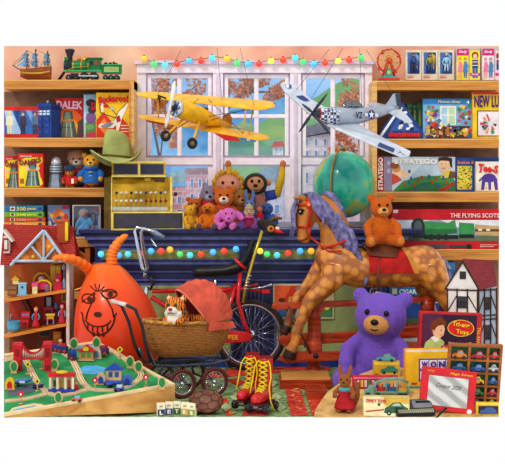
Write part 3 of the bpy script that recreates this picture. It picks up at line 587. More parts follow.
art = [('r','#7d94c0',(48,206,68,237)),('p','#d8752a',[(52,214),(58,208),(64,212),(66,222),(60,228),(54,222)]),('p','#e9b25a',[(48,212),(54,215),(52,219)]),('c','#2f5f96',59,220,3,4),('c','#f0a04a',62,214,2.6,2),('p','#e2e4ec',[(48,222),(53,220),(57,226),(56,234),(49,236)]),('p','#3c6ea8',[(50,218),(56,224),(52,226)]),('c','#c94a2a',66,218,2,5),('r','#c22f3a',(62,205.6,69,209))]
gbox('picture_box','blue grey picture box with orange and white shapes, behind the chimney','toy box',(47.5,205,69.5,237.7),Yi+.06,10,'#8597bd',art)
t = Thing('doll_box','clear fronted box holding a baby doll in pale blue, beside the register','toy box')
mb = MB(P); mb.bx(72.5,205,100.5,205.9,0,14,M('#cfc6c4',.4)); mb.bx(72.5,236.8,100.5,237.7,0,14,M('#cfc6c4',.4)); mb.bx(72.5,205.9,73.4,236.8,0,14,M('#d9d2d0',.4)); mb.bx(99.6,205.9,100.5,236.8,0,14,M('#d9d2d0',.4)); mb.bx(72.5,205,100.5,237.7,13,14,M('#a9a3a8',.5)); t.part('carton', mb)
mb = MB(P); mb.art([('p','#c22a55',[(84,206.5),(99,208),(99,214),(90,209)]),('r','#d9dbe4',(90,215,98,230)),('r','#3a6aa0',(93,214,96.5,226))],d=12.7); t.part('backing_card', mb)
mb = MB(P); mb.bx(73.4,206,99.6,236.8,-.1,.1,GLASS('#f4f8ff',.06)); t.part('window', mb)
db = FUR('#7cc4e0',ns=60,st=.2); sk = M('#d98f72',.6)
t = Thing('baby_doll','baby doll in pale blue knitted suit and bonnet inside the clear box','doll')
mb = MB(P); ell(mb,V(84,222,7),(5,3.6,6),db); mb.tube([V(80.5,218.5,6),V(77,223,4),V(74.8,228,3.5)],[2.4,2.2,1.7],db); mb.tube([V(88,218.5,6),V(91,223,4),V(92,226,3.5)],[2.4,2.2,1.7],db); mb.tube([V(82,227,6),V(78.5,231,4),V(76.5,235,4)],[3,2.6,2.2],db); mb.tube([V(86,227,6),V(87,232,4),V(82.5,235,3)],[3,2.5,2],db); ell(mb,V(83,213,6),(5.4,4.6,5.2),db); t.part('knitted_suit', remesh(mb,.008,2))
mb = MB(P); ell(mb,V(83,213.6,3.2),(3.9,3,4),sk); t.part('face', mb)
for x in (81.5,84.5): mb = MB(P); ell(mb,V(x,213,.4),(.5,.35,.5),M('#2a2a38',.2),); t.part('eye', mb)
mb = MB(P); mb.tube([V(82,215.7,.6),V(83,216.1,.4),V(84,215.7,.6)],.3,M('#a8413a',.5),5); t.part('mouth', mb)
mb = MB(P); ell(mb,V(74.8,229,3),(1.5,1.3,1.5),sk); ell(mb,V(92.3,227,3),(1.5,1.3,1.5),sk); t.part('hand', mb)
# lower left: toy drum behind the hopper
t = Thing('toy_drum','round toy drum with brass rim standing on edge behind the orange hopper','toy drum')
mb = MB(P); mb.lathe([(21,0),(21,22)],M('#a8642c',.5),V(71,270.3,4),28,'Y'); t.part('shell', mb)
mb = MB(P); mb.torus(V(71,270.3,3.5),20.6,1.4,M('#c98f3a',.3,.5)); t.part('rim', mb)
mb = MB(P); mb.lathe([(0,0),(19.6,0)],M('#7f8a4a',.6,n=.35,ns=6,lo='#5a3a22'),V(71,270.3,4.6),28,'Y'); mb.art([('c','#b9c27a',78,262,6,9),('c','#3f6a3a',82,274,5,8),('c','#c86a3a',72,280,6,5)],d=4.2); t.part('drum_skin', mb)
mb = MB(PX(.13)); mb.bx(85,248,90,291,0,22,M('#b8652c',.5)); Solo('wooden_plank',mb,'short orange brown plank standing between the drum and the blue counter','plank')
# ------------------------------------------------------------------ right shelves
# tin ferris wheel
t = Thing('toy_ferris_wheel','red and yellow tinplate ferris wheel on the top right shelf','toy')
rd = M('#d8432a',.4); yw = M('#e8c65a',.4); tq = M('#4aa6a0',.4); P2 = PX(Yi+.05)
mb = MB(P2); mb.bx(378,78.2,399,80.6,-6,6,rd); mb.bx(380,76.5,397,78.2,-5,5,tq); mb.bx(385,69,392,76.5,-3,3,tq); mb.art([('c','#e8c65a',388.5,72.5,2)],d=-3.2); t.part('base', mb, bev=.001)
mb = MB(P2)
for s_ in (-1,1): mb.tube([V(382,78,s_*4),V(388,60,s_*4.5)],.9,rd,6); mb.tube([V(395,78,s_*4),V(390,60,s_*4.5)],.9,rd,6)
t.part('support', mb)
mb = MB(P2)
for d in (-2.5,2.5): mb.torus(V(389,61,d),11.5,.6,rd,n=24,k=5); mb.torus(V(389,61,d),6,.4,yw,n=18,k=4)
for k in range(8):
    a = k*math.pi/4+.2
    for d in (-2.5,2.5): mb.tube([V(389,61,d),V(389+11.3*math.cos(a),61+11.3*math.sin(a),d)],.35,yw,4)
mb.art([('c','#d8432a',389,61,3.2),('c','#e8c65a',389,61,1.4)],d=-3.2); t.part('wheel', mb)
for k in range(8):
    a = k*math.pi/4+.2; x,y = 389+11.4*math.cos(a), 61+11.4*math.sin(a)
    mb = MB(P2); mb.bx(x-1.7,y+.2,x+1.7,y+2.6,-2.2,2.2,rd if k%2 else yw); mb.ball(V(x,y-.6,0),1.1,M('#3f6a4a',.5),nu=6,nv=4); t.part('gondola', mb)
# boxed figures
figs = [('#3f5f96','#6a7fb0','#4a4a68'),('#a89a3a','#4f6aa0','#7a3a40'),('#9fd0ea','#bfe2f4','#e8f0f6')]
labs = ['cream window box with a navy uniformed doll, leftmost of three','cream window box with a blue and gold uniformed doll, middle of three','cream window box with a pale blue suited doll, rightmost of three']
for i in range(3):
    x0 = 405.5+i*16.3; c1,c2,c3 = figs[i]
    t = gbox('figure_box',labs[i],'toy box',(x0,50,x0+16,80.2),Yi+.03,8,'#ded3bd',[('r','#26396e' if i < 2 else '#2d4a86',(x0+2,52.5,x0+14,73.8)),('p','#4f74b0',[(x0+2,52.5),(x0+7,52.5),(x0+3.5,73.8),(x0+2,73.8)]),('p','#c8b34a' if i==1 else '#7fa0cc',[(x0+10,53),(x0+13.5,56),(x0+12,70),(x0+9,62)]),('r','#d8402c',(x0+2,75.6,x0+8,77.6))],[('ACTION',x0+2.3,76,x0+7.8,77.3,'#fbe9d0')],group='boxed uniformed dolls on the top right shelf')
    mb = MB(PX(Yi+.03)); 
    mb.tube([V(x0+8,57.5,-1.6),V(x0+8,63.5,-1.8)],[2.0,1.8],M(c1,.7),8); mb.tube([V(x0+7,63.5,-1.6),V(x0+6.4,71.5,-1.6)],[1.1,.8],M(c3 if i==0 else c2,.7),6); mb.tube([V(x0+9,63.5,-1.6),V(x0+9.6,71.5,-1.6)],[1.1,.8],M(c3 if i==0 else c2,.7),6)
    mb.tube([V(x0+6.2,58,-1.6),V(x0+4.4,62,-1.8),V(x0+5.2,65.5,-2)],.7,M(c1,.7),6); mb.tube([V(x0+9.8,58,-1.6),V(x0+11.6,62,-1.8),V(x0+11,65.5,-2)],.7,M(c1,.7),6); mb.ball(V(x0+8,55,-1.8),(1.4,1.2,1.8),M('#c9946f',.6),nu=8,nv=6)
    mb.lathe([(1.6,0),(1.4,.9),(0,1.2)],M('#5a3f2a' if i < 2 else '#dfeef8',.6),V(x0+8,54.6,-1.8),10); t.part('doll', mb)
# fashion dolls
def doll_art(x, y, c1, c2, hair):
    return [('c',hair,x,y+1.6,1.5,1.7),('c','#f0bfa0',x,y+2,1,1.3),('p',c1,[(x-1,y+3.6),(x+1,y+3.6),(x+2,y+9),(x+2.6,y+14),(x-2.4,y+14),(x-1.8,y+9)]),('l',c1,[(x+1,y+4),(x+2.6,y+9)],.8),('p',c2,[(x-1.6,y+14),(x-.2,y+14),(x-.4,y+20),(x-1.4,y+20)]),('p',c2,[(x+.3,y+14),(x+1.6,y+14),(x+1.6,y+20),(x+.6,y+20)])]
for i,(x0,x1,bg,lab) in enumerate(((456,480.5,'#f2de1e','yellow fronted doll box with pink title and striped jumper doll'),(481.5,499,'#efd9e0','pale pink doll box cut by the right edge of the top shelf'))):
    art = [('r',bg,(x0+.8,50,x0+12.3,80)),('r','#d8277f',(x0+.8,48.8,x0+12.6,55.5))]+doll_art(x0+4,58,'#ef7fa8','#e9a08a','#7a3a2a')+doll_art(x0+9.2,58,'#4a8fc8','#3a6aa8','#6a4030')
    tx = [('Sindy',x0+2.4,50.2,x0+11,54,'#fbe3ef',dict(shear=.3))]
    w1 = min(x0+23.8,x1-.4)
    art += [('r','#f2de1e' if i==0 else '#e6ccd2',(x0+13.6,50.5,w1,80))]
    if i == 0: art += [('c','#8a4a22',x0+19,55.5,3.4,3.7),('c','#f0bfa0',x0+19,56.4,2.1,2.6),('r','#2e3f7a',(x0+16,60,x0+22,68)),('r','#d8e0ee',(x0+16,61.5,x0+22,62.4)),('r','#d0303a',(x0+16,63,x0+22,64)),('r','#d8e0ee',(x0+16,65,x0+22,66)),('r','#3562b0',(x0+16.4,68,x0+18.7,78)),('r','#3562b0',(x0+19.3,68,x0+21.6,78)),('r','#d8277f',(x0+13.8,73,w1,76))]; tx += [('Sindy',x0+15,73.5,x0+22.5,75.5,'#fbe3ef',dict(shear=.3))]
    else: art += [('c','#8a4a22',x1-1.7,56,1.3,3),('r','#2e3f7a',(x1-2.6,60,x1-.5,70)),('r','#d0303a',(x1-2.6,62,x1-.5,63.4)),('r','#d8277f',(x0+13.8,73,w1,76))]
    gbox('doll_box',lab,'toy box',(x0,48,x1,80.4),Yi+.01,10,'#c9b7b0',art,tx)
# second right shelf
t = Thing('domino_game','blue triangular domino game box with red lettering beneath the grey plane','board game')
Q = PX(Yi+.03); mb = MB(Q); mb.pp([(377,138.6),(382,129),(400,103),(403,103),(423,131),(423,138.6)],0,6,M('#2b4a8c',.45)); t.part('carton', mb, bev=.002)
mb = MB(Q); ar = [('p','#eef2f8',[(378,138),(400,106),(403,108),(384,138)]),('p','#2b4a8c',[(381,138),(400,110),(402,112),(385,138)]),('p','#3f68b0',[(390,131),(402,112),(420,131)])]
rr = random.Random(5)
for i in range(16):
    y = rr.uniform(113,130); hw = (y-110)*.62; x = 404+rr.uniform(-hw*.5,hw*.8); ar.append(('p','#f2f5fa' if i%3 else '#1c2a50',[(x-2.2,y-1),(x+1.4,y-2),(x+2.2,y),(x-1.4,y+1.1)]))
mb.art(ar); t.part('front_panel', mb); t.part('lettering', txt('dominoes',388,131.3,420,137,'#e02a24',Q,-1.7,bold=.05))
for i in range(3):
    x0 = 407+i*5.2
    gbox('game_book',['dark green book, leftmost of three beside the blue puzzle box','dark green book, middle of three beside the blue puzzle box','dark green book, rightmost of three beside the blue puzzle box'][i],'book',(x0,103.5+(i%2)*.8,x0+5,138.5),Yi+.13,14,['#3f7a4a','#2f6a44','#4a8552'][i],[('r','#6aa07a',(x0+.6,106,x0+4.4,107)),('r','#6aa07a',(x0+.6,132,x0+4.4,133)),('r','#c9b45a',(x0+1.8,110,x0+3.2,126))],group='green books on the second right shelf')
art = [('r','#7fb2da',(423,100,472,138)),('r','#3c8fd0',(423.3,99.5,472,104.5)),('r','#4f3a2a',(426,126,470,138)),('r','#f0e6d8',(440,106,456,125)),('r','#a9d2ea',(441.5,107.5,447,124)),('r','#b9dcb0',(449,107.5,454.5,124)),('l','#f6f0e8',(((441,115),(455,115))),.8)]
rr = random.Random(9); pal = ['#d8432a','#e8a02a','#f0d24a','#3f8f4a','#7a3f96','#c8528a','#e8e0d0','#4a6ab0','#8a4a2a','#5aa05a']
for i in range(150):
    x,y = rr.uniform(425,471), rr.uniform(106,137)
    if 439 < x < 457 and y < 123: continue
    q = rr.uniform(1.1,2.7); art.append(('p',pal[rr.randrange(10)],[(x-q,y),(x,y-q*.9),(x+q,y),(x,y+q)]))
for it in range(7): x = 426+it*6.4; art.append(('r','#b5793f' if it%2 else '#d8a86a',(x,129+it%3,x+4,135)))
art2 = art
t = Thing('jigsaw_box','blue jigsaw box picturing a flower filled shop window on the second right shelf','jigsaw')
Q = PX(Yi+.05); mb = MB(Q); mb.bx(422.5,98.5,472.5,138.5,0,8,M('#3a80b8',.5)); t.part('carton', mb, bev=.002); mb = MB(Q); mb.art(art,d=-.25,base=8,cyc=24); t.part('front_panel', mb)
t.part('lettering', txt('Flower Shop',438,100.4,460,103.6,'#f4e6a0',Q,-1.6)); t.part('lettering', txt('4',466,100.5,469,104,'#ffffff',Q,-1.6))
art = [('r','#f0c81e',(472.5,93,499,138)),('r','#d83a2a',(472.6,92,499,94.5)),('r','#3a3550',(477,110.5,498.6,136.5)),('r','#e9dfe4',(478,111.5,498.6,135.5))]
rr = random.Random(12)
for i in range(26):
    a = rr.uniform(0,6.28); q = rr.uniform(6,12); x,y = 489+q*math.cos(a)*.95, 123.5+q*math.sin(a); a2 = a+.3
    if x > 497: continue
    art.append(('p',['#d8304a','#3a8f5a','#2b2b40','#e8a02a','#c85a9a','#f6f0f0'][i%6],[(x,y),(489+(x-489)*.3+1,123.5+(y-123.5)*.3),(x+3*math.cos(a2+1.6),y+3*math.sin(a2+1.6))]))
gbox('board_game_box','yellow board game box titled NEW LU beside the blue jigsaw box','board game',(472.3,92,499,138.6),Yi+.02,8,'#e2b818',art,[('NEW LU',474,95.5,498.8,107.5,'#46206a',dict(bold=.03))])
# third right shelf
Q = PX(Yi+.03)
art = [('r','#b9cdd8',(392,157,455,191)),('p','#cfdde4',[(392,157),(430,157),(410,176),(392,178)]),('p','#3f8f4a',[(393,191),(403,181),(420,176.5),(450,175),(455,181),(455,191)]),('p','#2f7540',[(397,191),(425,182),(455,184),(455,191)]),('p','#a8342a',[(436,191),(454,181.5),(455,184),(445,191)]),('p','#e9c6a0',[(398,166),(402,170),(407,172),(409,174),(404,177),(396,177),(393,172)]),('c','#c98a5a',396,168,4.5,4.5),('c','#8a4f2a',394.5,165.6,4.6,3.2),('p','#c84a3a',[(392,173),(398,176),(402,180),(392,185)]),('p','#e9c6a0',[(403,178),(408,172),(410,173),(407,178)]),('r','#3a5a9a',(408,170,410.5,173)),
  ('p','#e0c34a',[(440,178),(444,171),(452,170),(455,173),(455,178)]),('p','#6a5030',[(448,178),(450,171),(455,172),(455,178)]),('p','#e8c09a',[(438,163),(440,158.5),(449,158),(451,166),(447,172),(441,172)]),('p','#3a2a24',[(438,162),(438.5,157.6),(446,156.8),(452,158.5),(452,168),(450,166),(449,161),(441,160.5)]),('c','#2a2020',441.5,164,.5),('c','#2a2020',445.5,164,.5),('l','#b84a3a',[(441.5,168.5),(445.5,168)],.6)]
for i,(x,y) in enumerate(((404,186),(409,184),(414,187),(411,180),(418,182),(425,186),(432,184),(438,187),(422,179),(429,178),(436,180),(443,179),(446,184),(416,190))): art.append(('r','#c8302a' if i%2==0 else '#2f5fa8',(x-1,y-3.2,x+1,y)))
t = gbox('board_game_box','long STRATEGO board game box with a man and boy at play, third right shelf','board game',(377,156.5,455.5,191.7),Yi+.03,10,'#9a8fa8',[('r','#8f86a4',(385.5,157,392,191)),('c','#b9b2c6',388.7,163,1.6,2.4),('c','#b9b2c6',388.7,171,1.6,2.4),('r','#c8242c',(377.3,157,384,191)),('r','#c8242c',(393,158,437.5,164.8))]+art,[('STRATEGO',394,159,437,164,'#f6efe6',dict(bold=.05)),('STRATEGO',364,171.3,396.5,176.2,'#f6efe6',dict(rot=-90,bold=.05))])
art = [('r','#2b58b0',(456,158,474,191)),('r','#e2cf3a',(457,166,472,189.5))]
rr = random.Random(4)
for i in range(90): x,y = rr.uniform(457.5,471), rr.uniform(167,188.5); art.append(('p','#3a3a2a' if i%2 else '#f4ec9a',[(x,y),(x+1.2,y+.3),(x+.9,y+1.2),(x-.3,y+.8)]))
t = Thing('board_game_box','blue board game box with a yellow patterned board, third right shelf','board game')
Q = PX(Yi+.06); mb = MB(Q); mb.bx(455.8,157.5,499,191.7,0,8,M('#2450a4',.5)); t.part('carton', mb, bev=.002); mb = MB(Q); mb.art(art,base=2,cyc=10); t.part('front_panel', mb); t.part('lettering', txt('Snakes & Ladders',457,160.5,490,164,'#e8932a',Q,-1.6))
art = [('r','#e9e0d0',(476,162,499,191)),('c','#5a3f9a',489,178,7,4.5),('p','#5a3f9a',[(482,178),(486,178),(484,190),(481,190)]),('p','#5a3f9a',[(488,180),(491,180),(491,190),(488.5,190)]),('p','#5a3f9a',[(493,178),(497,178),(498,190),(495,190)]),('l','#5a3f9a',[(483,177),(479,181)],1.6),('c','#c83a3a',480,172,1),('c','#3a7fc8',494,171,1),('c','#e8b02a',486,188,1)]
gbox('game_box','cream Tee-S game box with a purple figure in front of the blue box','board game',(475.5,161.5,499,191.7),Yi+.0,6,'#d9cdb8',art,[('Tee-S',478,164.5,498,172.5,'#d8302c',dict(bold=.05,rot=6))])
# fourth right shelf: train set box
Q = PX(Yi+.01)
art = [('r','#8fa6bd',(393,220,499,241)),('p','#c9d6e2',[(393,220),(430,220),(415,227),(393,230)]),('p','#e2e8ee',[(440,220),(499,220),(499,226),(460,228)]),('r','#6a7a5a',(393,236,499,241)),('p','#4a5f50',[(393,233),(420,236),(420,241),(393,241)]),
 ('p','#2f3a38',[(411,224),(414,219),(419,217.5),(423,220),(426,228),(426,238),(413,238)]),('c','#5a6a68',418,226,4,5.5),('p','#3f9a55',[(424,221),(448,223),(455,219.5),(457,233),(426,236)]),('p','#2c7a42',[(424,229),(457,229),(457,233),(426,236)]),('r','#1f2a2a',(424,235,458,239)),('c','#2a3234',431,237,3),('c','#2a3234',438.5,237,3),('c','#2a3234',446,237,3),('p','#3f9a55',[(459,222.5),(474,223.5),(474,234),(459,234.5)]),('r','#1f2a2a',(459,234.5,474,238)),('p','#c9a878',[(475,224.5),(499,226),(499,236),(475,235)]),('r','#6a4a30',(475,229,499,231.5)),('r','#f0e6c8',(478,228.8,482,230.6)),('r','#f0e6c8',(486,229,490,230.8)),
 ('r','#4f5a62',(420,244.5,446,248)),('r','#3f464e',(449,245,466,247.5)),('c','#22262a',469,246.5,2.6),('r','#e8c6c0',(480,244.5,497,245.2)),('r','#e8c6c0',(480,246.2,494,246.9)),('p','#e2d9d6',[(393,209.8),(398,209.8),(398,213),(393,213)])]
gbox('train_set_box','long red boxed train set with a green locomotive picture, fourth right shelf','toy train',(391.5,209,499,249.3),Yi+.01,10,'#c8202a',art,[('THE FLYING SCOTS',450,213.2,498.8,217.6,'#f2d9d4',dict(bold=.02))])
# lower stack of flat boxes
spec = [(262,270.5,'#2f7fc0','LIDER A','blue flat game box, topmost of the stack under the right shelf'),(270.5,279,'#2a72b4','LIGHT A','blue flat game box, second from the top of the stack'),(279,287,'#b8402f','SIR & PT','rust red flat game box in the blue stack behind the horse'),(287,296,'#2c78b8','CIGARA','blue flat game box just below the rust red one'),(296,305,'#2a6ca8','LIDERA','blue flat game box, fifth of the stack behind the horse'),
 (305,318,'#2b4f9a','','deep blue box in the stack beside the purple bear'),(318,325,'#5a5a3a','','olive brown box in the stack beside the purple bear'),(325,335,'#c23a2c','','red box in the stack beside the purple bear'),(335,342,'#c9ccd6','','pale grey box in the stack beside the purple bear'),(342,352,'#d8642f','','orange box at the bottom of the stack beside the purple bear')]
for i,(y0,y1,c1,tx,lab) in enumerate(spec):
    x1 = [455,453,456,454,457,452,455,450,456,458][i]
    gbox('flat_box',lab,'board game',(389,y0,x1,y1-.2),Yi-.01,16,c1,[('r','#e9e2d0',(392,y0+1.6,397,y1-1.8)),('p','#f0c23a',[(446,y1-2),(448.5,y0+2),(451 if x1>451.5 else 449.8,y1-2)])],[(tx,399,y0+2.2,420,y1-2.2,'#dce9f4',dict(bold=.03)),(tx,428,y0+2.2,444,y1-2.2,'#dce9f4',dict(bold=.03))] if tx else (),group='flat game boxes stacked under the right shelf')
# ------------------------------------------------------------------ cash register and hat
Yr = -.035; Q = LM(108.5,230.2,Yr,1,rz=5) ; br_ = M('#cda62e',.28,.45,n=.2,ns=6,lo='#8f6f1c'); brd = M('#6f5a22',.45,.2,n=.15); brl = M('#efe07a',.25,.4); dkn = M('#3a3f56',.35)
t = Thing('cash_register','antique brass cash register with dark display windows on the left of the counter','cash register')
prof = [(0,0),(0,19),(1.2,20),(2.4,24),(4.2,36),(7.2,46),(10.8,51.5),(13,53),(19.5,53),(19.5,0)]   # depth, height
mb = MB(Q); mb.prism([(2,d,z) for d,z in prof],(60,0,0),br_); mb.prism([(61.5,d-.6,z*1.01) for d,z in prof],(2.5,0,0),brl); t.part('case', mb, bev=.002)
mb = MB(Q); mb.prism([(-4.5,d+2.5 if d<10 else d-1,z*1.0) for d,z in prof],(7,0,0),brd); mb.prism([(-.5,d-.8,z*1.012) for d,z in prof],(2.5,0,0),brd); mb.prism([(2.4,d-1,z*1.02) for d,z in prof],(1.2,0,0),brl); t.part('side_panel', mb)
mb = MB(Q); mb.box(4,-2,0,75,17,18.5,brd); mb.box(4,-2.4,0,75,-1.6,1.6,brl); mb.box(4,-2.4,17,75,-1.6,18.6,brl); mb.box(3,-2.4,0,5,-1.6,18.6,brl); mb.box(74,-2.4,0,75.5,-1.6,18.6,brl); dr = t.part('drawer', mb)
mb = MB(Q); mb.box(6,-2.7,2.2,73,-2.1,16.4,M('#4b4a55',.4)); t.part('drawer_front', mb, dr)
mb = MB(Q); mb.box(3,8,53,57,19,68,br_); mb.box(2.5,7,67,57.5,19.5,69,brl); mb.box(29.5,7.4,53,31.5,8,68,brl); mb.box(3,7.2,53,57,8,55,brl); d_ = t.part('display_housing', mb)
for x0,x1 in ((5,29),(32,55)): mb = MB(Q); mb.box(x0,7.2,56,x1,7.9,66,dkn); t.part('display_window', mb, d_)
mb = MB(Q); mb.box(46,8,48.5,56,12,50.9,M('#4a4430',.4)); mb.box(36,8.6,49,42,12,52,br_); t.part('receipt_slot', mb)
ks = M('#b9b0a0',.3,.4)
for i in range(11):
    for row,(dz,col) in enumerate(((37,'#3a2f60' if i%3==0 else '#d9d2c4'),(29,'#e6e2da' if i < 6 else '#8a2f3a'))):
        x = 8+i*4.9; mb = MB(Q); d0 = 3.6-(37-dz)*.2; mb.tube([(x,d0+1,dz-8),(x,d0-2,dz-2),(x,d0-4.5,dz)],.5,brl,5); mb.lathe([(0,-1.6),(1.5,-1.3),(1.5,1.0),(0,1.4)],M(col,.3),(x,d0-5.5,dz+.4),8,'Y'); t.part('key', mb)
mb = MB(Q); mb.box(4,.8,19,59,2.6,23.4,M('#c9c6c4',.25,.6)); t.part('tray', mb)
mb = MB(Q); mb.tube([(63,8,36),(66.5,7,36)],1,brl,6); mb.ball((67,7,36),(2,1.6,2),M('#2b2f4a',.3),nu=8,nv=6); t.part('crank', mb)
# cowboy hat on the register
hat = M('#a9b06a',.8,n=.12,ns=8); Q = LM(116.5,161.5,Yr+.075,1.06,rz=12,ry=5,rx=-4)
t = Thing('cowboy_hat','olive green cowboy hat with curled brim resting on top of the cash register','hat')
def crown(u, v):
    a = 2*math.pi*u; k = max(0,(v-.8)/.2); q = 1-.26*v-.84*(1-math.sqrt(max(0,1-k*k)))
    rx_, ry_ = 14.2*q, 9.8*q; z = 2.5+24*min(1,v/.8)+3.2*math.sin(k*1.57)
    x, y = rx_*math.cos(a), ry_*math.sin(a)
    if v > .55: z -= 6.5*math.exp(-(y/2.8)**2)*(v-.55)*2.2
    z -= 3.2*(x/14)*v; x -= 2.5*v; y *= 1-.25*max(0,-x/14)*v; return (x, y, z)
mb = MB(Q); mb.grid(crown, 36, 22, hat); t.part('crown', mb)
def brim(s):
    def f(u, v):
        a = 2*math.pi*u; q = .94+v*.82; x, y = 15.2*q*math.cos(a), 10.4*q*math.sin(a)*(1+.15*v); c = math.cos(a)
        z = 2.8-s+v*v*((15 if c > 0 else 6)*c*c-5.5*math.sin(a)**2); return (x*(1-.06*v*v),y,z)
    return f
mb = MB(Q); mb.grid(brim(0), 36, 6, hat); mb.grid(brim(.7), 36, 6, hat); mb.tube([brim(.35)(i/36,1) for i in range(36)],.55,M('#bcc27c',.8),5,True); t.part('brim', mb)
mb = MB(Q); mb.tube([(14.3*math.cos(i*math.pi/14),9.9*math.sin(i*math.pi/14),4.6) for i in range(28)],.9,M('#6f5a2e',.6),6,True,flat=1); t.part('hat_band', mb)
# ------------------------------------------------------------------ plush pile
G = 'soft toys piled on the counter under the window'; B0 = 229.6
plush('plush_bear','plain yellow plush bear sitting at the left end of the soft toy pile','soft toy',190,B0,.0,26,'#dba52e',rz=35,ears='round',group=G,nose='#b5832a',smile=False)
plush('plush_bear','small rust brown plush bear peeping over the yellow bear','soft toy',194.5,B0-2,.14,31,'#b8602a',muz='#c97f42',group=G)
t,Q = plush('plush_toy','lilac grey plush toy with pointed ears and red collar behind the orange one','soft toy',206,B0-2,.2,45,'#a39ab8',muz='#b9b2ca',ears='point',group=G,ry=8)
mb = MB(Q); mb.torus((0,-.02,.54),.17,.06,M('#d8263a',.7),axis='Z'); t.part('collar', mb)
plush('plush_dog','orange plush dog with brown face and grey feet in front of the lilac toy','soft toy',209,B0,.0,28.5,'#d9761f',muz='#8a4f22',ears='flop',earm='#9a5420',foot='#6a5560',group=G,rz=-14)
t,Q = plush('rag_doll','rag doll face framed by a fuzzy yellow hood behind the orange bear','doll',228,B0-2,.2,57,'#e8a04a',group=G,nose='#d87a5a',head='#efa98a',hd=1.0,ears=None,body='#d9a02a',limb='#d9a02a')
mb = MB(Q)
rr = random.Random(6)
for i in range(60):
    a = rr.uniform(-.5,3.64); d = rr.uniform(-.1,.14); q = .235+rr.uniform(-.02,.03); mb.ball((q*math.cos(a),d,.735+q*math.sin(a)),rr.uniform(.035,.055),FUR('#ecbc3a'),nu=6,nv=4)
t.part('hood', mb)
plush('plush_bear','bright orange teddy bear with white muzzle and red bib in the pile middle','soft toy',224,B0-1,.09,43,'#e0782a',muz='#f6ece0',ears='round',group=G,body='#d8602a')
plush('plush_puppy','tan brown plush puppy beside the white muzzled bear','soft toy',241,B0-1,.12,41,'#b07a3a',muz='#c9985a',ears='flop',earm='#8a5a2a',group=G,rz=10)
t,Q = plush('toy_monkey','dark furred toy monkey with both arms raised at the back of the pile','soft toy',255.5,B0-2,.2,60,'#3b3834',muz='#d99a6a',arms='up',body='#c8857f',limb='#e0b82a',foot='#4a70b8',ears=None,group=G,hd=.86,hand='#c97a52')
mb = MB(Q); ell(mb,(0,-.17,.73),(.14,.075,.12),FUR('#e0a070')); t.part('face', mb)
for s_ in (-1,1): mb = MB(Q); mb.tube([(s_*.17,0,.52),(s_*.34,-.02,.56)],[.085,.085],M('#3a5ab8',.8),10); t.part('sleeve', mb)
for s_ in (-1,1): mb = MB(Q); ell(mb,(s_*.215,0,.75),(.05,.035,.06),FUR('#d99a6a')); t.part('ear', mb)
for s_ in (-1,1): mb = MB(Q); ell(mb,(s_*.06,-.245,.775),(.024,.016,.03),M('#1a1412',.1)); t.part('eye', mb)
# lying pink dog
t = Thing('plush_dog','bright pink floppy eared plush dog lying at the front of the pile','soft toy',G); pk = FUR('#e27acb'); Q = LM(229,B0,-.015,1)
mb = MB(Q); ell(mb,(2,8,10),(11,9,10),pk); ell(mb,(0,-3,14.5),(8.2,7.2,7.6),pk); mb.tube([(-6,-3,19),(-11,-4,13),(-13,-5,5)],[2.4,3.6,3.2],pk,10,flat=.7); mb.tube([(7,-3,18),(11,-4,14),(13.5,-5,10)],[2.4,3.4,3],pk,10,flat=.7)
ell(mb,(0,-9,10.5),(4.4,3.2,3.4),pk); mb.tube([(-5,-4,5),(-10,-10,3)],[3.6,3.2],pk,10); mb.tube([(5,-4,5),(3,-11,3)],[3.6,3.2],pk,10); t.part('body', remesh(mb,.004,3))
for x in (-3,3): mb = MB(Q); ell(mb,(x,-9.2,16.4),(.9,.7,1.1),M('#201820',.1)); t.part('eye', mb)
mb = MB(Q); ell(mb,(0,-12.2,11.8),(1.5,.9,1),M('#8a3a78',.4)); t.part('nose', mb)
plush('plush_rabbit','small pale blue plush rabbit with upright ears beside the monkey','soft toy',249.5,B0-1,.05,32,'#6d8fd0',muz='#e0a070',ears='long',group=G,body='#5578c0',hd=.75)
t,Q = plush('toy_clown','small cloth clown with cream face and magenta patterned suit at the pile front','doll',249,B0,-.015,23.5,'#d9c8b0',ears=None,body='#a8305f',limb='#8a4a96',foot='#6a4a8a',group=G,head='#d9b79a',nose='#c83a3a')
mb = MB(Q); mb.lathe([(.22,.86),(.18,.94),(.1,1.08),(0,1.14)],FUR('#c9b48a'),(0,0,0),14); t.part('hat', mb)
mb = MB(Q); mb.torus((0,-.02,.53),.18,.05,M('#e86aa8',.7),axis='Z'); t.part('ruff', mb)
plush('cloth_doll','small cloth doll in blue denim with brown face behind the toucan','doll',267,B0-1,.1,27,'#b87a4a',ears=None,body='#3f68b0',limb='#4a74bc',group=G,head='#4a70b4',nose='#8a5030')
mb = MB(LM(259.5,B0-1,.03,1)); r_ = FUR('#c8242e'); mb.lathe([(0,0),(4.6,.4),(5,6),(3.4,14),(2.2,17),(0,17.6)],r_,(0,0,0),14); t = Thing('plush_sock','plain red plush bundle tucked below the monkey','soft toy',G); t.part('body', mb); mb = MB(LM(259.5,B0-1,.03,1)); ell(mb,(0,0,19),(3,2.8,3),FUR('#d98a6a')); t.part('head', mb)
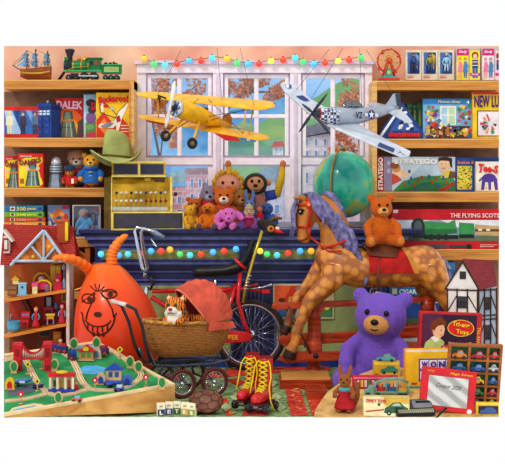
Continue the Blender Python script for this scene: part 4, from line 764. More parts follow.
# toucan lying with head over the edge
t = Thing('plush_bird','black plush bird with orange face and red beak lying over the counter edge','soft toy',G); bk_ = FUR('#3a2f2c'); Q = LM(266,B0,-.03,1)
mb = MB(Q); mb.tube([(-10,4,4.5),(-3,2,5.5),(4,-5,3.5),(7,-9,1)],[3.5,5.4,5.6,5],bk_,12); ell(mb,(6,-10,.5),(6.6,5.4,6.2),bk_); t.part('body', remesh(mb,.004,2))
mb = MB(Q); ell(mb,(4.6,-14.6,1.2),(3.6,1.6,3.4),FUR('#d98a3a')); t.part('face', mb)
mb = MB(Q); ell(mb,(4.8,-16,1.8),(1.2,.7,1.3),M('#181418',.1)); t.part('eye', mb)
mb = MB(Q); mb.tube([(9,-13,-.5),(13,-15,-1.6),(17,-16,-2.6)],[2.6,2,.5],M('#d8242c',.35),8); mb.tube([(10,-13,1.8),(13,-14.6,1.4)],[2,1.2],M('#f0eae4',.4),8); t.part('beak', mb)
for s_ in (0,1): mb = MB(Q); mb.tube([(5+s_*3,1,9),(9+s_*3,-1,12),(14+s_*2,-2,11)],[1.4,1.7,1.3],FUR('#9a6a3a'),8); t.part('foot', mb)
# ------------------------------------------------------------------ globe
t = Thing('globe','large teal globe with tan meridian arm standing on the right of the counter','globe'); Yg = .16; Q = PX(Yg)
def globem():
    m = NT('globe_map'); nz = m.n('ShaderNodeTexNoise', Scale=3.4, Detail=6.0); m.l(m.co(), nz.inputs[0])
    m.l(m.ramp(nz.outputs['Fac'], [(.40,hexc('#149a8c')+(1,)),(.50,hexc('#38bf98')+(1,)),(.54,hexc('#a3b04a')+(1,)),(.66,hexc('#c8913a')+(1,))]), m.b.inputs['Base Color']); m.b.inputs['Roughness'].default_value = .25; m.b.inputs['Coat Weight'].default_value = .5; return m.m
mb = MB(Q); mb.ball(V(344,184.5,0),(31.2,31.2,33.5),globem(),nu=40,nv=26); t.part('sphere', mb)
mb = MB(Q); mb.tube([V(344+33*math.cos(a)*-.42-1,184.5-36*math.sin(a),-33*math.cos(a)*.9) for a in [R(100-i*10) for i in range(19)]],1.3,M('#b98a3f',.35,.4),8,flat=.6); t.part('meridian_arm', mb)
mb = MB(Q); mb.lathe([(1.2,0),(1.4,3),(.7,4),(.6,9),(0,9.4)],M('#a07a3a',.3,.5),V(344,151,0),10); t.part('finial', mb)
mb = MB(Q); mb.lathe([(17,0),(17,2),(13,3),(4,5),(3,11),(0,11)],M('#6a3f22',.4),V(344,229.6,0),24); t.part('stand', mb)
# ------------------------------------------------------------------ hanging planes
def wing(mb, A, B, ca, cb, th, m, n=18, tip=.12):
    """airfoil loft from tip A to tip B; ca, cb are chord vectors"""
    A, B, ca, cb = map(Vector,(A,B,ca,cb)); k = 12
    def f(u, v):
        s_ = min(1, math.sqrt(max(0,1-(1-min(u,1-u)/tip)**2)) if min(u,1-u) < tip else 1); s_ = max(s_,.05)
        c = ca.lerp(cb,u); o = A.lerp(B,u)+c*(.5-.5*s_); a = 2*math.pi*v
        x = .5+.5*math.cos(a); y = math.sin(a)*.5*th*(1-.6*x)*(s_**.5)
        return o+c*s_*x+Vector((0,0,y))
    return mb.grid(f, n, k, m)
Yp = -.42; P = PX(Yp); yl = M('#f2b81c',.35,n=.1); yd = M('#c9801e',.4); blk = M('#2a2622',.4); cr_ = M('#c9ccd2',.2,.7)
t = Thing('toy_biplane','yellow model biplane hanging on strings in front of the left windows','model plane')
mb = MB(P); wing(mb,V(128,94,28),V(268.5,113,-28),(9,20,6.5),(13,26,11),3.4,yl); t.part('upper_wing', mb)
mb = MB(P); wing(mb,V(131,116,26),V(264,143,-28),(8,19,4.5),(11,22,7),3.0,yl); lw = t.part('lower_wing', mb)
mb = MB(P @ T3(-6,14,-4)); mb.art([('p','#c22a22',[(220,129.5),(244,133.5),(246,138),(232,137)])],d=-31); t.part('wing_stripe', mb, lw); mb = MB(P @ T3(-6,14,-3)); mb.art([('p','#8f2a20',[(152,117.5),(172,121),(173,123),(156,120)])],d=-31); 
t.part('wing_stripe', mb, lw)
mb = MB(P @ T3(-6,-28+26,-3)); mb.art([('p','#3f78b8',[(247,135),(262,137.4),(262,139.6),(247,137.5)]),('c','#e9e4da',254.5,137.3,1.6,1.1),('c','#c22a22',254.5,137.3,.8,.6)],d=-20); t.part('roundel', mb, lw)
mb = MB(P); mb.tube([V(179,110,-24),V(184,111,-19),V(194,114,-9),V(206,118,3),V(218,122,16),V(229,125.5,28)],[8.4,9.4,9.6,8,5.2,2.4],yl,16); t.part('fuselage', mb)
ax = Vector((-.72,-.68,.16)).normalized(); Qe = P @ Matrix.Translation(V(179,110,-24)) @ ax.to_track_quat('Z','Y').to_matrix().to_4x4()
mb = MB(Qe); mb.lathe([(8.2,-1),(8.8,1),(8.4,3),(6.4,3.4)],cr_,(0,0,0),22); mb.lathe([(0,2.6),(6.4,2.6)],M('#4f6f92',.3,.4),(0,0,0),18); mb.lathe([(3,2),(3,5),(1.4,6),(1.2,8.6),(0,9)],blk,(0,0,0),12); t.part('cowling', mb)
for i in range(7):
    a = i*2*math.pi/7; mb = MB(Qe); mb.tube([(2.6*math.cos(a),2.6*math.sin(a),3.6),(7.4*math.cos(a),7.4*math.sin(a),3.6)],1.2,M('#6b7f98',.3,.6),7); t.part('engine_cylinder', mb)
h0 = V(172.5,106.5,-31); mb = MB(P)
mb.tube([V(176.5,83,-31),V(175.5,90,-31.5),V(173,104,-32),V(171.5,111,-32),V(169,122,-31.5),V(167.5,129,-31)],[.8,2.3,1.3,1.3,2.3,.8],M('#e4e0dc',.3),8,flat=.35); t.part('propeller', mb)
mb = MB(P); mb.tube([V(168,100,-28),V(160,97,-26)],1.0,blk,6); mb.tube([V(160,97,-26),V(162,104,-26)],.7,blk,5); mb.lathe([(0,-1),(2,0),(1.6,1.6),(0,2)],blk,V(161,100.5,-27),10); t.part('exhaust', mb)
for (a,b) in ((V(186,118,-16),V(167,136.5,-22)),(V(200,121,-12),V(193.5,144,-28))):
    mb = MB(P); mb.tube([a,b],[1.3,.9],yl,7); mb.tube([a+Vector((8,6,0)),b],.6,yd,5); g = t.part('landing_strut', mb)
    mb = MB(P @ Matrix.Translation(b) @ ROT(28)); mb.torus((0,0,0),4.0,1.7,blk,n=18,k=8); mb.lathe([(0,-.9),(2.9,-.7),(2.9,.7),(0,.9)],M('#8a7d66',.4),(0,0,0),14,'Y'); t.part('wheel', mb, g)
mb = MB(P); mb.prism([V(219,122,17),V(224,113.5,22),V(228,112,26),V(231,117,29),V(230,126,28)],(.9,-.9,0),yd); t.part('tail_fin', mb)
mb = MB(P); wing(mb,V(212,121,35),V(243,128.5,11),(4,9,1),(4,9,1),1.4,yl,8); t.part('tailplane', mb)
mb = MB(P); mb.lathe([(3.6,0),(3.2,1.6),(2.2,2)],M('#5a3520',.6),V(205,109.6,2),12); t.part('cockpit', mb)
mb = MB(P); mb.art([('p','#3a3a30',[(187,107),(192,108.5),(191,112),(186.5,110.5)])],d=-18); t.part('nose_badge', mb)
for a,b in ((V(156,93,22),V(157,117,22)),(V(163,92,30),V(164,117,30)),(V(246,110,-18),V(243,134,-20)),(V(253,109,-8),V(249,134,-10)),(V(190,101,-4),V(194,107,-8)),(V(204,101,4),V(203,111,-2)),(V(199,99,-6),V(190,106,-8))):
    mb = MB(P); mb.tube([a,b],.75,M('#d9a42a',.4),6); t.part('strut', mb)
mb = MB(P)
for a,b in ((V(208,99,0),V(243,134,-20)),(V(246,110,-18),V(206,122,0)),(V(188,120,-4),V(250,110,-8)),(V(163,92,30),V(186,118,-6))): mb.tube([a,b],.25,blk,4)
t.part('bracing_wire', mb)
st = M('#6a6a72',.6)
mb = MB(P)
for a,b in ((V(180,48,20),V(156,92,30)),(V(217,48,0),V(222,100,5)),(V(240,48,-6),V(254,106,-12))): mb = MB(P); mb.tube([a,b],.22,st,4); t.part('string', mb)
# grey fighter
Yf = -.45; P = PX(Yf); gy = M('#aab4c4',.3,.25,n=.08); gyl = M('#c9d1de',.3,.2,n=.07); nvb = M('#2f477e',.35)
def checker():
    n_ = NT('blue_white_checks'); ch = n_.n('ShaderNodeTexChecker', Scale=52.0); ch.inputs[1].default_value = hexc('#2f477e')+(1,); ch.inputs[2].default_value = hexc('#e6eaf2')+(1,)
    n_.l(n_.co(), ch.inputs[0]); n_.l(ch.outputs[0], n_.b.inputs['Base Color']); n_.b.inputs['Roughness'].default_value = .35; return n_.m
t = Thing('toy_fighter_plane','silver grey model fighter plane with checkered nose hanging on strings by the right window','model plane')
path = [(313,114.3,-23,2.2),(317,115,-19,6.2),(322,115.8,-15,8),(334,116.8,-7,9.2),(350,116.2,4,9),(364,114.4,14,7.8),(380,111,25,5.6),(394,107.5,34,4),(402,105.5,40,2.2)]
mb = MB(P); mb.tube([V(*q[:3]) for q in path[3:]],[q[3] for q in path[3:]],gy,18); t.part('fuselage', mb)
mb = MB(P); mb.tube([V(*q[:3]) for q in path[1:4]],[q[3] for q in path[1:3]]+[9.25],checker(),18); t.part('checkered_cowling', mb)
fa = Vector((-.77,-.62,.1)).normalized(); Qn = P @ Matrix.Translation(V(317,115,-19)) @ fa.to_track_quat('Z','Y').to_matrix().to_4x4()
mb = MB(Qn); mb.lathe([(6,-.5),(5.2,1.2),(4.6,2.2),(4.0,3.6),(2.6,6.4),(.9,8.4),(0,8.6)],M('#3c4150',.3),(0,0,0),18); mb.lathe([(6.1,-.6),(5.3,1)],M('#b8342c',.4),(0,0,0),18); t.part('spinner', mb)
hub = V(311.5,113.6,-25)
for dx,dy in ((14,-18),(-13,19),(-10,-8.5),(17,22)):
    e = Vector((dx,-dx*.5,-dy)); mb = MB(P); mb.tube([hub,hub+e*.35,hub+e*.7,hub+e],[.8,1.5,1.3,.5],M('#3a3f4c',.4),8,flat=.4); t.part('propeller_blade', mb)
def slab(mb, pts, th, m): return mb.prism([V(*p) for p in pts],(0,0,th),m)
mb = MB(P); slab(mb,[(321,127,-16),(346,121,8),(310,97,32),(297,82.6,44),(284,80.5,42),(281,83,40),(286,91,36)],1.8,gyl); w1 = t.part('far_wing', mb, bev=.002)
mb = MB(P); slab(mb,[(326,127,-18),(334,131,-28),(395,158.5,-54),(403,157.5,-52),(405,154,-48),(392,147,-36),(362,128,8),(352,119,10)],2.2,gyl); w2 = t.part('near_wing', mb, bev=.002)
mb = MB(P @ T3(0,0,2.4)); mb.poly([V(373,149,-46),V(388,155.6,-51.5),(V(390,152,-46)),V(376,145.6,-40)],nvb); t.part('wing_stripe', mb, w2); mb = MB(P @ T3(0,0,2.4)); mb.poly([V(392,156.8,-52.6),V(399,158,-53),V(401,156,-49),V(393.5,153.6,-47)],checker()); t.part('wing_stripe', mb, w2)
mb = MB(P @ T3(0,0,2.0)); mb.poly([V(285,84,40),V(289,88,36),V(295,87,38),V(290,82.4,42)],checker()); t.part('wing_stripe', mb, w1); mb = MB(P @ T3(0,0,2.0)); mb.poly([V(297,96,31),V(303,102,25),V(311,101,26),V(304,95.4,32)],nvb); t.part('wing_stripe', mb, w1)
mb = MB(P); mb.tube([V(341,108.6,-2),V(346,105,2),V(353,104,7),V(359,105.4,12),V(365,108.4,16)],[1.2,4.2,5,4,1.2],GLASS('#8fa2b8',.25),12); c_ = t.part('canopy', mb)
mb = MB(P)
for q in ((345,104.8,1,4.6),(352,103.6,6,5.3),(358,104.8,11,4.5)): mb.torus(V(q[0],q[1]+1.2,q[2]),q[3],.3,M('#4a5468',.4),axis='X',n=14,k=4)
t.part('canopy_frame', mb, c_)
mb = MB(P); slab(mb,[(384,110,28),(391,111.5,28),(410,124,10),(414,122,13),(408,112,32),(398,106.5,38)],1.2,gyl); slab(mb,[(384,109,30),(372,102.6,52),(375,100.4,55),(384,101.5,52),(398,106,40)],1.2,gy); t.part('tailplane', mb)
mb = MB(P); mb.prism([V(384,108.5,27),V(392,99,33),V(397,91.5,38),V(401.5,90.5,40),V(403,108,40),V(398,109,37)],(.7,-.9,0),gy); f_ = t.part('tail_fin', mb); 
mb = MB(P); mb.prism([V(399,91.4,38.2),V(403.6,90.2,40.4),V(405,107,42),V(401,108,39)],(.9,-1.2,0),M('#3c4456',.4)); t.part('rudder', mb, f_)
Qi = P @ Matrix.Translation(V(371,114.4,8.6)) @ ROT(38)
mb = MB(Qi @ T3(0,-1.6,0)); st_ = []
for i in range(10): a = -math.pi/2+i*math.pi/5; q = 4.3 if i%2 == 0 else 1.75; st_.append((q*math.cos(a),q*math.sin(a)))
mb.art([('p','#e6eaf2',[(-9,-1.4),(9,-1.4),(9,1.8),(-9,1.8)]),('c','#2f477e',0,0,4.9),('p','#e6eaf2',st_)]); t.part('insignia', mb)
t.part('lettering', txt('VZ',-5,-3.4,4,3.2,'#2a3450',P @ Matrix.Translation(V(358,115.5,-2.2)) @ ROT(35),-2.2,bold=.04))
mb = MB(P)
for i in range(4): mb.tube([V(323.5+i*3,114+i*.1,-22.6+i*1.6),V(325.2+i*3,114+i*.1,-21.6+i*1.6)],.7,M('#5b5348',.4),5)
t.part('exhaust_stub', mb)
mb = MB(P)
for a,b in ((V(330,48,10),V(297,88,35)),(V(343,48,4),V(312,98,26)),(V(360,48,4),V(363,106,14)),(V(367,48,12),V(397,92,38))): mb = MB(P); mb.tube([a,b],.22,st,4); t.part('string', mb)
# ------------------------------------------------------------------ rocking horse
Yh = -.55; P = PX(Yh); dap = DAPPLE(); tan = M('#c67f30',.3,n=.16,ns=9,coat=.4); hoof = M('#3a2418',.35); redw = WOOD('#c04a24','#7a2410',3,22,r=.3,name='mahogany'); mane = M('#7f7ca6',.5,n=.25,ns=30,lo='#4f4a74')
t = Thing('rocking_horse','dappled tan rocking horse with lilac grey mane and red bridle on a mahogany stand','rocking horse')
mb = MB(P)
def el(c, r, m, ry=0): mb.ball(V(*c),r,m,ROT(0,0,ry),18,12)
mb.tube([V(326,253,0),V(340,263,0),V(358,268,0),V(378,268,0),V(400,268,0),V(420,266,0),V(434,268,0)],[15,21,20,19,20,21,15],dap,20)
el((331,256,0),(16,16,17),dap); el((424,264,0),(19,17,19),dap)
mb.tube([V(335,262,0),V(337,244,0),V(334,226,0),V(326,209,0),V(317,201,0)],[19,17,15,13,10],tan,18,flat=.8)
mb.tube([V(319,201,0),V(309,206,0),V(306,217,0),V(304,227,0),V(303.5,237,0)],[8,12.5,10.8,8.2,6.4],tan,16,flat=.8); el((315,213,0),(8.5,8,9),tan); el((302,238,0),(5.5,5.6,4.2),tan); el((305.5,240.5,0),(4.6,4.4,3),tan)
for s_ in (-1,1): mb.tube([V(305,199,s_*6),V(300,197,s_*7.5),V(292.5,198,s_*8.5)],[3.6,3,.8],tan,8)
mb.tube([V(334,266,-10),V(331,279,-12),V(319,291,-13),V(309,300,-13),V(303,313,-13),V(297,330,-13),V(294,343,-13)],[13,12.5,9.5,7.4,5.6,5,4.6],dap,14); 
mb.tube([V(294,342,-13),V(290.5,349,-13)],[5,6],tan,12); mb.tube([V(290.5,348.5,-13),V(288.5,357,-13)],[6,7.2],hoof,12)
mb.tube([V(328,256,12),V(320,272,13),V(309,287,13),V(300,296,13),V(294,306,13),V(290,320,13),V(288,328,13)],[10,9.5,7,5.6,5,4.6,4.4],dap,14); mb.tube([V(288,327,13),V(284.5,336,13)],[5,6.4],hoof,12)
mb.tube([V(428,264,-9),V(434,279,-12),V(441,293,-13),V(448,306,-13),V(452,320,-13),V(456,336,-13)],[16,14,9.5,7,5.6,5],dap,14); mb.tube([V(456,335,-13),V(459,344,-13)],[5.6,7],hoof,12)
mb.tube([V(422,270,10),V(426,287,13),V(428,300,13),V(434,316,13),V(440,330,13)],[13,10,7.4,5.6,5],dap,14); mb.tube([V(440,329,13),V(443,338,13)],[5.6,7],hoof,12)
t.part('body', remesh(mb,.0075,5))
wh = M('#f3ece2',.3); 
for s_ in (-1,1):
    mb = MB(P); mb.ball(V(300.5,212,s_*8.6),(2.6,1.5,2.5),M('#1c1626',.08),None,10,8); mb.ball(V(299.8,211.4,s_*9.9),(.7,.4,.7),wh,None,6,5); e_ = t.part('eye', mb)
    mb = MB(P); mb.tube([V(297,210.6,s_*9),V(300.5,208.4,s_*9.4),V(304,210.6,s_*9.2)],.6,M('#2c1a12',.5),5); t.part('eyelash', mb, e_)
    mb = MB(P); mb.ball(V(299.6,236,s_*3.4),(1.1,1,1.3),M('#5a2414',.5),None,8,6); t.part('nostril', mb)
mb = MB(P); mb.tube([V(299.5,240.8,-4),V(303,240,-4.9),V(307,238.4,-5)],.7,M('#7a1f14',.5),5); mb.tube([V(299.5,240.8,-4),V(298.6,240.6,0),V(299.5,240.8,4)],.7,M('#7a1f14',.5),5); t.part('mouth', mb)
# mane: one object of many locks
mb = MB(P); rr = random.Random(2)
for i in range(64):
    u = i/63; bx = 308+u*36; by = 193.5+(u**1.6)*34; s_ = -1 if i%4 else 1
    L = 30+u*28+rr.uniform(-5,5); ox = rr.uniform(-1,1.5)
    pts = []
    for k in range(7):
        v = k/6; pts.append(V(bx+ox+v*(10+12*u)+3.2*math.sin(v*6+i)*v, by-3+3*(1-v)+L*v*.92-4*math.sin(v*math.pi)*(1-u*.4), s_*(4+9*math.sin(min(1,v*1.4)*1.57)+rr.uniform(-.8,.8))))
    mb.tube(pts,[2.6,3.4,3.2,2.8,2.4,1.8,.6],mane,6)
for i in range(16):
    y = 226+i*2.6; x = 344+i*.8
    mb.tube([V(x,y,-6),V(x+6,y+5,-14),V(x+8+2*math.sin(i),y+13,-16),V(x+7,y+21,-15)],[2.6,3.2,2.4,.6],mane,6)
mb.tube([V(322+i*0,193,0) for i in range(1)]+[V(330,196,0),V(338,208,0),V(344,226,0),V(350,246,-4)],[3,5,5.5,5,4],mane,8)
t.part('mane', mb)
mb = MB(P)
for i in range(7):
    ox = rr.uniform(-1,1); mb.tube([V(305+i*.6,194,-3+i),V(297,198,-6+i*1.5),V(293+ox,210,-8+i*1.6),V(293.5+ox*1.5,224,-8+i*1.6),V(291+ox*2,236+rr.uniform(-3,4),-7+i*1.4)],[1.6,1.9,1.7,1.4,.4],mane,6)
t.part('forelock', mb)
mb = MB(P)
for i in range(16):
    oy = rr.uniform(-3,3); q = i/15
    mb.tube([V(437,256,oy*.5),V(445,262+q*3,oy),V(449-q*6,276,oy*1.6),V(452-q*9,292,oy*1.8),V(449-q*7+rr.uniform(-1,1),306+rr.uniform(-3,4),oy*1.6),V(444-q*5,316+rr.uniform(-6,3),oy)],[2.6,3.2,3,2.8,2,.5],mane,6)
t.part('tail', mb)
rdl = M('#c8341e',.35)
mb = MB(P)
def strap(pts, r=1.5): mb.tube([V(*p) for p in pts],r,rdl,6,flat=.6)
for s_ in (-1,1):
    strap([(305,197,s_*7),(309,204,s_*11),(309.5,216,s_*10.6),(308.5,226,s_*8.4)]); strap([(298.5,227,s_*4),(304,227,s_*8),(311,225,s_*8)]); strap([(296,205,0),(300,204.5,s_*8),(309,205,s_*11),(320,210,s_*10.4),(323,216,s_*9)])
    strap([(310,205,s_*11.4),(316,215,s_*11),(321,221,s_*8)]); strap([(308.5,228,s_*8.6),(309,238,s_*6.4)])
    strap([(309,236,s_*7),(318,243,s_*11),(328,250,s_*16),(340,250,s_*19.5)],1.2)
strap([(298.5,227,-4),(297.5,227.4,0),(298.5,227,4)])
strap([(322,248,-11),(334,244,-17),(345,240,-14)],1.6); strap([(322,248,-11),(319,250,0),(322,248,11)],1.6); t.part('bridle', mb)
mb = MB(P)
for s_ in (-1,1): mb.lathe([(0,-1.4),(3,-1.2),(3.9,0),(3,1.2),(0,1.4)],M('#d8402a',.35),V(308.5,204.5,s_*11.6),12,'Y'); mb.lathe([(0,-1.9),(1.4,-1.7),(1.4,1.7),(0,1.9)],M('#e8b85a',.3),V(308.5,204.5,s_*11.6),8,'Y')
t.part('rosette', mb)
# saddle and blanket wrapped over the back
def shell(x0f, x1f, ang, off, m, nu=12, nv=18):
    b = MB(P)
    def f(u, v):
        a = (v-.5)*2*ang; x0,x1 = x0f(abs(v-.5)*2), x1f(abs(v-.5)*2); x = x0+(x1-x0)*u; r_ = 20.3+off
        return V(x, 268-r_*math.cos(a)-(.004*(x-390)**2 if off > 2 else 0), r_*math.sin(a)*.98)
    b.grid(f,nu,nv,m); return b
t.part('blanket', merge([shell(lambda q: 366+2*q, lambda q: 400+15*q, R(100), .9, M('#b8201c',.8,n=.15)),shell(lambda q: 397+15*q, lambda q: 402+15*q, R(101), 1.2, M('#c98a3a',.6))]))
t.part('saddle', shell(lambda q: 362+4*q, lambda q: 402-8*q, R(58), 2.6, M('#6a3a24',.35,n=.15)))
mb = MB(P); mb.tube([V(363,247.5,-9),V(368,246,-4),V(368,246,4),V(363,247.5,9)],2.2,M('#54301f',.35),8); mb.tube([V(400,245,-8),V(402,242,0),V(400,245,8)],2.6,M('#7a4128',.35),8); t.part('saddle_rim', mb)
for s_ in (-1,1):
    mb = MB(P); mb.tube([V(378,255,s_*17),V(376.5,272,s_*22),V(376,290,s_*22.5)],1.5,M('#6a3a30',.5),6,flat=.5); mb.torus(V(376,294,s_*22.5),4,.8,M('#c9c2b0',.25,.7),n=16,k=6); t.part('stirrup', mb)
# stand
mb = MB(P); mb.lathe([(8,0),(8.6,1),(8.6,9),(6.6,11),(6.2,14),(8,15),(8,34),(7,35),(8,37),(7,39),(6.6,58),(7.6,60),(6.2,62),(7.4,65),(6,68),(7,72),(6.6,76),(7,80)],redw,V(314.5,376,3),16); t.part('post', mb)
mb = MB(P); mb.lathe([(8,0),(8.6,1),(8.6,9),(6.6,11),(6.2,14),(8,15),(8,34),(7,35),(8,37),(6.6,58),(7.4,65),(7,80)],redw,V(428,376,3),16); t.part('post', mb)
mb = MB(P); mb.pp([(272,304.5),(276,303),(352,300.5),(446,295),(446,301),(352,306),(277,309.5),(272,308)],-3,6,redw); t.part('top_rail', mb, bev=.003)
def rail(pts, d0, d1):
    mb = MB(P); mb.pp(pts,d0,d1,redw); return t.part('swing_rail', mb, bev=.004)
rail([(277,341),(285,334.5),(330,334),(458,325),(458,336),(330,344.5),(284,347.5)],8,13)
rail([(277,358),(285,350.5),(330,350),(462,344),(462,355),(330,359),(285,361.5)],-13,-8)
mb = MB(P); mb.lathe([(0,-1.6),(2.6,-1),(2.6,1),(0,1.4)],M('#3a3a44',.3,.6),V(315,354,-13),12,'Y'); t.part('bolt', mb)
for a,b in (((283,303,12),(306,349,10)),((288,305,-13),(310,352,-13))):
    mb = MB(P); mb.tube([V(*a),V(*b)],.9,M('#4a3a38',.35,.5),6); t.part('swing_iron', mb)
# base: plank along the length and foot boards across
Yc = -.93
mb = MB(LM(318,389,Yc,1)); mb.box(-36.5,.6,1,13,62,10,WOOD('#d8a25a','#a86a2e',2,14,name='tan_beam')); t.part('base_beam', mb, bev=.004)
mb = MB(LM(318,389,Yc,1)); mb.box(-37,-1,0,14,.8,9.2,redw); mb.box(-38,-1,0,-36.6,62,9.2,redw); t.part('beam_edge', mb, bev=.002)
mb = MB(LM(434,388,Yc+.02,1)); mb.box(-24,0,0,24,60,8,redw); t.part('base_beam', mb, bev=.004)
t.part('foot_board', MB(LM(317,401,-1.32,1)).box(-10,0,0,11,55,8.5,redw), bev=.003)
# teddy on the saddle
t2,Q = plush('teddy_bear','ginger orange teddy bear riding on the saddle of the rocking horse','soft toy',381,246.5,Yh,53,'#c8641c',muz='#e0a85a',rz=8,nose='#2c1810',hd=.92)
for s_ in (-1,1):
    mb = MB(Q); ell(mb,(s_*.28,-.41,.12),(.06,.02,.075),FUR('#d98a3a')); t2.part('paw_pad', mb)
# big purple bear on the floor
t3,Q = plush('teddy_bear','large violet teddy bear with tan muzzle on the floor before the rocking horse','soft toy',376,389.5,-.94,101,'#7a5abe',muz='#cc965a',rz=-17,ry=4,nose='#16121a',hd=1.12,eye='#120e14')
for s_ in (-1,1):
    mb = MB(Q); ell(mb,(s_*.28,-.41,.12),(.07,.02,.085),FUR('#8a68c8')); t3.part('paw_pad', mb)
# ------------------------------------------------------------------ red bicycle
Yb = -.17; P = PX(Yb); rdp = M('#cf1f26',.2,n=.08,coat=.6); chm = M('#cdd6e2',.12,.9,n=.05); tyr = M('#2a2c30',.6); blk2 = M('#23262a',.35,n=.15)
t = Thing('bicycle','red chopper style bicycle with long black seat and high chrome handlebars','bicycle')
def bwheel(cx, cy, r, name):
    mb = MB(P); mb.torus(V(cx,cy,0),r-2.9,3.2,tyr,n=44,k=8); ty = t.part(name, mb)
    mb = MB(P); mb.torus(V(cx,cy,-2),r-4.4,.7,M('#b8322a',.4),n=44,k=5); mb.torus(V(cx,cy,2),r-4.4,.7,M('#b8322a',.4),n=44,k=5); t.part('tyre_stripe', mb, ty)
    mb = MB(P); mb.torus(V(cx,cy,0),r-6,1.3,chm,n=40,k=8); t.part('rim', mb, ty)
    mb = MB(P)
    for i in range(32): a = i*math.pi/16; b = a+(.5 if i%2 else -.5); mb.tube([V(cx+5*math.cos(b),cy+5*math.sin(b),2 if i%4 < 2 else -2),V(cx+(r-6.4)*math.cos(a),cy+(r-6.4)*math.sin(a),0)],.22,chm,4)
    t.part('spokes', mb, ty)
    mb = MB(P); mb.lathe([(0,-5),(2,-5),(2.4,-3),(5.6,-2.8),(5.6,2.8),(2.4,3),(2,5),(0,5)],chm,V(cx,cy,0),18,'Y'); t.part('hub', mb, ty)
bwheel(250,334.5,36,'rear_wheel'); bwheel(139,343,28,'front_wheel')
def fr(pts, r, m=rdp): return [V(*p) for p in pts], r, m
mb = MB(P)
for pts,r in (([(152,291,0),(214,290.5,0),(236,289,0)],2.4),([(151,297,0),(185,318,0),(212,336,0)],2.6),([(236,284,0),(228,312,0),(213,337,0)],2.6),([(240,272,-3),(238,300,-4),(244,322,-4.5),(250,334,-5)],2.2),([(237,290,3),(244,322,4.5),(250,334,5)],1.8),([(213,337,-2),(250,334,-5)],1.8),([(218,296,0),(244,287.5,0),(258,284,0)],1.4),([(236,288,-3),(262,291,-3)],1.6)):
    mb.tube([V(*p) for p in pts],r,rdp,8)
t.part('frame', mb)
mb = MB(P); mb.pp([(208,331),(222,328.5),(246,331),(252,334),(250,340),(238,341.5),(212,343),(206,338)],-8,-5.4,rdp); t.part('chain_guard', mb, bev=.003); t.part('lettering', txt('CHOPPER',213,333.5,238,338.5,'#e8b23a',P,-8.5,rot=2,shear=.2))
mb = MB(P); mb.tube([V(147,287,0),V(144,302,0),V(140,330,-4),V(139,343,-5)],[2.4,2.2,1.6,1.4],chm,8); t.part('fork', mb)
mb = MB(P); mb.tube([V(145,279,0),V(145,270,0)],1.8,chm,8)
for s_ in (-1,1): 
    mb.tube([V(145,272,s_*2),V(145+s_*-3,268,s_*4),V(141-s_*3.4,250,s_*10),V(138-s_*4.4,232,s_*14),V(140-s_*4.6,228,s_*14.5),V(152-s_*3,231,s_*15.5),V(158-s_*4,235,s_*16)],1.9,chm,8)
hb = t.part('handlebar', mb)
for s_ in (-1,1): mb = MB(P); mb.tube([V(152-s_*3,231,s_*15.5),V(161-s_*4,237,s_*16)],2.2,M('#7f98b0',.4),8); t.part('grip', mb, hb)
mb = MB(P); mb.tube([V(152,238,-15),V(158,246,-15.6),V(154,243,-15.3)],.8,chm,5); t.part('brake_lever', mb, hb)
mb = MB(P); mb.tube([V(150,290,0),V(154,282,-2),V(150,278,-3)],[1.2,1.8,2.6],M('#3a3a40',.4),8); t.part('gear_lever', mb)
# banana seat with raised back
def seat(u, v):
    a = 2*math.pi*v; S = [(193,274,2.5,3.2),(198,272.5,4.6,5.4),(212,271.6,6.2,5.4),(226,270.5,8,5.6),(238,267,9,6.2),(245,260,9.4,5.4),(249.5,251,9.4,4.2),(252,243,8.4,3.6),(253.5,240,5,2)]
    q = u*(len(S)-1); i = min(int(q),len(S)-2); f = q-i; s0,s1 = S[i],S[i+1]; x,y,wd_,h = [s0[k]*(1-f)+s1[k]*f for k in range(4)]
    tx, ty = s1[0]-s0[0], s1[1]-s0[1]; L = math.hypot(tx,ty); nx, ny = -ty/L, tx/L
    return V(x+nx*h*math.sin(a), y+ny*h*math.sin(a), wd_*math.cos(a))
mb = MB(P); mb.grid(seat,32,14,blk2); mb.poly([seat(0,j/14) for j in range(14)],blk2); mb.poly([seat(1,j/14) for j in range(14)],blk2); se = t.part('seat', mb)
mb = MB(P); mb.tube([V(236,259.4,-8.8),V(241,264.5,-9.8),V(246,268.5,-9)],1.8,rdp,6); mb.tube([V(236,259.4,-8.8),V(235,258.5,0),V(236,259.4,8.8)],1.6,rdp,6); t.part('seat_stripe', mb, se)
gl_ = M('#d8c23a',.25,.5)
for s_ in (-1,1): mb = MB(P); mb.tube([V(243,302,s_*9),V(247,280,s_*10),V(254,256,s_*10),V(262,231,s_*9)],1.5,gl_ if s_ < 0 else chm,8); t.part('back_bar', mb)
mb = MB(P); mb.tube([V(216,276,0),V(214,296,0)],1.6,chm,8); t.part('seat_post', mb)
for d in (-9,): 
    mb = MB(P)
    for i in range(5): mb.torus(V(245.6+i*.9,288-i*3.2,d),2.2,.7,chm,axis='Z',n=12,k=5)
    t.part('spring', mb)
mb = MB(P); mb.tube([V(246,289,-6),V(262,287,-6),V(272,284,-6)],[1,.8,1.6],chm,6); t.part('gear_cable', mb)
mb = MB(P); mb.bx(262,289,270,293,-5,-1,M('#d8202a',.2)); t.part('reflector', mb, bev=.002)
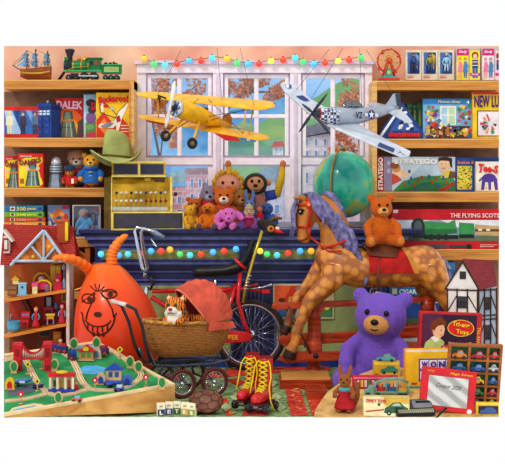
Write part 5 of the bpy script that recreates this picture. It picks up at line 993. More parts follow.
# ------------------------------------------------------------------ orange space hopper
Yo = -.60; P = PX(Yo)
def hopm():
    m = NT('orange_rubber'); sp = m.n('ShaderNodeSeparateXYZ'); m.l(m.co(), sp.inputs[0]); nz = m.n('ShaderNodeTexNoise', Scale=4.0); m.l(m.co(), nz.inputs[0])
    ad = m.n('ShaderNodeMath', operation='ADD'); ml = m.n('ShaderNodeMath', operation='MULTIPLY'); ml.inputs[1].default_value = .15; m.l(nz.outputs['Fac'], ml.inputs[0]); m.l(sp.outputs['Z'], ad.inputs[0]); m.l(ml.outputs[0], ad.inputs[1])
    m.l(m.ramp(ad.outputs[0], [(.15,hexc('#d8341a')+(1,)),(.62,hexc('#f0521c')+(1,)),(.95,hexc('#ff8a2a')+(1,))]), m.b.inputs['Base Color']); m.b.inputs['Roughness'].default_value = .28; m.b.inputs['Coat Weight'].default_value = .12; m.b.inputs['Specular IOR Level'].default_value = .3; return m.m  # ramp by height paints shading in: deep red below, light orange above
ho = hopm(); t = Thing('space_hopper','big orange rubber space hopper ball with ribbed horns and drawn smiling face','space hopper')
C = (117.5,330); prof = [(0,-50),(20,-48.6),(33,-41),(41.5,-26),(43.5,-8),(42,10),(37,28),(29,44),(21,56),(16,62.5),(11,66),(0,67.5)]
def smooth(pr, n=4):
    o = []
    for i in range(len(pr)-1):
        p0,p1,p2,p3 = pr[max(i-1,0)],pr[i],pr[i+1],pr[min(i+2,len(pr)-1)]
        for k in range(n):
            f = k/n; o.append(tuple(.5*(2*p1[c]+(p2[c]-p0[c])*f+(2*p0[c]-5*p1[c]+4*p2[c]-p3[c])*f*f+(3*p1[c]-p0[c]-3*p2[c]+p3[c])*f**3) for c in (0,1)))
    return [(max(0,a),b) for a,b in o]+[pr[-1]]
sp_ = smooth(prof)
def skew(z): return -.10*max(0,z)-.002*max(0,z)**2*.6
Qh = P @ Matrix.Translation(V(*C))
mb = MB(Qh); n = 36; vs, fs = [], []
for r_,z in sp_:
    for k in range(n): a = 2*math.pi*k/n; vs.append((r_*math.cos(a)+skew(z), r_*math.sin(a), z))
for i in range(len(sp_)-1):
    for k in range(n): fs.append((i*n+k,i*n+(k+1)%n,(i+1)*n+(k+1)%n,(i+1)*n+k))
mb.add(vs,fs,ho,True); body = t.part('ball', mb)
def rad(z):
    for (r0,z0),(r1,z1) in zip(sp_,sp_[1:]):
        if z0 <= z <= z1 and z1 > z0: return r0+(r1-r0)*(z-z0)/(z1-z0)
    return 0
def onball(px_, py_, off=.35):
    z = C[1]-py_; x = px_-C[0]-skew(z); r_ = rad(z)+off; return Vector((x+skew(z), -math.sqrt(max(1,r_*r_-x*x)), z))
horns = [([(112,264),(112,256),(114,249),(119,241),(127,235)],[6,5.6,5,4,2.6]),([(90,270),(85,264),(76,258),(66,255.5),(57,257)],[5.4,5,4.6,3.8,2.6])]
for hi,(pts,rs) in enumerate(horns):
    pp_, rr_ = [], []; hd = lambda q: -2-(24*min(1,q*1.6) if hi else 0)
    for i in range(len(pts)-1):
        for k in range(7):
            f = k/7; pp_.append(V(pts[i][0]*(1-f)+pts[i+1][0]*f, pts[i][1]*(1-f)+pts[i+1][1]*f, hd((i+f)/4))); rr_.append((rs[i]*(1-f)+rs[i+1]*f)*(1+.13*math.sin((i*7+k)*2*math.pi/3.5)))
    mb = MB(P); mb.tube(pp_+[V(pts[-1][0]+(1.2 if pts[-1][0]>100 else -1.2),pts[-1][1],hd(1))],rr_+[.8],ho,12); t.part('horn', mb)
mb = MB(Qh); ink = M('#4a1408',.5)
def ik(pts, r=.75, closed=False): mb.tube([onball(*p) for p in pts],r,ink,5,closed)
def arcp(cx, cy, rx, ry, a0, a1, n=14): return [(cx+rx*math.cos(R(a0+(a1-a0)*i/n)), cy+ry*math.sin(R(a0+(a1-a0)*i/n))) for i in range(n+1)]
ik(arcp(91.5,296,7,4.4,0,360)[:-1],.7,True); ik(arcp(112.5,291,7.4,4.2,0,360)[:-1],.7,True)
ik([(85,300),(98,290)],.8); ik([(105,288),(120,290)],.8)
ik([(98,291),(95,301),(91,310),(90,316)]); ik([(104,290),(111,297),(116,305),(118,313)])
ik(arcp(102,314,13.5,8,160,15)); ik(arcp(102.5,311,16.5,19,175,5),.8); ik([(86,312),(84.5,309.5)]); ik([(118.6,312),(120.5,309)])
for x in (92,97,102,107,112): ik([(x,321.6-abs(x-102)*.16),(x,328.6-abs(x-102)*.34)],.7)
for i in range(4): ik([(101+(i-1.5)*1.2,289),(100+(i-1.5)*5,284-(2 if i in (1,2) else 0))],.6)
def blob(cx, cy, rx, ry): mb.add([onball(cx,cy,.8)]+[onball(cx+rx*math.cos(i*math.pi/8),cy+ry*math.sin(i*math.pi/8),.6) for i in range(16)],[(0,1+i,1+(i+1)%16) for i in range(16)],ink,True)
blob(93,296.6,2.6,2.6); blob(113.5,291.6,2.8,2.4); blob(102,310.5,4.2,2.6)
for i in range(3): blob(103+(i-1)*5,329.5,1.4,2.2)
t.part('drawn_face', mb, label='smiling face drawn in dark line')
# ------------------------------------------------------------------ doll pram with tiger
Dp = 7.925; Yq = Dp-9; Q = LM(187.4,175+1728/Dp,Yq,1,rz=24); wk = BRICK('#c88a3c','#a9682a','#7a4a1c',17,bw=.35,rh=.16,ms=.025,st=.8,name='wicker',axes='XYZ'); stl = M('#59606c',.25,.6); cor = M('#d8604a',.75,n=.14,ns=12)
t = Thing('doll_pram','wicker doll pram with pleated coral hood and dark spoked wheels','doll pram')
def tub(u, v):
    a = 2*math.pi*u; q = .66+.34*math.sin(v*1.57)**.6; sx, sy = 45*q, 20*q; n_ = 2.6; c, s_ = math.cos(a), math.sin(a); x = sx*math.copysign(abs(c)**(2/n_),c); y = sy*math.copysign(abs(s_)**(2/n_),s_)
    z = 38+33*v+2.5*v*(x/45)**2; return (x,y,z)
mb = MB(Q); mb.grid(tub,40,8,wk); mb.poly([tub(i/40,0) for i in range(40)],wk); mb.grid(lambda u,v: tuple(Vector(tub(u,v))*1.0-Vector((tub(u,v)[0]*.04,tub(u,v)[1]*.06,0))),40,6,wk); bk_ = t.part('basket', mb)
mb = MB(Q)
for ph in (0,math.pi): mb.tube([Vector(tub(i/60,1))+Vector((0,.5*math.sin(i*1.3+ph),.8+.9*math.cos(i*1.3+ph))) for i in range(60)],1.5,M('#c98f44',.6,n=.2),6,True)
t.part('rim', mb, bk_)
# hood: pleated arches sweeping round a pivot
def hood(u, v):
    th = R(131-125*u); r_ = (43+1.3*abs(math.sin(u*math.pi*9)))*(1-.10*u); b = math.pi*v; x = 14+r_*math.cos(th)*math.sin(b)**.75*.86; z = 71+r_*math.sin(th)*math.sin(b)**.75; y = -21.5*math.cos(b)
    return (x,y,z)
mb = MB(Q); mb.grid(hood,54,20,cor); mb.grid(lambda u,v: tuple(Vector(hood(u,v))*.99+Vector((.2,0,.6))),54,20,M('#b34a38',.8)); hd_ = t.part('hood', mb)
mb = MB(Q); mb.tube([hood(0,j/20) for j in range(21)],1.1,M('#e07a60',.7),6); t.part('hood_trim', mb, hd_)
mb = MB(Q); mb.grid(lambda u,v: ((14+30*u)*1.0-4*(1-v)*u, -21.8+3*u*u*3*0, 72-9*v*(1-.3*u)),10,4,cor); t.part('apron', mb, hd_)
# chassis
mb = MB(Q)
for s_ in (-1,1):
    y = s_*15; mb.tube([(-46,y,46),(-40,y,32),(-20,y,30),(20,y,30),(38,y,33),(42,y,42)],1.4,stl,7)
    mb.tube([(-20,y,30),(-12,s_*20,22),(-17,s_*26,15)],1.2,stl,6); mb.tube([(20,y,30),(13,s_*20,22),(17,s_*26,15)],1.2,stl,6)
    mb.torus((-28,y,25),6.5,1,stl,n=18,k=5); mb.torus((30,y,26),6.5,1,stl,n=18,k=5)
for x in (-17,17): mb.tube([(x,-29,15),(x,29,15)],1.2,stl,6)
t.part('chassis', mb)
for x,y in ((-17,-30),(17,-30),(-17,30),(17,30)):
    mb = MB(Q); mb.torus((x,y,14.5),12.4,2.1,M('#5f2a26',.5),n=32,k=7); wl = t.part('wheel', mb)
    mb = MB(Q); mb.torus((x,y,14.5),10.4,.7,chm,n=28,k=6)
    for i in range(14): a = i*math.pi/7; mb.tube([(x,y,14.5),(x+10.4*math.cos(a),y,14.5+10.4*math.sin(a))],.3,chm,4)
    t.part('spokes', mb, wl)
    mb = MB(Q); mb.lathe([(0,-2.2),(2,-1.6),(2.4,1.6),(0,2.2)],M('#c9ccd2',.2,.8),(x,y,14.5),12,'Y'); t.part('hub', mb, wl)
# push handle (left end)
mb = MB(Q)
for s_ in (-1,1): mb.tube([(-44,s_*16,36),(-50,s_*18,50),(-55,s_*20,72),(-62,s_*21,88),(-72,s_*21,93)],1.7,M('#33373c',.35),8)
hn = t.part('handle', mb)
mb = MB(Q); mb.tube([(-72,-22,93),(-74,-10,93.5),(-74,10,93.5),(-72,22,93)],2.2,M('#d9d2cc',.3),8); t.part('grip', mb, hn)
# tiger cub toy
tg = FUR('#e07a1e'); 
def tiger_m():
    m = NT('tiger_stripes'); w_ = m.n('ShaderNodeTexWave', Scale=22.0, Distortion=6.0, Detail=2.0); w_.inputs['Detail Scale'].default_value = 2.0; m.l(m.co(), w_.inputs[0])
    m.l(m.ramp(w_.outputs['Fac'], [(.22,hexc('#2a1a12')+(1,)),(.36,hexc('#e8821e')+(1,))]), m.b.inputs['Base Color']); m.b.inputs['Roughness'].default_value = .85; return m.m
tm = tiger_m(); Qt = Q @ T3(-14,-9,68) @ ROT(-46) @ SC(1.25)
t = Thing('toy_tiger','striped orange toy tiger cub peeping out of the wicker pram','soft toy'); wht = FUR('#ece4d8')
mb = MB(Qt); mb.ball((0,3,4),(9,12,8),tm); mb.ball((0,-4,16),(8.4,7.6,7.8),tm); mb.ball((0,-9.5,13.4),(5,4,3.8),wht); mb.ball((-4.6,-8,11),(3,2.5,3),wht); mb.ball((4.6,-8,11),(3,2.5,3),wht)
for s_ in (-1,1): mb.ball((s_*6,-2,22.5),(2.8,1.8,3),tm); mb.tube([(s_*5,-4,8),(s_*6,-10,3)],[3.6,3.2],tm,10)
mb.ball((0,-8,6),(5,4,5),wht); mb.tube([(5,12,4),(14,14,5),(20,8,6)],[5,4,2.4],tm,10)
t.part('body', remesh(mb,.0045,2))
mb = MB(Qt); mb.ball((0,-13.4,14.8),(1.8,1.1,1.3),M('#b8402a',.4)); t.part('nose', mb)
for s_ in (-1,1): 
    mb = MB(Qt); mb.ball((s_*3.4,-10.6,18),(1.3,.9,1.5),M('#2c4a2a',.1)); t.part('eye', mb)
    mb = MB(Qt); mb.ball((s_*6,-3.4,22.6),(1.6,.8,1.8),FUR('#f0d0b0')); t.part('ear_lining', mb)
mb = MB(Qt); mb.tube([(-2.4,-12.6,11.4),(0,-13.2,12.4),(2.4,-12.6,11.4)],.35,M('#2a1a12',.5),5); t.part('mouth', mb)
# ------------------------------------------------------------------ red roofed dollhouse
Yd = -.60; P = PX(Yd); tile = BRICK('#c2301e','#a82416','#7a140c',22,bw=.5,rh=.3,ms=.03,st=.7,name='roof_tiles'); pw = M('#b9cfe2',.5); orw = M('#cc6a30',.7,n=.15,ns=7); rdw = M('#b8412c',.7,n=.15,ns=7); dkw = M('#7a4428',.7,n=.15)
fl_w = WOOD('#e0913c','#b8682a',3,30,name='orange_wood')
t = Thing('dollhouse','open fronted dollhouse with red tiled roof and pale blue gable truss','dollhouse')
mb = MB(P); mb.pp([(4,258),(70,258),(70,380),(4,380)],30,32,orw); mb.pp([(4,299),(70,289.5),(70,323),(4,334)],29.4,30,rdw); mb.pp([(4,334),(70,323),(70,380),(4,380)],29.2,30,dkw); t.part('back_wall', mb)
mb = MB(P); mb.bx(66.5,258,69.5,380,-1,31,M('#d9d4cc',.6)); mb.bx(66,258,66.5,380,0,30,M('#d8844a',.6)); t.part('side_wall', mb)
for y0,y1 in ((299,289),(335,323),(371,358)):
    mb = MB(P); mb.pp([(4,y0),(66.5,y1),(66.5,y1+3),(4,y0+3.4)],-1.5,30,fl_w); t.part('floor_board', mb)
mb = MB(P)
for pts in ([(1,226,14),(71,228,14),(77,262,-4),(1,265,-4)],[(71,228,14),(1,226,14),(1,262,34),(77,262,34)]): mb.prism([V(*p) for p in pts],(0,0,1.4),tile)
t.part('roof', mb)
mb = MB(P); mb.poly([V(45,232,-6.5),V(15,262,-6.5),V(67,262,-6.5)],M('#d8842e',.7,n=.3,ns=14,lo='#8a4018')); mb.pp([(45,231),(70,262),(74,262),(46,228)],-8,12,tile); mb.pp([(45,231),(12,264),(8,264),(44,228)],-8,12,tile); t.part('gable', mb)
mb = MB(P); mb.art([('c','#3a4a86',38,252,2),('c','#3a6a96',52,252,2.2),('c','#e8c24a',34,256,1.6),('c','#e8c24a',50,246,1.4),('c','#c23a2a',56,257,1.5),('c','#3a4a86',48,257,1.4)],d=-6.8); t.part('gable_painting', mb)
mb = MB(P)
for a,b,w_ in (((45,230),(12,265),1.5),((45,230),(68,262),1.5),((14,260.5),(68,260.5),1.3),((45,232),(45,260),1.1),((33,246),(45,260),1.1),((57,246),(45,260),1.1)): mb.tube([V(*a,-8.6),V(*b,-8.6)],w_,pw,4,smooth=False)
t.part('truss', mb)
mb = MB(P); mb.bx(56.5,221,67,243,4,11,M('#b8542c',.7)); mb.bx(55.8,219.6,68,222,3,12,M('#c9683a',.7)); mb.bx(64.5,221,67.6,241,3.2,4,M('#f2d21e',.6)); t.part('chimney', mb, bev=.001)
mb = MB(P); mb.bx(4,236,10,253,-3,10,M('#d8d0c6',.6)); mb.bx(4,238,9,251,-3.6,-3,M('#a8302a',.6)); mb.prism([V(4,229,-5),V(14,241,-5),V(12.5,242,-5),V(4,232,-5)],(0,15,0),M('#e2dcd6',.6)); mb.bx(5,240,8,249,-4,-3.6,M('#e9e2dc',.5)); t.part('dormer_window', mb)
mb = MB(P)
for i in range(9): mb.bx(18+i*1.7,299+i*3.2,22+i*1.7,302.4+i*3.2,14,28,M('#5a2c1c',.6))
mb.tube([V(20,292+4,13),V(34,324,13)],.7,M('#7a3a22',.5),5); t.part('staircase', mb)
def mini(name,label,cat,parts,Pm=None,group='dollhouse furniture and dolls'):
    t = Thing(name,label,cat,group)
    for pn,items in parts:
        mb = MB(Pm or P)
        for it in items:
            m = M(it[-1],.5)
            if it[0] == 'b': x0,y0,x1,y1,d0,d1 = it[1:7]; mb.bx(x0,y0,x1,y1,d0,d1,m)
            elif it[0] == 's': mb.ball(V(*it[1:4]),it[4],m,None,10,7)
            elif it[0] == 'l': mb.lathe(it[2],m,V(*it[1]),14)
            elif it[0] == 't': mb.tube([V(*q) for q in it[1]],it[2],m,6)
            elif it[0] == 'p': mb.pp(it[1],it[2],it[3],m)
        t.part(pn, mb)
    return t
def doll(name,label,x,y,h,d,dress,hair,top=None,group='dollhouse furniture and dolls'):
    k = h/20; t = Thing(name,label,'doll',group); mb = MB(P); mb.lathe([(4*k,0),(3.6*k,3*k),(2*k,9*k),(2.2*k,13*k),(1*k,15*k)],M(dress,.7),V(x,y,d),12); b = t.part('dress', mb)
    mb = MB(P)
    for s_ in (-1,1): mb.tube([V(x+s_*2*k,y-13.4*k,d),V(x+s_*3.6*k,y-10*k,d-1),V(x+s_*3*k,y-7*k,d-2)],.8*k,M(top or dress,.7),6)
    t.part('arm', mb); mb = MB(P); mb.ball(V(x,y-17*k,d),(2*k,1.9*k,2.3*k),M('#e8b894',.6),None,10,8); t.part('head', mb); mb = MB(P); mb.ball(V(x,y-17.8*k,d+.7*k),(2.3*k,2*k,2.2*k),M(hair,.7),None,10,8); t.part('hair', mb)
mini('toy_washstand','pale blue toy washstand with heart cutout in the dollhouse attic','toy furniture',[('cabinet',[('b',17.5,283.5,25.5,295.5,4,10,'#8fc4e0'),('b',17,283,26,284.2,3.6,10.4,'#b9dcee')]),('heart',[('s',21.5,287.5,3.8,1.1,'#5a4a50')]),('base',[('b',16.5,294.6,27.5,296.4,3,11,'#7fb0d0')])])
mini('toy_dresser','brown toy dresser left of the blue washstand in the dollhouse','toy furniture',[('cabinet',[('b',6,285,16,297,8,16,'#8a5a3a')]),('drawer',[('b',7,287,15,290,7.4,8,'#a86f48')]),('drawer',[('b',7,291.5,15,295,7.4,8,'#a86f48')])])
mini('toy_clock_house','tiny yellow gabled toy house standing on the brown dresser','toy',[('house',[('b',11,280,17,285,9,14,'#e8d08a')]),('roof',[('p',[(9.5,280.6),(14,276),(18.5,280.6)],8,15,'#e8b82a')])])
mini('toy_bed','yellow arched toy bed with pink cover in the dollhouse attic','toy furniture',[('headboard',[('t',[(31,291,22),(31,279,22),(35,275,22),(42,275,22),(46,279,22),(46,291,22)],1.2,'#e8c02a')]),('mattress',[('b',32,282,46,290,6,22,'#d83a6a')]),('pillow',[('s',39,280.5,17,3.4,'#f0c8d8')]),('footboard',[('t',[(36,294,5),(36,284,5),(40,281,5),(46,281,5),(50,284,5),(50,292,5)],1.2,'#e8c02a')])])
mini('toy_wardrobe','tall yellow toy wardrobe against the dollhouse attic wall','toy furniture',[('cabinet',[('b',47,267,58,290,22,29,'#d8a82a'),('t',[(47,267,24),(52.5,263.5,24),(58,267,24)],1.6,'#b8862a')]),('door',[('b',48,268.5,52.2,288,21.4,22,'#f0cc4a')]),('door',[('b',52.8,268.5,57,288,21.4,22,'#f0cc4a')])])
mini('toy_stool','pink and cream toy stool at the front of the dollhouse attic','toy furniture',[('seat',[('b',31.5,283,37.5,286.5,1,6,'#e85a8a')]),('body',[('b',32,286.5,37,294,1.4,5.6,'#e8d8a0')])])
mini('toy_basket','lilac toy basket in front of the yellow wardrobe','toy',[('basket',[('l',(46.5,292,5),[(2.2,0),(2.8,6),(3,6.4),(2.4,6.2)],'#9a8ac0')]),('lining',[('s',46.5,286,5,2.2,'#d8486a')])])
mini('toy_armchair','crimson toy armchair at the right of the dollhouse attic','toy furniture',[('seat',[('b',53,282,61,290.5,3,10,'#c8203a')]),('backrest',[('b',54,274,60,283,9,11,'#d83048')]),('cushion',[('s',57,281,5,2,'#f08a9a')])])
mini('toy_floor_lamp','pale blue flared toy floor lamp by the dollhouse side wall','toy',[('base',[('l',(63,290,8),[(3,0),(2.6,3),(1.4,9),(.6,12)],'#8fb8e0')]),('pole',[('t',[(63,278,8),(63,268,8)],.6,'#7fa6d8')]),('shade',[('l',(63,270,8),[(2.4,0),(1.4,6)],'#a99ad0')])])
mini('toy_bathtub','pale blue toy bathtub on the dollhouse middle floor','toy furniture',[('tub',[('l',(13,331.5,8),[(6,0),(7,3),(7.6,9.4),(8,10),(6.6,9.4),(5.8,4)],'#5aa6c8')]),('taps',[('t',[(9,322,10),(9,316,10),(11,315,9)],.6,'#a8b0b8')])])
mini('toy_chair','red toy chair with blue stripe behind the bathtub','toy furniture',[('seat',[('b',19,320,28,323,4,11,'#c8242e')]),('backrest',[('b',19.5,312.5,28,319,10,11.5,'#d8303a'),('b',20,315,27.5,316.4,9.6,10,'#6a9ad0')]),('leg',[('b',19.5,323,21,328.5,4.5,6,'#a81c26')]),('leg',[('b',26,323,27.5,328,4.5,6,'#a81c26')])])
doll('toy_doll','toy doll with orange hair, blue top and red skirt beside the stairs',35.5,327,20,3,'#c82a3a','#d8742a','#5a9ac8')
mini('toy_mirror','arched dark framed toy mirror on the dollhouse middle wall','toy furniture',[('frame',[('t',[(41,309,28),(41,300,28),(44.5,296,28),(48,300,28),(48,309,28)],1.2,'#3a3040')]),('glass',[('b',42,300,47,309,28,28.6,'#b9c4d8')])])
mini('toy_table','yellow toy table with drawer on the dollhouse middle floor','toy furniture',[('tabletop',[('b',45,314.5,54,316,4,11,'#f2d04a')]),('drawer',[('b',46,316,53,319.5,4.6,10,'#d8a42a')]),('leg',[('b',46,319.5,47.2,325.5,5,6,'#8f8ac8')]),('leg',[('b',52,319.5,53.2,324.5,5,6,'#8f8ac8')])])
mini('toy_birdcage','small blue toy birdcage by the dollhouse mirror','toy',[('cage',[('l',(53.5,311,20),[(2.4,0),(2.4,4),(1.4,6),(0,7)],'#5a8ac8')]),('stand',[('t',[(53.5,311,20),(53.5,323,20)],.5,'#4a6a90')])])
mini('toy_stove','small red toy stove under the arched mirror','toy furniture',[('body',[('b',40.5,309,50,322,20,27,'#b8283a')]),('oven_door',[('b',42,312,48,319,19.5,20,'#5a2028')])])
doll('toy_doll','toy doll in pink bonnet and red gown at the right of the middle floor',61.5,323.5,19,4,'#c83048','#c8408a','#8fa0d0')
mini('toy_picture','yellow framed toy picture on the right of the middle floor wall','toy',[('frame',[('b',57.5,294.5,63,305,28.6,29.4,'#e0c02a')]),('picture',[('b',58.6,296,62,303.4,28.2,28.6,'#6a7a5a')])])
mini('toy_armchair','red toy armchair at the left of the dollhouse ground floor','toy furniture',[('seat',[('b',9,351,22,366,4,12,'#c8202e')]),('backrest',[('b',10,344,21,354,11,14,'#d8303e')])])
mini('toy_armchair','red toy armchair in the middle of the dollhouse ground floor','toy furniture',[('seat',[('b',40,350,51,362,3,11,'#c8202e')]),('backrest',[('b',41,343,51,352,10,13,'#d8303e')])])
mini('toy_blackboard','small dark toy blackboard on the dollhouse ground floor wall','toy',[('frame',[('b',34.5,330,46,340,28.2,29,'#8a5a3a')]),('slate',[('b',35.5,331,45,339,27.8,28.2,'#2c3238')])])
doll('toy_doll','toy doll in a teal gown on the dollhouse ground floor',60,360,22,4,'#2f9a9a','#2a2028')
mini('toy_cupboard','orange toy cupboard behind the teal doll','toy furniture',[('cabinet',[('b',50,334,58,360,20,27,'#d8862a')]),('door',[('b',51,337,57,348,19.5,20,'#e8a44a')])])
# ------------------------------------------------------------------ train table
CAM = Vector((0,-D0,EYE))
class Plane:
    def __init__(s, A, B, C): s.A = A; s.n = (B-A).cross(C-A).normalized(); s.n *= 1 if s.n.z > 0 else -1
    def __call__(s, px_, py_, up=0):
        d = Vector(((px_-HX)/F,1,-(py_-HY)/F)); return CAM+d*((s.A-CAM).dot(s.n)/d.dot(s.n))+s.n*up
    def LM(s, px_, py_, sc_=1, rz=0, up=0):
        p = s(px_,py_,up); return Matrix.Translation(p) @ ROT(rz) @ SC((p.y+D0)/F*sc_)
    def prism(s, pts, h0, h1, m, mb=None): mb = mb or MB(); return mb.prism([s(x,y,h0) for x,y in pts], s.n*(h1-h0), m)
tA, tB, tC = W(97,343,-.98), W(175,386,-1.70), W(4,417,-2.2); TP = Plane(tA,tB,tC)
pine = WOOD('#dcab62','#b9803c',2,10,name='table_pine'); grn = M('#2f9a5c',.7,n=.12,ns=9,lo='#24804a')
outer = [(97,343),(175,386),(4,417),(4,356)]; inner = [(96,345.3),(169.5,385.6),(4,415),(4,358)]
t = Thing('train_table','low pine play table with a green painted top covered in wooden railway','table')
mb = MB(); top = [TP(*p) for p in outer]; bot = [Vector((v.x,v.y,z)) for v,z in zip(top,(0,0,0,0))]
bot[2] = top[2]-Vector((0,0,.004)); bot[3] = top[3]-Vector((0,0,.12)); mb.add(top+bot,[(0,1,2,3),(7,6,5,4),(0,4,5,1),(1,5,6,2),(2,6,7,3),(3,7,4,0)],pine); t.part('apron', mb)
mb = TP.prism(inner,.001,.004,grn); t.part('playboard', mb)
mb = MB()
for (a,b,c,d) in ((0,1,1,0),(1,2,2,1),(3,0,0,3)): TP.prism([outer[a],outer[b],inner[c],inner[d]],.001,.014,M('#efd3a0',.5),mb)
t.part('rim', mb)
mb = MB(); TP.prism([(8,414),(12,409),(22,406.5),(34,404),(44,405.5),(38,409.5),(26,411.6)],.004,.0055,M('#e2cf9a',.7),mb); TP.prism([(9,414.4),(14,410.6),(24,408.6),(36,406.6),(30,410),(20,412)],.0055,.007,M('#4fa8dc',.3),mb); t.part('painted_beach', mb); mb = MB()
TP.prism([(78,371),(84,367),(96,366.4),(106,369),(104,373.6),(92,375.4),(82,374.6)],.004,.007,M('#4fb2e4',.3),mb); t.part('painted_pond', mb); mb = MB(); TP.prism([(68,350),(74,346.4),(92,345.6),(104,352),(96,353),(86,349.6)],.004,.007,M('#6fc0e8',.3),mb); t.part('painted_pond', mb); mb = MB(); TP.prism([(8,391),(30,384),(44,385),(46,389),(22,396),(8,397)],.004,.0065,M('#5a6470',.7),mb); t.part('painted_airstrip', mb)
def cat_(pts, n=6):
    o = []
    for i in range(len(pts)-1):
        p0,p1,p2,p3 = pts[max(i-1,0)],pts[i],pts[i+1],pts[min(i+2,len(pts)-1)]
        for k in range(n):
            f = k/n; o.append(tuple(.5*(2*p1[c]+(p2[c]-p0[c])*f+(2*p0[c]-5*p1[c]+4*p2[c]-p3[c])*f*f+(3*p1[c]-p0[c]-3*p2[c]+p3[c])*f**3) for c in (0,1)))
    return o+[pts[-1]]
tk = M('#e6cba4',.6,n=.08); tkd = M('#a98a66',.6)
def ribbon(mb, pts, w_, h0, h1, m, off=0):
    C = [TP(x,y) for x,y in cat_(pts)]; vs, fs = [], []
    for i,c in enumerate(C):
        d = (C[min(i+1,len(C)-1)]-C[max(i-1,0)]).normalized(); l = TP.n.cross(d).normalized()
        vs += [c+l*(off-w_)+TP.n*h0, c+l*(off+w_)+TP.n*h0, c+l*(off+w_)+TP.n*h1, c+l*(off-w_)+TP.n*h1]
    for i in range(len(C)-1):
        for k in range(4): a = i*4; fs.append((a+k,a+(k+1)%4,a+4+(k+1)%4,a+4+k))
    fs += [(0,1,2,3),tuple(len(vs)-1-k for k in range(4))]; mb.add(vs,fs,m)
t = Thing('toy_railway_track','pale beech wooden railway track looping over the green table','toy track')
for i,pts in enumerate(([(5,402.5),(22,401),(38,397.5),(48,394.5)],[(26,362),(32,374),(39,386),(48,394.5)],[(48,394.5),(56,396.5),(68,396),(80,393),(89,390.5)],[(50,353),(62,354),(71,360),(77,371),(82,383),(89,390.5)],[(89,390.5),(100,391.5),(114,391.5),(128,388),(138,382),(141,376),(136,369),(126,361),(114,353.5),(104,348)],[(5,362),(16,358),(26,356),(40,354),(52,353)],[(90,356),(98,353),(106,354)])):
    mb = MB(); ribbon(mb,pts,.0165,.004,.012+i*.0004,tk); p_ = t.part('track_piece', mb); mb = MB()
    for o in (-.008,.008): ribbon(mb,pts,.0018,.011+i*.0004,.0128+i*.0004,tkd,o)
    t.part('groove', mb, p_)
GT = 'wooden toys on the train table'
def mini2(name,label,cat,px_,py_,parts,sc_=1.25,rz=0,group=GT,PL=None,up=.004):
    """toy on a table: local units are pixels, x right, y away, z up from the table"""
    t = Thing(name,label,cat,group); Q = (PL or TP).LM(px_,py_,sc_*(.8 if name=='toy_bridge' else 1),rz,up)
    for part in parts:
        pn, items = part[0], part[1]; mb = MB(Q)
        for it in items:
            m = it[-1] if not isinstance(it[-1],str) else M(it[-1],.45)
            if it[0] == 'b': mb.box(*it[1:7],m)
            elif it[0] == 's': mb.ball(it[1],it[2],m,None,12,8)
            elif it[0] == 'l': mb.lathe(it[2],m,it[1],16)
            elif it[0] == 'y': mb.lathe(it[2],m,it[1],16,'Y')
            elif it[0] == 't': mb.tube(it[1],it[2],m,7)
            elif it[0] == 'p': mb.prism([(x,it[2],z) for x,z in it[1]],(0,it[3]-it[2],0),m)
        t.part(pn, mb)
    return t, Q
treelab = [((14,374),'flat green wooden tree in front of the left bridge tower'),((54.5,372),'flat green wooden tree right of the red bridge'),((74,351),'flat green wooden tree by the back rim of the table'),((96.5,350),'flat green wooden tree at the back corner of the table'),((58.5,405),'flat green wooden tree standing nearest the front rim'),((130,369),'flat green wooden tree outside the right loop, left of its twin'),((138.5,374),'flat green wooden tree outside the right loop, right of its twin'),((162,390),'flat green wooden tree alone near the right front corner')]
def oval(rx, rz_, cz, n=18): return [(rx*math.cos(2*math.pi*i/n), cz+rz_*math.sin(2*math.pi*i/n)) for i in range(n)]
for (x,y),lab in treelab: mini2('toy_tree',lab,'toy tree',x,y,[('trunk',[('b',-2.6,-1.5,0,2.6,1.5,1.4,'#cda777')]),('crown',[('p',oval(3.4,4.6,5.6),-.8,.8,'#d9b98a')]),('leaf_panel',[('p',oval(2.5,3.6,5.6),-1.1,-.8,'#2f8a4a')])],group='flat wooden trees on the train table')
signs = [((28,375),'yellow','yellow diamond road sign on the path below the bridge'),((42,370),'yellow','yellow diamond road sign right of the bridge path'),((37.5,392),'yellow','yellow road sign beside the airstrip'),((120,360),'yellow','yellow road sign outside the far right loop'),((21,405),'red','red topped signal at the front left beside the beach'),((95,391),'red','red octagon stop sign at the track junction'),((146,388),'red','small red topped signal near the right front corner')]
for (x,y),c_,lab in signs:
    col = '#ead02a' if c_ == 'yellow' else '#d0262a'
    mini2('toy_sign',lab,'toy sign',x,y,[('post',[('t',[(0,0,0),(0,0,7)],.6,'#cda777'),('l',(0,0,0),[(2,0),(2,.8),(0,.9)],'#cda777')]),('plate',[('p',[(0,5.4),(2.6,8),(0,10.6),(-2.6,8)] if c_ == 'yellow' else oval(2.5,2.4,8.4,8),-1,-.2,col)]),('symbol',[('p',oval(.9,1,8.1,8),-1.2,-1,'#2a2a2a' if c_=='yellow' else '#f4f0ea')])],group='little signs on the train table')
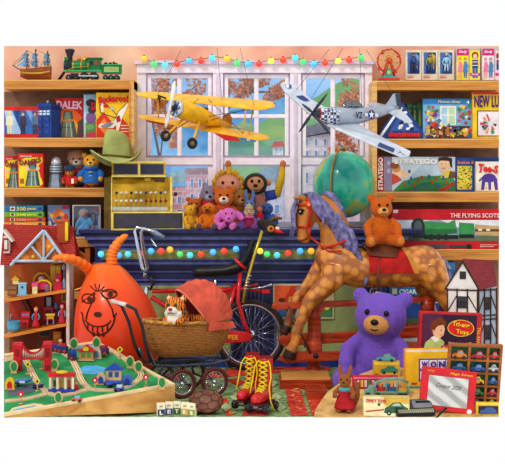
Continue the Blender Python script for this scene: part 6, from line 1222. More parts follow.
# red suspension bridge
rb = '#c81e26'
t_,Q = mini2('toy_bridge','red wooden suspension bridge with two square towers on the train table','toy bridge',33,371,[('tower',[('b',-19,-4,-2,-11,4,26,rb),('b',-19.6,-4.6,25,-10.4,4.6,28,'#d8303a')]),('tower',[('b',11.5,-4,-2,18.5,4,27,rb),('b',11,-4.6,26,19,4.6,29,'#d8303a')]),('deck',[('b',-11,-3,11,11.5,3,14,rb),('b',-28,-3,10,-19,3,13,'#d3b692')]),('tower_window',[('b',-17,-4.4,1,-13,-4,6,'#8f1419'),('b',-17,-4.4,14,-13,-4,22,'#8f1419'),('b',13,-4.4,1,17,-4,6,'#8f1419'),('b',13,-4.4,14,17,-4,23,'#8f1419')])])
mb = MB(Q)
for s_ in (-3,3):
    cab = [(-11+22.5*i/12, s_, 17+9*((i-6)/6)**2) for i in range(13)]; mb.tube(cab,.9,M(rb,.4),6)
    for i in range(1,12): mb.tube([cab[i],(cab[i][0],s_,13)],.45,M('#e9c8c0',.5),5)
t_.part('suspension_cable', mb)
# train
def wagon(x, y, label, col1, col2, rz, loco=False):
    pr = [('chassis',[('b',-4,-2,1,4,2,2.4,'#3a3f55')]),('body',[('b',-3.6,-2,2.4,3.6,2,5.4,col1)]),('load',[('b',-2.6,-1.6,5.4,2.6,1.6,7.4,col2)] if not loco else [('b',.6,-1.9,5.4,3.6,1.9,8.6,col2),('t',[(-2,0,5),(-2,0,9)],.9,'#2a2a30')])]
    pr += [('wheel',[('y',(sx,sy,1.2),[(0,-.4),(1.3,-.4),(1.3,.4),(0,.4)],'#c23a2a')]) for sx in (-2.4,2.4) for sy in (-2.2,2.2)]
    mini2('toy_locomotive' if loco else 'toy_wagon',label,'toy train',x,y,pr,rz=rz,group='little train on the railway track',up=.014)
wagon(53,353.5,'red and blue toy wagon just right of the bridge','#2c4a9a','#c8242e',0); wagon(63,355,'blue toy wagon in the middle of the train','#2a3f86','#c8303a',-20); wagon(72,362,'dark blue toy engine leading the train round the curve','#2a3a7a','#3a5ab0',-48,True); wagon(104,357,'purple toy wagon alone on the far right track','#5a3a78','#a83a4a',-35)
# houses
def hut(name,label,x,y,w_,h,wall,roof,base=None,door=None,sign=None):
    pr = [('wall',[('b',-w_/2,-3,1,w_/2,3,h,wall)]),('roof',[('p',[(-w_/2-1.6,h-.4),(0,h+w_*.42),(w_/2+1.6,h-.4)],-4,4,roof)]),('base',[('b',-w_/2-1,-4,0,w_/2+1,4,1,base or '#cda777')]),('window',[('b',-w_*.34,-3.3,h*.35,-w_*.08,-3,h*.8,door or '#5a8a3a'),('b',w_*.08,-3.3,h*.35,w_*.34,-3,h*.8,door or '#5a8a3a')])]
    if sign: pr.append(('sign',[('p',oval(w_*.22,1.8,h+w_*.15,12),-4.4,-4,sign)]))
    return mini2(name,label,'toy house',x,y,pr)
hut('toy_house','small wooden house with red roof behind the train track',86.5,361,11,8,'#c98a5a','#d0282e',None,'#4a9a3a','#e8d02a')
hut('toy_house','small cream house with blue roof inside the right loop',114,381,12,9,'#d8bf9a','#2f58b8','#cda777','#3a62b0')
t_,Q = mini2('toy_station','red roofed wooden station with blue platform inside the left loop','toy house',62,392.5,[('platform',[('b',-10.5,-4,0,10.5,4,2.6,'#2c4ab0')]),('roof',[('b',-10.5,-4.4,12.5,10.5,4.4,15.2,'#d0262c'),('l',(0,0,15),[(5,0),(4.4,1.4),(2,2),(0,2.1)],'#e8c82a')]),('back_wall',[('b',-9,2.2,2.6,9,3,12.5,'#e4d4b4')])]+[('column',[('b',x-.9,-3.4,2.6,x+.9,-1.8,12.5,'#e9dcc0')]) for x in (-9,-3.2,3.2,9)]+[('door',[('b',-2.4,1.8,2.6,-.2,2.2,9,'#e8b02a'),('b',4,1.8,2.6,6.4,2.2,9,'#d87a2a'),('b',-7.4,1.8,4,-5,2.2,9,'#2f8a5a')])])
mini2('toy_figure','red round toy figure with pale face beside the station','toy figure',75.5,391,[('body',[('l',(0,0,0),[(2.6,0),(2.8,2.4),(1.8,4.6)],'#c8242e')]),('head',[('s',(0,0,6),1.9,'#e2b894')]),('hat',[('l',(0,0,7),[(2,0),(1.4,1.4),(0,1.8)],'#b89060')])])
for (x,y),lab,c1,c2 in (((101,385),'pale arched wooden gatehouse with blue door inside the right loop','#d3b08a','#2f4fb0'),((127.5,387),'blue arched wooden gatehouse by the right bend of the track','#4a6ac8','#2a3f8a'),((96.5,359.5),'small pale arched gatehouse by the back corner','#c9b59a','#6a7aa0'),((10,390),'red and yellow wooden shed at the left edge of the table','#e2c22a','#c8242e')):
    arch = [(-3.6,0),(3.6,0),(3.6,6),(2.4,8.6),(0,9.6),(-2.4,8.6),(-3.6,6)]
    mini2('toy_gatehouse',lab,'toy house',x,y,[('wall',[('p',arch,-2,2,c1)]),('door',[('p',[(a*.55,b*.7) for a,b in arch],-2.4,-2,c2)]),('base',[('b',-4.4,-2.8,0,4.4,2.8,.8,'#cda777')])],group='arched wooden gatehouses on the train table')
for (x,y),lab,c,rz in (((22,387),'blue and white toy plane on the grey airstrip','#5a7ac0',15),((113,388.5),'blue toy plane with crossed wings by the front track','#2f52b0',-20)):
    mini2('toy_plane',lab,'toy plane',x,y,[('fuselage',[('t',[(-8,0,3),(-4,0,4),(3,0,4.2),(8,0,4.8)],[1,2,1.8,.7],c)]),('wing',[('b',-2.6,-8,3.6,1.6,8,4.6,'#b9c8e6' if rz > 0 else '#3f62c0')]),('tail',[('b',6,-3,4.6,8,3,5.2,c),('p',[(6,5),(8.4,5),(8.4,8)],-.4,.4,c)]),('wheel',[('y',(-3,-1.6,1.2),[(0,-.4),(1.2,-.4),(1.2,.4),(0,.4)],'#33363f')]),('wheel',[('y',(-3,1.6,1.2),[(0,-.4),(1.2,-.4),(1.2,.4),(0,.4)],'#33363f')])],rz=rz)
for (x,y),lab,c,c2 in (((77,403),'small orange toy car beside the front track','#d8692a','#8fb0c8'),((119,392),'blue toy van on the front right track','#3a5cb8','#c8d4ea'),((38,389),'dark blue toy cart at the end of the airstrip','#2c3c78','#8a96b8')):
    mini2('toy_car',lab,'toy car',x,y,[('body',[('b',-4,-2,1,4,2,3.2,c)]),('cab',[('b',-1.8,-1.8,3.2,2.4,1.8,5.2,c2)])]+[('wheel',[('y',(sx,sy,1.2),[(0,-.4),(1.2,-.4),(1.2,.4),(0,.4)],'#2a2a2e')]) for sx in (-2.4,2.4) for sy in (-2.2,2.2)])
# ------------------------------------------------------------------ round low table, bottom right
RP = Plane(W(400,367,-1.13), W(300,417,-1.88), W(500,417,-1.88))
out = [(314,416.8),(315,410),(320,402),(327.5,391.5),(338,384),(352,377),(372,369.5),(400,366),(440,366),(499,371),(499,416.4)]
twood = WOOD('#dcb878','#b98a48',7,3,name='pale_oak')
t = Thing('low_table','low round pale wood table covered with small toys at the bottom right','table')
mb = MB(); top = [RP(*p) for p in out]; bot = []
for (x,y),v in zip(out,top):
    bot.append(v-Vector((0,0,.004)) if y > 416 else Vector((v.x,v.y,v.z-.035)))
n = len(out); mb.add(top+bot,[list(range(n)),list(range(2*n-1,n-1,-1))]+[(i,(i+1)%n,n+(i+1)%n,n+i) for i in range(n)],twood); t.part('tabletop', mb, bev=.003)
mb = MB(); ins = [(330,405),(345,392),(372,382),(420,376),(480,380),(480,404)]; tp = [RP(*p)-Vector((0,0,.03)) for p in ins]
bt = [Vector((v.x,v.y,0)) for v in tp]; n = len(ins); mb.add(tp+bt,[list(range(n)),list(range(2*n-1,n-1,-1))]+[(i,(i+1)%n,n+(i+1)%n,n+i) for i in range(n)],twood); t.part('base', mb)
def YR(x, y): return RP(x,y).y
GR = 'toys on the low round table'
# rabbit in a red dress
Y = YR(345,411); Q = LM(345,411.5,Y,1,rz=-15)
t = Thing('toy_rabbit','small brown toy rabbit with tall ears in a red dress standing on the round table','soft toy'); bf = FUR('#9a5a2c')
mb = MB(Q); mb.ball((0,0,31),(6.6,6,7),bf); mb.ball((0,-4.6,29),(4,3.6,3.2),bf); mb.tube([(0,0,26),(0,0,16)],[5,6],bf,10)
for s_ in (-1,1): mb.tube([(s_*3.6,0,36),(s_*5.4,.6,42),(s_*5.6,.6,47)],[2.2,2.5,1],bf,8); mb.tube([(s_*5,0,24),(s_*9.5,-4,19),(s_*8.6,-8,15.5)],[2.6,2.6,2.8],bf,8); mb.tube([(s_*4,-1,4),(s_*4.6,-3,1.6)],[3,3],bf,8); mb.ball((s_*5,-5,1.9),(3,4.4,1.9),bf)
mb.tube([(8,5,6),(11,6,16),(10.4,5,26),(9,4,30)],[3,3.4,3,1.2],bf,8); t.part('body', remesh(mb,.004,2))
mb = MB(Q); mb.lathe([(11,3.6),(10.6,6),(7.4,16),(6,21)],M('#b81f28',.8,n=.15),(0,0,0),18,smooth=True); mb.lathe([(6.2,20.6),(7,22),(6,24.4)],M('#4aa0a8',.7),(0,0,0),14); t.part('dress', mb)
for s_ in (-1,1): mb = MB(Q); mb.ball((s_*3,-5.2,32.6),(.9,.7,1),M('#1a1210',.1)); t.part('eye', mb)
mb = MB(Q); mb.ball((0,-8,30),(1.3,.8,1),M('#2a1a14',.3)); t.part('nose', mb)
# turquoise car and its yellow box
def model_car(t, Q, L, body, roof, wheel='#3a3c40', H=None):
    """saloon car, length L, pointing to -x"""
    H = H or L*.42; w_ = L*.2; mb = MB(Q); prof = [(-.5,.16),(-.49,.42),(-.42,.52),(-.2,.56),(-.08,.92),(.0,1),(.2,1),(.3,.62),(.46,.56),(.5,.4),(.5,.16)]
    mb.prism([(x*L,-w_,z*H) for x,z in prof],(0,2*w_,0),M(body,.25,coat=.4)); t.part('body', mb, bev=.001)
    for y in (-w_-.1,w_+.1): mb = MB(Q); mb.poly([(-.13*L,y,.6*H),(-.04*L,y,.9*H),(.06*L,y,.9*H),(.06*L,y,.6*H)],M('#8fa6b0',.15)); mb.poly([(.08*L,y,.6*H),(.08*L,y,.9*H),(.19*L,y,.9*H),(.24*L,y,.6*H)],M('#8fa6b0',.15)); t.part('window', mb)
    for x in (-.3,.3):
        for y in (-w_,w_): mb = MB(Q); mb.lathe([(0,-.7),(.19*H*1.15,-.7),(.19*H*1.15,.7),(0,.7)],M(wheel,.5),(x*L,y,.2*H),12,'Y'); t.part('wheel', mb)
Y = YR(386,377); P = PX(Y)
gbox('model_car_box','small yellow model car box with green car picture under the turquoise car','toy box',(373.5,361.5,400,377.3),Y,10,'#d8b02a',[('r','#e9cf5a',(374.2,362.3,399.3,365)),('p','#3f8a7a',[(380,372.5),(381,369),(385,368.4),(388,365.8),(394,366),(396,368.6),(398,369.4),(398,372.5)]),('c','#22302c',384,372.6,1.5),('c','#22302c',394.5,372.6,1.5),('r','#b0302a',(374.5,374,379,376.4))],[('40J',374.8,374.5,378.6,376,'#f4e9b0')],group=GR)
t = Thing('model_car','turquoise saloon model car parked on top of its yellow box','model car',GR); model_car(t, LM(386,361.5,Y+.03,1,rz=-8),19,'#58a8a4','#58a8a4')
# red carton with coloured bars
Y = YR(376,389); cols = ['#3f78b8','#e8c23a','#cfd6de','#3f8a5a','#d87a9a','#4a5aa8','#e2a04a','#8fc0d8']
art = [('r','#e27a9a',(353.5,377,397,379)),('r','#a81a34',(353.5,387.6,397,389))]+[('r',cols[i%8],(357+i*3.7,380,359.6+i*3.7,387)) for i in range(11)]+[('c','#f0d9c8',358.3+i*3.7,381.2,1) for i in range(0,11,2)]
gbox('toy_carton','crimson toy carton with a row of coloured figures behind the green transporter','toy box',(352.5,376.3,398.5,389.5),Y,10,'#cf2342',art,group=GR)
# green car transporter
Y = YR(386,396); Q = LM(386,396.5,Y,1,rz=-4); gm = M('#7fb8a4',.35); gd = M('#4f8a7c',.4)
t = Thing('toy_car_transporter','pale green toy car transporter lorry with two decks on the round table','toy lorry',GR)
mb = MB(Q); mb.prism([(-22,-3.4,2),(-22,-3.4,6.6),(-18.6,-3.4,7.2),(-17,-3.4,11),(-12,-3.4,11),(-12,-3.4,2)],(0,6.8,0),gm); t.part('cab', mb, bev=.001)
mb = MB(Q); mb.box(-17.6,-3.6,7.6,-13.4,3.6,10,M('#9fb0b4',.2)); t.part('window', mb)
mb = MB(Q); mb.box(-11,-4,3.4,22,4,5,gm); t.part('lower_deck', mb)
mb = MB(Q); mb.prism([(-11,-4,12.4),(-11,-4,13.8),(12,-4,16),(22,-4,14),(22,-4,12.8),(12,-4,14.4)],(0,8,0),M('#d8a85a',.5)); t.part('upper_deck', mb)
mb = MB(Q)
for y in (-4.2,4.2):
    mb.tube([(-11,y,13.8),(0,y,17.4),(12,y,18.4),(22,y,14.6)],.8,gm,6); mb.tube([(-11,y,5),(22,y,5)],.8,gm,6)
    for x in (-11,0,11,22): mb.tube([(x,y,4.6),(x,y,14.6 if x in (-11,22) else 17.6)],.8,gm,6)
t.part('side_rail', mb)
for x,c1 in ((-5,'#c83a3a'),(5.5,'#3f6ab0'),(16,'#e0b83a')): mb = MB(Q); mb.prism([(x-4,-2.6,5.4),(x-4,-2.6,7.4),(x-1.6,-2.6,9.4),(x+1.8,-2.6,9.4),(x+4,-2.6,7.2),(x+4,-2.6,5.4)],(0,5.2,0),M(c1,.3)); t.part('loaded_car', mb)
for x in (-18,-8,14,19):
    for y in (-3.8,3.8): mb = MB(Q); mb.lathe([(0,-.8),(2.3,-.8),(2.3,.8),(0,.8)],M('#34383c',.5),(x,y,2.3),14,'Y'); t.part('wheel', mb)
# cream model box with lettering
Y = YR(386,417); Mx = PX(Y,(386,417),rz=-5)
art = [('r','#efe3b4',(364,397.4,408.6,416)),('p','#e0b84a',[(384,397.4),(408.6,397.4),(408.6,404),(396,402),(388,408),(384,404)]),('p','#c8402c',[(366,411),(384,409),(384,410.4),(366,412.4)]),('p','#3f6a4a',[(384,413),(385,408),(389,406),(393,402.5),(400,402),(404,406),(408,408),(408,413)]),('p','#a9c8b0',[(391,406),(394,403.4),(399,403),(401.6,406)]),('c','#1c2622',389,413,2.4),('c','#1c2622',403,413,2.4),('c','#b8c8bc',389,413,1),('c','#b8c8bc',403,413,1),('c','#2c5a40',379,404.5,1.4)]
gbox('model_car_box','cream model car box lettered DINKY TOYS in red at the table front','toy box',(363,396.5,409.5,416.8),Y,9,'#d9c88a',art,[('DINKY TOYS',366,399,386,402.6,'#c2301f',dict(bold=.04,rot=2))],group=GR,Mx=Mx)
# orange box WOND
Y = YR(425,388); Mx = PX(Y,(425,388),rz=5)
art = [('r','#f4c02a',(405.5,352,455,388)),('r','#e9e2c4',(405.5,349.5,455,352)),('r','#58a0a0',(405.5,386,455,388)),('r','#6a48a8',(418.5,358.5,455,381.5)),('r','#f4f0f6',(420,360,455,368.4)),('r','#f4f0f6',(420,371,455,379.6))]+[('r','#6a48a8',(428.4+i*8.6,360,429.2+i*8.6,379.6)) for i in range(3)]+[('r','#c84a2a',(411,382.6,416.6,384.4))]
gbox('game_box','yellow orange game box lettered WOND in purple squares behind the red drawing toy','board game',(405,349,456,388.6),Y,9,'#f0a81e',art,[('W',421,361.2,427.6,367.4,'#55389a',dict(bold=.06)),('O',430,361.2,436.4,367.4,'#55389a',dict(bold=.06)),('N',438.6,361.2,445,367.4,'#55389a',dict(bold=.06)),('D',447.4,361.2,453.6,367.4,'#55389a',dict(bold=.06)),('F',422,372.2,427,378.6,'#55389a',dict(bold=.06)),('U',430.4,372.2,436,378.6,'#55389a',dict(bold=.06)),('L',439.4,372.2,444.6,378.6,'#55389a',dict(bold=.06))],group=GR,Mx=Mx)
# dark toy box with boy
Y = YR(445,371); Mx = PX(Y,(445,371),rz=3,ry=2.5)
art = [('r','#3a1d3c',(420,314.5,475,370)),('r','#5a2a4c',(420,314.5,440,370)),
 ('p','#b9c87a',[(421,355),(424,343),(430,338),(437,337),(443,342),(442,350),(446,352),(444,357),(436,356),(421,362)]),('p','#e8e4dc',[(429,338),(434,335.5),(438,340),(434,343)]),('p','#e9b795',[(431,326),(435,322),(441,323),(443,329),(442,335),(438,338.6),(433,337),(430,332)]),
 ('p','#7a3a1c',[(428.5,331),(429,323),(434,318.4),(440,318),(444,321.5),(444.4,326),(441,325),(436,326),(433.4,329),(432.4,333),(430,334)]),('c','#d8927a',431.6,331.6,1.2,1.6),('c','#3a2018',439,330.4,.6),('l','#b0584a',[(438,335.2),(440.4,335)],.6),
 ('p','#e9b795',[(440,350),(444,348.6),(446,351),(442,353)]),('p','#c8242e',[(440,346),(452,343),(458,347),(458,354),(438,354)]),('p','#8fa6c8',[(440,348),(444,346),(446,354),(440,355)]),('p','#d8a02a',[(452,345.5),(470,341),(470,343),(458,348)]),
 ('c','#f0c83a',459,327.6,13.6,8.6),('c','#d8262a',459,327.6,12.8,7.8)]
gbox('toy_set_box','dark plum toy box with boy in green and red oval title','toy box',(417.5,312.5,480.5,371.5),Y,10,'#c22a30',art,[('Tri-ang',450,321.4,467.6,327.6,'#f2d22a',dict(bold=.03,rot=6)),('Toys',454,329,467,334.6,'#f2d22a',dict(bold=.03,rot=6)),('TRI-ANG TOYS',461,340,493,343.6,'#e8b03a',dict(rot=90))],group=GR,Mx=Mx)
# wooden display case with model cars
Y = YR(475,404); Mx = PX(Y,(473,404),rx=8,ry=2.5); cw = WOOD('#b9713a','#8a4c22',4,20,name='case_wood')
t = Thing('display_case','brown wooden display case of fifteen green compartments holding model cars','display case')
mb = MB(Mx); mb.bx(445.5,344,497,406.5,5.5,7,M('#2f7a52',.7)); t.part('back_panel', mb)
xs = [445.5,465,483.5,496.5]; ys = [343.5,358,371,384,396,407]
mb = MB(Mx)
for x in xs: mb.bx(x-.2,343,x+2.4,407.6,0,7,cw)
t.part('upright', mb)
mb = MB(Mx)
for y in ys: mb.bx(445.5,y,499,y+2.2,.1,7,cw)
t.part('shelf', mb)
GC = 'model cars in the wooden display case'; rows = ['top','second','third','fourth','bottom']; colsn = ['left','middle','right']
cc_ = [['#e0862a','#c22a38','#d83a3a'],['#3f6ab0','#2f62b8','#c8ccd2'],['#d0302a','#f0c41e','#3a62a8'],['#3a8a5a','#4aa86a','#d02a30'],['#8a4a9a','#3f7fc0','#c8b83a']]; cn = [['orange','crimson','red'],['mid blue','deep blue','silver grey'],['bright red','yellow','steel blue'],['dark green','light green','scarlet'],['violet','sky blue','mustard']]
for i in range(5):
    for j in range(3):
        t = Thing('model_car','%s model car in the %s row, %s column of the display case'%(cn[i][j],rows[i],colsn[j]),'model car',GC)
        Q = Mx @ Matrix.Translation(V((xs[j]+xs[j+1])/2+1,ys[i+1],2.6)); model_car(t, Q, 14.5 if j < 2 else 10.5, cc_[i][j], cc_[i][j], H=8.2)
# red drawing toy
Y = YR(446,414); Mx = PX(Y,(446,414),ry=6.5,rx=-14) @ T3(0,0,3.4)
t = Thing('drawing_toy','red framed magnetic drawing toy with grey screen leaning at the table front','drawing toy',GR)
mb = MB(Mx); mb.bx(418.5,372,474,415,0,5,M('#d01c28',.3,coat=.4)); t.part('frame', mb, bev=.006)
def screen():
    m = NT('grey_screen'); w_ = m.n('ShaderNodeTexWave', Scale=6.0, Distortion=1.5, Detail=2.0); w_.wave_type = 'BANDS'; w_.bands_direction = 'DIAGONAL'; m.l(m.co(), w_.inputs[0]); m.l(m.ramp(w_.outputs['Fac'], [(.2,hexc('#a3a3a2')+(1,)),(.8,hexc('#cfcfcd')+(1,))]), m.b.inputs['Base Color']); m.b.inputs['Roughness'].default_value = .25; return m.m
mb = MB(Mx); mb.bx(426,380.5,466,410,-.5,.2,screen()); t.part('screen', mb)
for q in (txt('Cooper 2020',434,388,459,393.5,'#4a4a50',Mx,-.9,rot=3,shear=.35,bold=-.005),txt('Magic Screen',447,375.4,470,378.6,'#e8b83a',Mx,-.6,shear=.3),txt('***',424,375,431,378.5,'#e0a83a',Mx,-.6)): t.part('lettering', q)
for x in (424,469): mb = MB(Mx); mb.lathe([(0,-2),(2.4,-1.8),(2.8,0)],M('#ece6e0',.3),V(x,413,0),14,'Y'); t.part('knob', mb)
# pocket keyboard with stylus
Y = YR(414,416.4); Q = LM(416,417,Y-.03,1,rz=12)
t = Thing('pocket_synthesizer','black and silver pocket keyboard toy with grille lying at the table front edge','toy instrument',GR)
mb = MB(Q); mb.prism([(-19,0,.4),(-19,0,3.4),(-19,13,15),(-19,16,15),(-19,16,.4)],(39,0,0),M('#1d1e21',.35)); t.part('case', mb, bev=.002)
sl_ = Vector((0,13,11.6)).normalized(); nn = Vector((0,-11.6,13)).normalized()
def on(x, v, o=.3): return Vector((x,0,3.4))+sl_*v+nn*o
mb = MB(Q); mb.poly([on(-18,7),on(-2,7),on(-2,16.6),on(-18,16.6)],M('#6a6c70',.5,.3)); 
for i in range(11): mb.poly([on(-17.4,7.4+i*.8,.45),on(-2.6,7.4+i*.8,.45),on(-2.6,7.8+i*.8,.45),on(-17.4,7.8+i*.8,.45)],M('#2a2b2e',.5))
t.part('grille', mb)
mb = MB(Q); mb.poly([on(-1,7),on(19.4,7),on(19.4,16.6),on(-1,16.6)],M('#8b8d91',.3,.5)); mb.poly([on(3,13,.5),on(18,13,.5),on(18,15.8,.5),on(3,15.8,.5)],M('#1a1b1d',.4)); t.part('control_panel', mb)
mb = MB(Q); mb.poly([on(-18,.8),on(19.4,.8),on(19.4,5.6),on(-18,5.6)],M('#a9a58e',.3,.5)); 
for i in range(19): mb.poly([on(-17.5+i*1.95,.8,.5),on(-17.2+i*1.95,.8,.5),on(-17.2+i*1.95,5.6,.5),on(-17.5+i*1.95,5.6,.5)],M('#3a3a38',.4))
t.part('keys', mb)
t = Thing('stylus','thin black stylus pen leaning across the corner of the red drawing toy','stylus',GR); Pq = PX(YR(440,417)); mb = MB(Pq); mb.tube([V(436.5,416.6,-3),V(446,407,-4)],[.9,1.2],M('#17181a',.35),8); t.part('barrel', mb); mb = MB(Pq); mb.tube([V(434.6,418-.6,-2.8),V(436.5,416.6,-3)],[.3,.9],M('#a0a4a8',.3,.6),8); t.part('tip', mb)
# yellow window box
Y = YR(488,414); Mx = PX(Y,(488,417),rz=-4)
t = gbox('model_car_box','yellow window box with a navy model car at the bottom right corner','toy box',(476,402.5,499,416.6),Y,6,'#eac21e',[('r','#27324e',(478.5,406,498,413.6)),('r','#f4de6a',(476.5,403,498.6,404.6)),('r','#3a3a2a',(477,414.4,490,415.6))],group=GR,Mx=Mx)
mb = MB(Mx); mb.prism([V(480,413,-1),V(480,410.4,-1),V(484,409.4,-1),V(486.4,407.2,-1),V(493,407.2,-1),V(496,410,-1),V(497,413,-1)],(0,.9,0),M('#4a6aa8',.25)); t.part('toy_car_inside', mb); 
# ------------------------------------------------------------------ tudor dollhouse
Yt = -.98; P = PX(Yt); wht = M('#e9e6e2',.7,n=.08); wht_shaded = M('#aab6c4',.7,n=.1); tim = M('#4a3020',.6); rt = BRICK('#9a3038','#862830','#5a1a22',24,bw=.5,rh=.28,ms=.03,st=.6,name='maroon_tiles')
t = Thing('tudor_dollhouse','half timbered white dollhouse with maroon tiled roof at the right edge','dollhouse')
A_, B_, C_ = (448,9), (478,0), (499,13); D_ = (469,22)
def quad(a, b, y0, y1, m, mb): mb.poly([V(a[0],y1,a[1]),V(b[0],y1,b[1]),V(b[0],y0,b[1]),V(a[0],y0,a[1])],m)

mb = MB(P); vb = [V(p[0],391,p[1]) for p in (A_,B_,C_,D_)]; vt = [V(p[0],y,p[1]) for p,y in zip((A_,B_,C_,D_),(289,289,286,286))]
mb.add(vb+vt,[(0,1,5,4),(3,2,1,0),(2,3,7,6),(3,0,4,7),(4,5,6,7)],wht); mb.add(vb+vt,[(1,2,6,5)],wht_shaded); apx = (463,4.5); mb.poly([V(446.5,289,8.6),V(479,289,-.6),V(463,261,4)],wht); t.part('wall', mb)  # right side wall uses a blue-grey copy of the white, shade painted in
mb = MB(P); e1, r1 = (479.6,290,-1.6), (463,260.5,3); e2, r2 = (499,287,12.5), (496,263,17)
mb.prism([V(*e1),V(*e2),V(*r2),V(*r1)],V(0,-1.6,0),rt); mb.prism([V(446,290.5,8.4),V(463,260.5,3),V(496,263,17),V(468,289,24)],V(0,-1.4,0),rt); t.part('roof', mb)
def lf(u, y, o=-.6): return V(A_[0]+(B_[0]-A_[0])*u, y, A_[1]+(B_[1]-A_[1])*u+o)
def ls(u, y, o=-.6): return V(B_[0]+(C_[0]-B_[0])*u+.3, y, B_[1]+(C_[1]-B_[1])*u+o)
mb = MB(P)
for f in (lf,ls):
    for u in (.02,.33,.66,.98): mb.tube([f(u,289),f(u,391)],.7,tim,4,smooth=False)
    for y in (290.5,316,320,346,372): mb.tube([f(0,y),f(1,y)],.7,tim,4,smooth=False)
    for a,b,c,d in ((.02,312,.32,296),(.98,312,.68,296),(.02,340,.32,324),(.98,340,.68,324)): mb.tube([f(a,b),f(c,d)],.55,tim,4,smooth=False)
mb.tube([lf(-.06,290,-1),V(463,261.5,2.6)],.9,tim,4,smooth=False); mb.tube([V(463,261.5,2.6),lf(1.04,290,-1)],.9,tim,4,smooth=False); t.part('timber_frame', mb)
for (u0,u1,y0,y1,f) in ((.42,.6,272,279,lf),(.35,.65,297,308,lf),(.36,.64,326,340,lf),(.36,.62,298,310,ls),(.36,.62,326,340,ls)):
    mb = MB(P); mb.poly([f(u0,y1,-.9),f(u1,y1,-.9),f(u1,y0,-.9),f(u0,y0,-.9)],M('#3f4a52',.25)); w_ = t.part('window', mb)
    mb = MB(P)
    for k in range(4): u = u0+(u1-u0)*k/3; mb.tube([f(u,y0,-1.1),f(u,y1,-1.1)],.35,tim,4)
    for k in range(3): y = y0+(y1-y0)*k/2; mb.tube([f(u0,y,-1.1),f(u1,y,-1.1)],.35,tim,4)
    t.part('lattice', mb, w_)
# ------------------------------------------------------------------ roller skates
skr = M('#c8141c',.22,n=.1,coat=.5); yel = M('#e2cc1e',.6); mtl = M('#8a8f96',.25,.8); whl = M('#2a2a2e',.4)
def skate(label, ox, oy, Y, rz):
    Q = LM(ox,oy,Y,1,rz); t = Thing('roller_skate',label,'roller skate','pair of red roller skates')
    mb = MB(Q); mb.tube([(0,8,52),(0,8,40),(0,7,28),(0,5,18)],[7.4,7,6.8,7.6],skr,16); mb.tube([(0,9,16),(0,0,15.4),(0,-10,14.4),(0,-17,13.4)],[7.4,7,6.6,5.4],skr,16); mb.ball((0,-17,13.6),(6.4,7,5.4),skr); t.part('boot', remesh(mb,.0045,3))
    mb = MB(Q); mb.lathe([(6.4,51),(7.6,52.4),(6.6,53.4),(5,51)],M('#8a0f16',.4),(0,8,0),16); t.part('collar', mb)
    mb = MB(Q); mb.prism([(7,16,9.4),(7,-16,9.4),(4,-24,9.4),(-4,-24,9.4),(-7,-16,9.4),(-7,16,9.4)],(0,0,-1.6),M('#5a2a1c',.5)); t.part('sole', mb)
    mb = MB(Q); mb.box(-2.6,-20,5.4,2.6,14,7.8,mtl)
    for y in (-15,11): mb.tube([(-9,y,4.4),(9,y,4.4)],1.4,mtl,8); mb.tube([(0,y,7.4),(0,y,4)],2,mtl,8)
    t.part('chassis', mb)
    for y in (-15,11):
        for x in (-9,9): mb = MB(Q); mb.lathe([(0,-2.6),(3.4,-2.6),(4.4,-1.6),(4.4,1.6),(3.4,2.6),(0,2.6)],whl,(x,y,4.4),16,'X'); mb.lathe([(0,-2.8),(1.5,-2.8),(1.5,2.8),(0,2.8)],mtl,(x,y,4.4),10,'X'); t.part('wheel', mb)
    mb = MB(Q); rows_ = [(-11.5,20.4,4),(-8,21.8,4.2),(-4.4,23.4,4.4),(-1.2,26,4.6),(-.2,31,4.4),(0,36,4.6),(0.2,41,4.8),(.2,46,5),(.2,50,5)]
    for (y0,z0,w0),(y1,z1,w1) in zip(rows_,rows_[1:]):
        mb.tube([(-w0,y0+.6,z0-1),(0,(y0+y1)/2-1.2,(z0+z1)/2),(w1,y1+.6,z1-1)],.85,yel,6); mb.tube([(w0,y0+.6,z0-1),(0,(y0+y1)/2-1.4,(z0+z1)/2),(-w1,y1+.6,z1-1)],.85,yel,6)
    mb.tube([(5,1,50),(8,-1,46),(9.4,-2,34),(9,-6,24),(11,-8,12),(14,-6,2)],.7,yel,6); mb.tube([(-5,1,50),(-8,-2,44),(-9,-6,30),(-10,-10,18)],.7,yel,6); t.part('lace', mb)
skate('red roller skate with yellow laces standing behind its mate, on the left',249.5,407,-1.62,-24)
skate('red roller skate with yellow laces, nearer and right one of the pair',263,410.5,-1.72,-22)
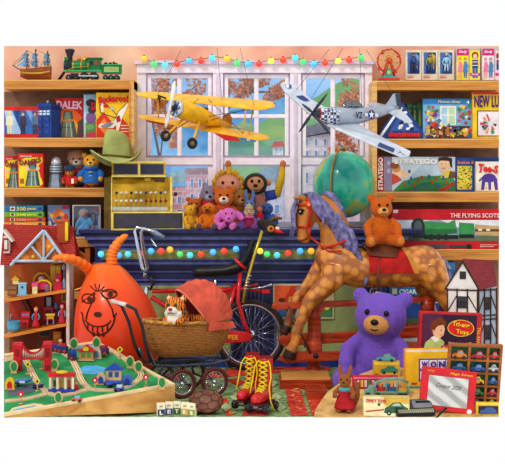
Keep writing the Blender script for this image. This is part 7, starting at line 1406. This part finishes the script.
# ------------------------------------------------------------------ leather ball
Yl = 7.24-9; Q = LM(206,413.2,Yl,1,rz=20); lea = M('#8a5a48',.38,n=.3,ns=9,lo='#5a362b')
t = Thing('leather_ball','old brown leather football, slightly flattened, on the carpet beside the pram','ball')
mb = MB(Q); mb.ball((0,0,12),(17,16.5,12),lea,None,32,20); t.part('ball', mb)
ph = (1+5**.5)/2; iv = [Vector(p).normalized() for a in (-1,1) for b in (-ph,ph) for p in ((0,a,b),(a,b,0),(b,0,a))]
ed = [(i,j) for i in range(12) for j in range(i) if (iv[i]-iv[j]).length < 1.1]; mb = MB(Q); Rm = Euler((.5,.3,.2)).to_matrix()
def seam(a, b):
    pts = []
    for k in range(5): p = Rm @ (a.lerp(b,k/4)).normalized(); pts.append((p.x*17.15,p.y*16.65,12+p.z*12.12))
    mb.tube(pts,.3,M('#3f241c',.6),5)
for i,j in ed: seam(iv[i].lerp(iv[j],1/3), iv[i].lerp(iv[j],2/3))
for i in range(12):
    nb = [iv[i].lerp(iv[b if a == i else a],1/3) for a,b in ed if i in (a,b)]
    for a in range(5):
        for b in range(a):
            if (nb[a]-nb[b]).length < .45: seam(nb[a],nb[b])
t.part('seam', mb)
# ------------------------------------------------------------------ alphabet blocks
GB = 'painted letter blocks in front of the play table'
bl_ = [(161,416,14,'#26407a','L','navy'),(169,415,5,'#2c3f86','E','royal blue'),(177,414.6,-3,'#2f6a44','T','dark green'),(185,415.4,-12,'#c9b04a','R','mustard yellow'),(192,416.2,-20,'#8a9a3a','S','moss green')]
for x,y,rz,c1,ch,nm in bl_:
    Yb_ = floorD(min(y,416))-9; Q = LM(x,y,Yb_,1,rz); t = Thing('letter_block','%s and cream wooden letter block in the small fan before the play table'%nm,'toy block',GB)
    mb = MB(Q); mb.box(-3.9,-1,0,3.9,4,13,M('#efe6c8',.6)); t.part('block', mb, bev=.002)
    mb = MB(Q); mb.box(-3.5,-1.5,.6,3.5,-.9,6.6,M(c1,.5)); mb.box(-1.6,-1.2,9,1.6,-.9,10.4,M('#a9a488',.5)); t.part('painted_face', mb)
    t.part('lettering', txt(ch,-1.8,-5.6,1.8,-1.6,'#f0ead0',Q,-1.8,bold=.04))
for t in THINGS: t.done()
